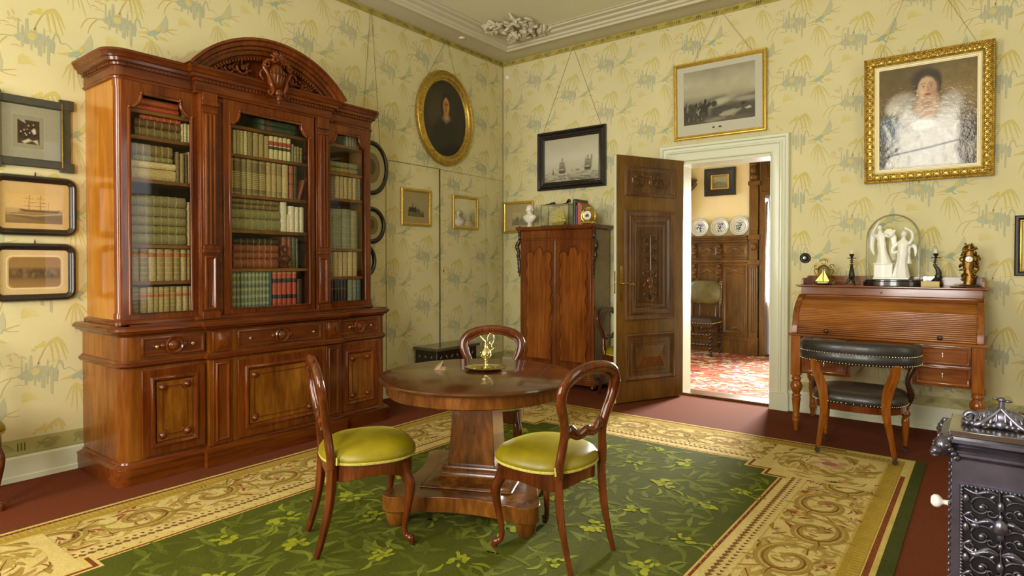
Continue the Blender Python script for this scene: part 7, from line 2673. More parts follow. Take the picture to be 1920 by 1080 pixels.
def landscape(w, h, seed, nu=56, nv=40, sky=S(178, 166, 122), dark=S(84, 76, 56)):
    c = Canvas(w, h, nu, nv, sky)
    c.R = np.random.RandomState(seed)
    c.grad([(0, mixc(dark, sky, 0.15)), (0.25, mixc(dark, sky, 0.4)), (0.5, mixc(sky, dark, 0.15)), (1, sky)])
    c.mottle(6, 0.12)
    for k in range(14):
        x = c.R.uniform(0, 0.7) if seed % 2 else c.R.uniform(0, 1)
        hh = c.R.uniform(0.12, 0.4) * (1 - abs(x - 0.3))
        c.ell(x, 0.3 + hh * 0.4, c.R.uniform(0.03, 0.08), hh * 0.5 + 0.05, mixc(dark, sky, c.R.uniform(0, 0.35)), 0.5, amt=0.85)
    for k in range(10):
        y = c.R.uniform(0.03, 0.3)
        x = c.R.uniform(0, 0.7)
        c.line([(x, y), (x + 0.3, y + c.R.uniform(-0.03, 0.03))], 0.012, mixc(dark, sky, c.R.uniform(0.0, 0.8)), 0.04, 0.6)
    return c


# three small gilt-framed prints in the corner
SG = 'small gilt framed landscape prints in the corner'
for i, (wall, al, z, W, H, lab) in enumerate((('left', -1.517, 1.972, 0.435, 0.395, 'small gilt framed landscape print just left of the dark door seam'),
                                              ('left', -0.728, 1.967, 0.445, 0.39, 'small gilt framed landscape print between the door seam and the room corner'),
                                              ('back', 0.25, 1.945, 0.46, 0.39, 'small gilt framed landscape print partly hidden behind the marble bust'))):
    p = hang('small_landscape_print', lab, wall, al, z, group=SG)
    b = MB()
    b.rectframe(W, H, [(0, 0), (0, 0.016), (0.006, 0.022), (0.02, 0.022), (0.03, 0.014), (0.036, 0.012), (0.038, 0.005)])
    build(b, 'gilt_frame', M['gilt'], p, smooth=30)
    c = landscape(0.235, 0.155, 3 + i, sky=S(186, 172, 124) if i < 2 else S(190, 178, 132), dark=S(78, 70, 50) if i < 2 else S(104, 98, 72))
    if i == 0:
        c.poly([(0.05, 0.3), (0.05, 0.6), (0.1, 0.66), (0.15, 0.6), (0.24, 0.62), (0.27, 0.95), (0.3, 0.62), (0.42, 0.6), (0.46, 0.74), (0.5, 0.5), (0.5, 0.3)], S(70, 62, 44), 0.04)
    w2, h2 = W - 0.07, H - 0.07
    sheet(w2, h2, p, M['print'], 'print', 0.006, [(c, 0.0 if i < 2 else 0.02, -0.02)], S(184, 166, 118), [(-0.13, 0.13, 0.095, 0.0965, S(150, 136, 92), 1)])
    pane(w2, h2, p, 0.0075)

# oval portrait
op = hang('oval_portrait', 'dark oval portrait of a long haired figure in a wide gilt oval frame', 'left', -1.072, 3.0, 0.0, gap=0.006)
RXo, RZo = 0.452, 0.53
ovf = lambda a: [((RXo - a) * math.cos(t), (RZo - a) * math.sin(t)) for t in [2 * PI * k / 72 for k in range(72)]]
b = MB()
b.loopframe(ovf, [(0, 0), (0, 0.03), (0.008, 0.04), (0.018, 0.042), (0.026, 0.034), (0.034, 0.036), (0.06, 0.048), (0.078, 0.044), (0.086, 0.03), (0.094, 0.03), (0.102, 0.02), (0.108, 0.018), (0.112, 0.006)])
build(b, 'oval_frame', M['gilt_dark'], op, smooth=40)
cw, chh = 2 * (RXo - 0.107), 2 * (RZo - 0.107)
c = Canvas(cw, chh, 90, 110, S(38, 30, 18))
c.ell(0.3, 0.55, 0.3, 0.25, S(66, 54, 30), 1.2, amt=0.8)
c.poly([(0.2, 0.0), (0.2, 0.35), (0.36, 0.48), (0.55, 0.52), (0.72, 0.46), (0.82, 0.3), (0.82, 0.0)], S(24, 18, 12), 0.08)
c.ell(0.52, 0.64, 0.12, 0.18, S(26, 18, 12), 0.4)
c.ell(0.525, 0.665, 0.075, 0.115, S(186, 130, 76), 0.25)
c.ell(0.5, 0.64, 0.04, 0.09, S(150, 96, 54), 0.9, amt=0.6)
c.poly([(0.515, 0.8), (0.45, 0.74), (0.44, 0.82), (0.52, 0.85), (0.6, 0.82), (0.6, 0.73)], S(26, 18, 12), 0.03)
c.poly([(0.47, 0.56), (0.58, 0.57), (0.6, 0.5), (0.52, 0.46), (0.46, 0.5)], S(176, 122, 72), 0.04)
c.line([(0.44, 0.5), (0.52, 0.445), (0.62, 0.5), (0.6, 0.54)], 0.012, S(104, 100, 78), 0.02)
for x in (0.498, 0.552):
    c.ell(x, 0.685, 0.018, 0.008, S(58, 36, 22), 0.7)
    c.line([(x - 0.022, 0.702), (x + 0.022, 0.704)], 0.004, S(78, 48, 28), 0.01)
c.line([(0.525, 0.69), (0.518, 0.645), (0.53, 0.638)], 0.005, S(128, 80, 46), 0.012)
c.ell(0.527, 0.61, 0.024, 0.008, S(142, 66, 44), 0.6)
c.mottle(30, 0.1)
b = MB()
c.paste(b, depth=0.01, keep=lambda u, v: ((u - 0.5) * 2) ** 2 + ((v - 0.5) * 2) ** 2 < 1.02)
build(b, 'canvas', M['oil'], op, smooth=0, colattr=True, recalc=False)
cords(op, [((-0.27, 0.0, 0.42), (0.03, 0.0, 0.885)), ((0.2, 0.0, 0.47), (0.045, 0.0, 0.885))])

# black oval frames half hidden by the bookcase
for i, (al, z, rx, rz, lab) in enumerate(((-2.125, 2.322, 0.215, 0.27, 'black oval frame highest behind the far edge of the bookcase'),
                                          (-2.125, 1.753, 0.175, 0.185, 'black oval frame halfway down behind the far edge of the bookcase'),
                                          (-2.235, 1.40, 0.165, 0.18, 'black oval frame lowest behind the far edge of the bookcase'))):
    p = hang('oval_print', lab, 'left', al, z, group='black oval frames beside the bookcase')
    of = lambda a: [((rx - a) * math.cos(t), (rz - a) * math.sin(t)) for t in [2 * PI * k / 56 for k in range(56)]]
    b = MB()
    b.loopframe(of, [(0, 0), (0, 0.014), (0.008, 0.024), (0.022, 0.028), (0.036, 0.024), (0.044, 0.012), (0.048, 0.005)])
    build(b, 'oval_frame', M['black_frame'], p, smooth=50)
    b = MB()
    b.prism(of(0.046), -0.007, -0.004, 'y', S(176, 170, 128))
    F = Flat(b, (0, -0.007, 0), (1, 0, 0), (0, 0, 1), (0, -1, 0))
    F.oval(0, 0, (rx - 0.046) * 0.66, (rz - 0.046) * 0.68, S(132, 116, 72), 1, 36)
    F.oval(0, 0.01, (rx - 0.046) * 0.3, (rz - 0.046) * 0.36, S(96, 80, 48), 2, 24)
    build(b, 'print', M['print'], p, smooth=0, colattr=True, recalc=False)
    if i == 0:
        cords(p, [((-0.12, 0.0, 0.22), (0.0, 0.0, 1.56)), ((0.12, 0.0, 0.22), (0.012, 0.0, 1.56))])

# three framed photographs at the near end of the left wall
p = hang('framed_photograph', 'square sepia group photograph in a slate grey frame with lapped corners', 'left', -4.888, 2.212, 0.0, group='framed photographs by the bookcase')
W, H = 0.43, 0.44
b = MB()
b.rectframe(W, H, [(0, 0), (0, 0.018), (0.004, 0.022), (0.045, 0.022), (0.05, 0.016), (0.054, 0.006)])
for sx in (-1, 1):
    for sz in (-1, 1):
        b.box(sx * (W / 2 + 0.018), sx * (W / 2 - 0.062), -0.027, -0.002, sz * (H / 2 + 0.018), sz * (H / 2 - 0.045))
build(b, 'slate_frame', M['slate_frame'], p, smooth=20)
b = MB()
for sx in (-1, 1):
    b.box(sx * (W / 2 - 0.05) - 0.002, sx * (W / 2 - 0.05) + 0.002, -0.029, -0.02, -H / 2 + 0.01, H / 2 - 0.01)
build(b, 'brass_line', M['brass'], p)
c = Canvas(0.115, 0.15, 44, 54, S(70, 50, 30))
c.mottle(7, 0.3)
for k, (x, y) in enumerate(((0.15, 0.42), (0.3, 0.5), (0.35, 0.36), (0.45, 0.55), (0.5, 0.7), (0.55, 0.4), (0.66, 0.5), (0.72, 0.75), (0.4, 0.3), (0.8, 0.4))):
    c.ell(x, y, 0.07, 0.1, S(46, 32, 20), 0.6)
    c.ell(x, y + 0.07, 0.035, 0.035, S(206, 190, 150), 0.6)
c.poly([(0.05, 1.0), (0.32, 1.0), (0.36, 0.86)], S(190, 178, 150), 0.06)
c.poly([(0.2, 0.08), (0.5, 0.22), (0.95, 0.0), (0.9, 0.2), (0.6, 0.12), (0.3, 0.0)], S(216, 206, 180), 0.06)
c.ell(0.75, 0.55, 0.08, 0.12, S(220, 206, 176), 0.6)
sheet(W - 0.1, H - 0.1, p, M['print'], 'photograph', 0.006, [(c, -0.01, 0.0)], S(168, 166, 144),
      [(-0.095, 0.075, -0.108, 0.108, S(190, 188, 166), 1), (-0.092, 0.072, -0.105, 0.105, S(160, 156, 130), 1)])
pane(W - 0.1, H - 0.1, p, 0.0075)


def rounded(w, h, r):
    def f(a):
        pts = []
        for cx, cz, a0 in ((w / 2 - r, h / 2 - r, 0), (-w / 2 + r, h / 2 - r, PI / 2), (-w / 2 + r, -h / 2 + r, PI), (w / 2 - r, -h / 2 + r, 1.5 * PI)):
            for k in range(7):
                t = a0 + PI / 2 * k / 6
                rr = max(r - a, 0.004)
                cx2 = cx if r > a else (w / 2 - a - 0.004) * (1 if cx > 0 else -1)
                cz2 = cz if r > a else (h / 2 - a - 0.004) * (1 if cz > 0 else -1)
                pts.append((cx2 + rr * math.cos(t), cz2 + rr * math.sin(t)))
        return pts
    return f


for al, z, W, H, kind, lab in ((-4.866, 1.745, 0.455, 0.385, 'ship', 'sepia photograph of a moored sailing ship in a black round cornered frame'),
                               (-4.872, 1.32, 0.45, 0.372, 'group', 'brown group photograph with wide cream mount in a black round cornered frame')):
    p = hang('framed_photograph', lab, 'left', al, z, 0.012, group='framed photographs by the bookcase', gap=0.006)
    f = rounded(W, H, 0.065)
    b = MB()
    b.loopframe(f, [(0, 0), (0, 0.012), (0.006, 0.022), (0.018, 0.026), (0.028, 0.022), (0.034, 0.014), (0.042, 0.012), (0.046, 0.005)])
    build(b, 'black_frame', M['black_frame'], p, smooth=40)
    if kind == 'ship':
        c = Canvas(0.3, 0.185, 76, 50, S(196, 160, 98))
        c.grad([(0, S(122, 96, 58)), (0.2, S(134, 108, 66)), (0.42, S(150, 122, 76)), (0.5, S(206, 172, 112)), (1, S(204, 168, 104))])
        c.poly([(0.0, 0.5), (0.1, 0.52), (0.22, 0.5), (0.22, 0.36), (0.0, 0.34)], S(178, 152, 104), 0.04)
        c.poly([(0.22, 0.5), (0.4, 0.46), (0.9, 0.46), (0.96, 0.5), (0.92, 0.38), (0.3, 0.4)], S(92, 70, 42), 0.03)
        c.poly([(0.1, 0.34), (0.5, 0.22), (1.0, 0.32), (1.0, 0.05), (0.5, 0.12), (0.05, 0.25)], S(112, 88, 52), 0.05)
        c.line([(0.02, 0.3), (0.5, 0.26), (1.0, 0.36)], 0.012, S(190, 160, 108), 0.02)
        for mx in (0.4, 0.6):
            c.line([(mx, 0.45), (mx + 0.01, 0.97)], 0.009, S(112, 84, 50), 0.012)
            for q in range(3):
                c.line([(mx - 0.1 + 0.02 * q, 0.6 + 0.13 * q), (mx + 0.12 - 0.02 * q, 0.58 + 0.13 * q)], 0.006, S(122, 94, 56), 0.012)
        c.line([(0.75, 0.45), (0.75, 0.75)], 0.006, S(122, 94, 56), 0.012)
        b = MB()
        b.prism(f(0.044), -0.006, -0.004, 'y', S(196, 164, 106))
        c.paste(b, depth=0.0066, cx=-0.005, cz=-0.02)
    else:
        c = Canvas(0.27, 0.19, 60, 44, S(140, 106, 54))
        c.grad([(0, S(150, 116, 64)), (0.25, S(128, 98, 52)), (0.35, S(92, 70, 38)), (0.6, S(110, 84, 46)), (0.7, S(146, 112, 60)), (1, S(142, 108, 54))])
        for k in range(26):
            x = c.R.uniform(0.03, 0.97)
            c.ell(x, c.R.uniform(0.36, 0.58), 0.03, 0.08, S(78, 60, 34) if k % 2 else S(128, 102, 60), 0.6, amt=0.8)
        b = MB()
        b.prism(f(0.044), -0.006, -0.004, 'y', S(206, 180, 130))
        fo = rounded(0.3, 0.215, 0.035)
        b.prism(fo(0), -0.0068, -0.006, 'y', S(224, 202, 156))
        b.prism(fo(0.008), -0.0074, -0.0066, 'y', S(186, 156, 104))
        fk = rounded(0.27, 0.19, 0.03)
        c.paste(b, depth=0.0082, keep=lambda u, v: not (min(u, 1 - u) * 0.27 < 0.03 and min(v, 1 - v) * 0.19 < 0.03 and math.hypot(0.03 - min(u, 1 - u) * 0.27, 0.03 - min(v, 1 - v) * 0.19) > 0.03))
    build(b, 'photograph', M['print'], p, smooth=0, colattr=True, recalc=False)
    b = MB()
    q_ = f(0.045)
    b.add([(x, -0.011, z) for x, z in q_], [tuple(range(len(q_)))])
    build(b, 'glass_pane', M['pane'], p, smooth=0)
    b = MB()
    b.tube([(0, 0.0, H / 2 - 0.005), (0, -0.006, H / 2 + 0.012), (0, 0.0, H / 2 + 0.022)], 0.004, 6)
    build(b, 'hook', M['carved_dark'], p)

# frame at the right edge of the picture
p = hang('framed_print', 'black and gold framed print at the edge of the view beyond the desk', 'back', 5.29, 1.512, 0.0)
W, H = 0.51, 0.465
b = MB()
b.rectframe(W, H, [(0, 0), (0, 0.014), (0.008, 0.022), (0.022, 0.022), (0.034, 0.012), (0.036, 0.006)])
build(b, 'black_frame', M['black_frame'], p, smooth=30)
b = MB()
b.rectframe(W - 0.07, H - 0.07, [(0, 0), (0, 0.011), (0.006, 0.013), (0.012, 0.009), (0.014, 0.005)])
build(b, 'gold_slip', M['gilt'], p, smooth=30)
c = landscape(0.24, 0.2, 9, sky=S(190, 180, 140), dark=S(120, 110, 80))
sheet(W - 0.09, H - 0.09, p, M['print'], 'print', 0.005, [(c, 0, 0)], S(206, 196, 160))
pane(W - 0.09, H - 0.09, p, 0.0065)

# old round switch
b = MB().at((0, 0, 0), rx=R90)
b.lathe([(0, 0), (0.046, 0), (0.047, 0.008), (0.04, 0.014), (0.034, 0.012), (0.031, 0.02), (0.024, 0.026), (0.02, 0.022), (0.016, 0.03), (0, 0.031)], 28)
sw = thing('light_switch', 'round black rotary light switch on the wall beside the door casing', 'switch', (3.54, 0.0, 1.424))
build(b.home(), 'rosette', M['black_frame'], sw, smooth=30)
b = MB()
b.box(-0.01, 0.006, -0.045, -0.03, -0.004, 0.004)
build(b, 'toggle', M['bright_brass'], sw, bevel=0.002)


# ---------------------------------------------------------------- the room beyond the door
NY = 3.34
box_obj('wall_next_back', -0.9, 2.216, NY, NY + 0.15, 0, ZC, M['cream_wall'])
box_obj('wall_next_back_top', 2.216, 3.316, NY, NY + 0.15, 2.424, ZC, M['cream_wall'])
box_obj('wall_next_back_end', 3.316, 4.7, NY, NY + 0.15, 0, ZC, M['cream_wall'])
box_obj('wall_next_left_near', -0.9, -0.75, 0.28, 1.1, 0, ZC, M['cream_wall'])
box_obj('wall_next_left_far', -0.9, -0.75, 2.7, NY, 0, ZC, M['cream_wall'])
box_obj('wall_next_left_low', -0.9, -0.75, 1.1, 2.7, 0, 0.75, M['cream_wall'])
box_obj('wall_next_left_high', -0.9, -0.75, 1.1, 2.7, 3.05, ZC, M['cream_wall'])
box_obj('wall_next_right', 4.6, 4.75, 0.28, NY, 0, ZC, M['cream_wall'])
box_obj('ceiling_next', -0.9, 4.75, 0.15, NY + 0.15, ZC, ZC + 0.12, M['ceiling'])

# patterned carpet
b = MB()
b.col = S(176, 100, 82)
b.box(-0.7, 4.55, 0.30, NY - 0.05, 0.0008, 0.011)
F = Flat(b, (0, 0, 0.011), (1, 0, 0), (0, 1, 0), (0, 0, 1), 0.0002)
rs = random.Random(12)
PAL = [S(224, 214, 186), S(216, 204, 172), S(176, 66, 50), S(196, 96, 72), S(128, 128, 148), S(150, 148, 160), S(206, 178, 130), S(232, 224, 202), S(150, 54, 44)]
for k in range(1500):
    x, y = rs.uniform(0.7, 3.6), rs.uniform(0.34, NY - 0.09)
    r = rs.uniform(0.03, 0.085)
    t = rs.random()
    col = rs.choice(PAL)
    if t < 0.45:
        for q in range(4):
            a = rs.uniform(0, 6.3)
            F.oval(x + r * 0.6 * math.cos(a), y + r * 0.6 * math.sin(a), r * rs.uniform(0.35, 0.6), r * rs.uniform(0.25, 0.45), mixc(col, PAL[q], 0.12), 2 + k % 14, 7, a)
    else:
        a = rs.uniform(0, 6.3)
        F.stroke([(x, y), (x + r * math.cos(a), y + r * math.sin(a)), (x + 2 * r * math.cos(a + 0.7), y + 2 * r * math.sin(a + 0.7))], [0.006, rs.uniform(0.012, 0.026), 0.004], col, 2 + k % 14)
tag(build(b, 'patterned_carpet', M['weave'], smooth=0, colattr=True, recalc=False), 'red cream and blue patterned carpet on the floor beyond the open door', 'carpet')

# oak panelling with plate shelf
wp = thing('wall_panelling', 'carved oak panelling with a plate shelf in the room beyond the door', 'panelling', (0, NY - 0.001, 0))
x0, x1 = -0.74, 2.05
b = MB()
b.box(x0, x1, -0.03, 0.0, 0.0, 1.74)
build(b, 'backing', M['oak'], wp)
b = MB()
b.box(x0, x1, -0.055, -0.03, 0.0, 0.2)
b.box(x0, x1, -0.048, -0.03, 0.2, 0.27)
build(b, 'plinth', M['oak'], wp, bevel=0.006)
b = MB()
b.box(x0, x1, -0.13, 0.0, 1.755, 1.79)
b.box(x0, x1, -0.1, 0.0, 1.725, 1.757)
b.box(x0, x1, -0.07, 0.0, 1.69, 1.727)
build(b, 'plate_shelf', M['oak'], wp, bevel=0.006)
b = MB()
b.box(x0, x1, -0.06, -0.03, 1.385, 1.43)
b.box(x0, x1, -0.05, -0.03, 1.43, 1.46)
build(b, 'mid_rail', M['oak'], wp, bevel=0.005)
bays = [(1.66, 2.04, True), (1.27, 1.60, False), (0.88, 1.21, False), (0.49, 0.82, False), (0.1, 0.43, False)]
rs = random.Random(2)
for a, c_, wide in bays:
    for z0, z1 in ((0.30, 1.36), (1.475, 1.675)):
        b = MB().at(((a + c_) / 2, -0.03, (z0 + z1) / 2))
        b.rectframe(c_ - a, z1 - z0, [(0, 0), (0, 0.02), (0.02, 0.024), (0.034, 0.012), (0.05, 0.004), (0.055, 0.003)])
        b.home()
        zc_p = (1.25, 0.38) if z0 < 1 else (1.575,)
        for zc in zc_p:
            for k in range(9):
                t = (k - 4) / 4
                b.at(((a + c_) / 2 + t * (c_ - a) * 0.26, -0.034, zc + 0.02 * math.cos(3 * t)), ry=t * 2).ell((0, 0, 0), (0.018, 0.007, 0.028), 8, 5)
            b.home()
        build(b, 'panel', M['oak'], wp, smooth=40)
for xs in (1.63, 1.24, 0.85, 0.46):
    for z0, z1 in ((1.47, 1.68), (1.16, 1.375)):
        b = MB()
        b.box(xs - 0.03, xs + 0.03, -0.07, -0.03, z0, z1)
        b.ell((xs, -0.082, z1 - 0.05), (0.03, 0.03, 0.04), 12, 8)
        b.ell((xs, -0.112, z1 - 0.055), (0.008, 0.008, 0.01), 8, 6)
        b.ell((xs, -0.085, z0 + 0.06), (0.042, 0.026, 0.03), 12, 8)
        b.box(xs - 0.036, xs + 0.036, -0.095, -0.03, z0 - 0.012, z0 + 0.012)
        build(b, 'carved_head_bracket', M['oak'], wp, smooth=50)

ds = thing('oak_door_surround', 'carved oak doorway surround with pilaster beside the blue and white plates', 'door surround', (0, NY - 0.002, 0))
b = MB()
b.box(2.075, 2.2, -0.1, 0.0, 0.014, 2.96)
b.box(2.06, 2.215, -0.12, 0.0, 0.014, 0.28)
for k in range(4):
    b.tube([(2.105 + 0.03 * k, -0.102, 0.35), (2.105 + 0.03 * k, -0.102, 1.3)], 0.011, 8, up=(0, 1, 0))
b.box(2.065, 2.235, -0.125, 0.0, 1.35, 1.42)
b.box(2.065, 2.235, -0.125, 0.0, 1.72, 1.8)
b.box(2.065, 2.235, -0.13, 0.0, 2.52, 2.58)
b.box(2.09, 2.21, -0.115, -0.1, 1.86, 2.48)
build(b, 'pilaster', M['oak'], ds, bevel=0.005, smooth=40)
b = MB()
b.ell((2.15, -0.125, 2.74), (0.045, 0.04, 0.06), 14, 10)
b.ell((2.15, -0.165, 2.735), (0.012, 0.012, 0.014), 8, 6)
b.ell((2.15, -0.12, 2.64), (0.06, 0.035, 0.045), 14, 8)
b.ell((2.15, -0.12, 2.82), (0.06, 0.04, 0.03), 12, 8)
b.ell((2.15, -0.12, 1.62), (0.05, 0.04, 0.06), 12, 8)
build(b, 'carved_mask', M['oak'], ds, smooth=60)
b = MB()
b.box(2.0, 3.5, -0.16, 0.0, 2.93, 3.0)
b.box(2.03, 3.5, -0.13, 0.0, 2.88, 2.93)
b.box(2.225, 3.4, -0.07, 0.0, 2.42, 2.88)
b.at((2.75, -0.07, 2.72))
b.rectframe(0.9, 0.24, [(0, 0), (0, 0.015), (0.02, 0.02), (0.04, 0.006)])
b.home()
build(b, 'lintel', M['oak'], ds, bevel=0.004)
b = MB()
b.box(2.22, 2.30, -0.09, 0.15, 0.014, 2.42)
b.box(3.23, 3.31, -0.09, 0.15, 0.014, 2.42)
b.box(2.30, 3.23, -0.09, 0.15, 2.36, 2.42)
build(b, 'jamb', M['oak'], ds, bevel=0.004)
b = MB()
pts = []
for k in range(15):
    x = 2.31 + 0.006 * k
    pts.append((x, 0.10 + 0.012 * math.sin(k * 1.8)))
vs, fs = [], []
for x, y in pts:
    vs += [(x, y, 0.02), (x, y, 2.3)]
for k in range(len(pts) - 1):
    fs.append((2 * k, 2 * k + 2, 2 * k + 3, 2 * k + 1))
b.add(vs, fs)
tag(build(b, 'white_curtain', plain('curtain', S(236, 234, 226), 0.8), loc=(0, NY, 0), smooth=60), 'narrow white curtain in the bright oak doorway beyond the plates', 'curtain')

# plates
PG = 'blue and white plates on the oak shelf'


def plate(label, x, r):
    t = thing('plate', label, 'plate', (x, NY - 0.062, 1.7905 + r * 0.985), 0.0, PG)
    t.rotation_euler = (-0.16, 0, 0)
    b = MB()
    b.col = S(200, 204, 202)
    prof = [(0.0, 0.006), (0.62, 0.006), (0.66, 0.008), (0.74, 0.018), (0.97, 0.026), (1.0, 0.027), (1.0, 0.023), (0.74, 0.012), (0.62, 0.0), (0.0, 0.0)]
    b.at((0, 0.006, 0), rx=R90)
    b.lathe([(q * r, z) for q, z in prof], 40, cap=False)
    b.home()
    F = Flat(b, (0, 0.0, 0), (1, 0, 0), (0, 0, 1), (0, -1, 0))
    rs = random.Random(int(x * 100))
    B0, B1 = S(62, 74, 116), S(112, 124, 156)
    for k in range(44):
        a = 2 * PI * k / 44
        rr_ = r * 0.9
        d = 0.0212
        col = B0 if k % 4 < 2 else B1
        F.o = Vector((0, -d + 0.006, 0))
        F.oval(rr_ * math.cos(a), rr_ * math.sin(a), r * 0.085, r * 0.062, col, 4, 7, a + R90)
    F.o = Vector((0, -0.0003, 0))
    for k in range(36):
        a = 2 * PI * k / 36
        F.oval(r * 0.6 * math.cos(a), r * 0.6 * math.sin(a), r * 0.055, r * 0.022, B1 if k % 2 else B0, 2, 6, a + R90)
    for k in range(26):
        a, q = rs.uniform(0, 6.3), rs.random() ** 0.7 * 0.44 * r
        F.oval(q * math.cos(a), q * math.sin(a) - r * 0.06, r * rs.uniform(0.04, 0.12), r * rs.uniform(0.03, 0.07), B0 if rs.random() < 0.6 else B1, 2 + k % 5, 7, rs.uniform(0, 3))
    F.stroke([(r * 0.05, -r * 0.3), (r * 0.08, 0.0), (r * 0.0, r * 0.32)], [r * 0.02, r * 0.03, r * 0.01], B0, 8)
    for s_ in (-0.2, -0.05, 0.12, 0.25):
        F.stroke([(0.02 * r, r * 0.25), (s_ * r, r * 0.38), (s_ * 1.5 * r, r * 0.28)], [r * 0.015, r * 0.035, r * 0.01], B0, 9)
    build(b, 'dish', M['gloss_paint'], t, smooth=40, colattr=True, recalc=False)
    return t


plate('blue and white plate beside the oak pilaster, rightmost on the shelf', 1.928, 0.142)
plate('blue and white plate under the little black framed picture', 1.632, 0.138)
plate('blue and white plate next to the one hidden by the door', 1.322, 0.136)
plate('blue and white plate half hidden behind the open door edge', 1.03, 0.134)

# small picture in a heavy black frame
p = thing('small_painting', 'little grey landscape in a gold slip and wide black frame above the plates', 'picture', (1.617, NY - 0.002, 2.618))
b = MB()
b.rectframe(0.475, 0.42, [(0, 0), (0, 0.05), (0.012, 0.056), (0.04, 0.05), (0.07, 0.034), (0.1, 0.03), (0.104, 0.008)])
build(b, 'black_frame', M['ebony'], p, smooth=30)
b = MB()
b.rectframe(0.275, 0.222, [(0, 0.005), (0, 0.03), (0.008, 0.034), (0.02, 0.026), (0.026, 0.012)])
build(b, 'gold_slip', M['gilt'], p, smooth=30)
c = landscape(0.225, 0.172, 14, 40, 32, sky=S(150, 146, 112), dark=S(84, 82, 60))
sheet(0.225, 0.172, p, M['oil'], 'canvas', 0.012, [(c, 0, 0)])

# carved wall bracket and figurine
wk = thing('wall_bracket', 'dark carved wall bracket holding a figurine beyond the open door', 'bracket', (1.05, NY, 0))
b = MB()
b.box(-0.2, 0.2, -0.2, 0.0, 2.66, 2.69)
b.prism([(-0.18, 2.66), (0.18, 2.66), (0.2, 2.6), (0.1, 2.5), (0.08, 2.4), (0.11, 2.34), (0.06, 2.24), (0.07, 2.18), (0.0, 2.08), (-0.07, 2.18), (-0.06, 2.24), (-0.11, 2.34), (-0.08, 2.4), (-0.1, 2.5), (-0.2, 2.6)], -0.14, 0.0, 'y')
for sx in (-1, 1):
    b.tube(spiral((sx * 0.11, 2.58), 0.06, 0.015, 0, sx * 5.4, 14, 'xz', -0.15), 0.022, 8)
    b.tube(spiral((sx * 0.06, 2.32), 0.045, 0.012, 0, sx * 5.4, 14, 'xz', -0.15), 0.018, 8)
build(b, 'carved_shelf', M['carved_dark'], wk, smooth=40, bevel=0.004)
b = MB()
b.lathe([(0, 0), (0.06, 0), (0.065, 0.03), (0.05, 0.05), (0.06, 0.12), (0.04, 0.2), (0.05, 0.26), (0.03, 0.29), (0.02, 0.3), (0, 0.3)], 18)
b.ell((0, 0, 0.335), (0.036, 0.038, 0.045), 14, 10)
b.ell((0.0, -0.038, 0.33), (0.008, 0.01, 0.01), 8, 6)
b.tube(bez([(0.045, 0, 0.25), (0.08, -0.02, 0.2), (0.06, -0.05, 0.17)], 6), 0.016, 8)
b.tube(bez([(-0.045, 0, 0.25), (-0.08, -0.02, 0.22), (-0.07, -0.04, 0.3)], 6), 0.016, 8)
tag(build(b, 'figurine', M['gilt_dark'], loc=(1.09, NY - 0.1, 2.6905), smooth=60), 'gilt figurine standing on the dark wall bracket beyond the door', 'figurine')

# leather side chair with barley-twist legs
lc = thing('leather_chair', 'low dark leather chair with olive back and twisted legs against the oak panelling', 'chair', (1.435, 2.93, 0.0148), 0.0)
b = MB()
b.box(-0.255, 0.265, -0.19, 0.235, 0.42, 0.47)
build(b, 'seat_rail', M['carved_dark'], lc, bevel=0.004)
b = MB()
vs, fs = [], []
for k, (g, z) in enumerate(((0.0, 0.4705), (0.008, 0.49), (0.006, 0.52), (-0.02, 0.545), (-0.08, 0.56))):
    vs += [(-0.255 - g, -0.19 - g, z), (0.265 + g, -0.19 - g, z), (0.265 + g, 0.235 + g, z), (-0.255 - g, 0.235 + g, z)]
for k in range(4):
    for i in range(4):
        j = (i + 1) % 4
        fs.append((k * 4 + i, k * 4 + j, k * 4 + 4 + j, k * 4 + 4 + i))
fs += [(16, 17, 18, 19), (3, 2, 1, 0)]
b.add(vs, fs)
cu = build(b, 'seat_cushion', M['brown_leather'], lc, smooth=40, bevel=0.01)
b = MB()
for i in range(14):
    x = -0.245 + 0.5 * i / 13
    b.ell((x, -0.196, 0.478), 0.009, 8, 5)
for i in range(11):
    y = -0.18 + 0.4 * i / 10
    b.ell((0.271, y, 0.478), 0.009, 8, 5)
build(b, 'brass_nails', M['nail'], cu, smooth=60)


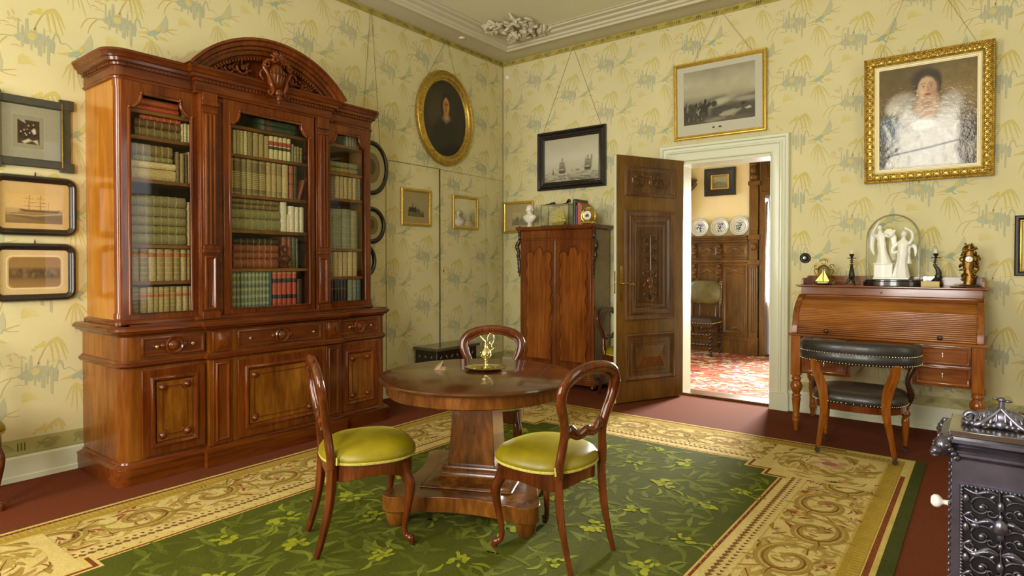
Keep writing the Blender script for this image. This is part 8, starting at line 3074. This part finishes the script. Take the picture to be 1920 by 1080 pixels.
def twist(mb, a, c, r=0.021, n=40):
    A, C_ = Vector(a), Vector(c)
    L = (C_ - A).length
    d = (C_ - A).normalized()
    u = d.cross(Vector((0.2, 0.3, 1)) if abs(d.z) < 0.9 else Vector((1, 0, 0))).normalized()
    v = d.cross(u)
    for ph in (0, PI):
        mb.tube([tuple(A + d * (L * i / n) + (u * math.cos(ph + i * 0.75 * L * 2.0) + v * math.sin(ph + i * 0.75 * L * 2.0)) * r * 0.55) for i in range(n + 1)], r * 0.62, 6)


for x, y in ((-0.235, -0.17), (0.245, -0.17), (-0.235, 0.215), (0.245, 0.215)):
    b = MB()
    twist(b, (x, y, 0.06), (x, y, 0.42))
    b.box(x - 0.022, x + 0.022, y - 0.022, y + 0.022, 0.2, 0.25)
    b.ell((x, y, 0.03), (0.028, 0.028, 0.03), 12, 8)
    build(b, 'leg', M['carved_dark'], lc, smooth=50)
b = MB()
twist(b, (-0.21, -0.17, 0.3), (0.225, -0.17, 0.3), 0.018)
twist(b, (-0.21, 0.02, 0.13), (0.225, 0.02, 0.13), 0.016)
twist(b, (0.245, -0.15, 0.12), (0.245, 0.2, 0.12), 0.016)
build(b, 'stretcher', M['carved_dark'], lc, smooth=50)
for x in (-0.235, 0.245):
    b = MB()
    b.tube([(x, 0.215, 0.42), (x, 0.225, 0.8), (x, 0.25, 1.09)], (0.018, 0.02), 8, up=(0, 1, 0))
    build(b, 'back_post', M['carved_dark'], lc, smooth=50)
b = MB()
b.at((0.005, 0.232, 0.915), rx=-0.07)
b.ell((0, 0, 0), (0.3, 0.052, 0.22), 28, 16)
b.home()
for i, p_ in enumerate(b.v):
    x, y, z = p_
    x = max(-0.262, min(0.272, x))
    z = max(0.735, min(1.095, z))
    b.v[i] = (x, y, z)
bk = build(b, 'back_pad', M['olive_leather'], lc, smooth=80)
b = MB()
for i in range(16):
    b.ell((0.268, 0.205 + 0.0018 * i, 0.745 + 0.0225 * i), 0.008, 8, 5)
build(b, 'brass_nails', M['nail'], bk, smooth=60)
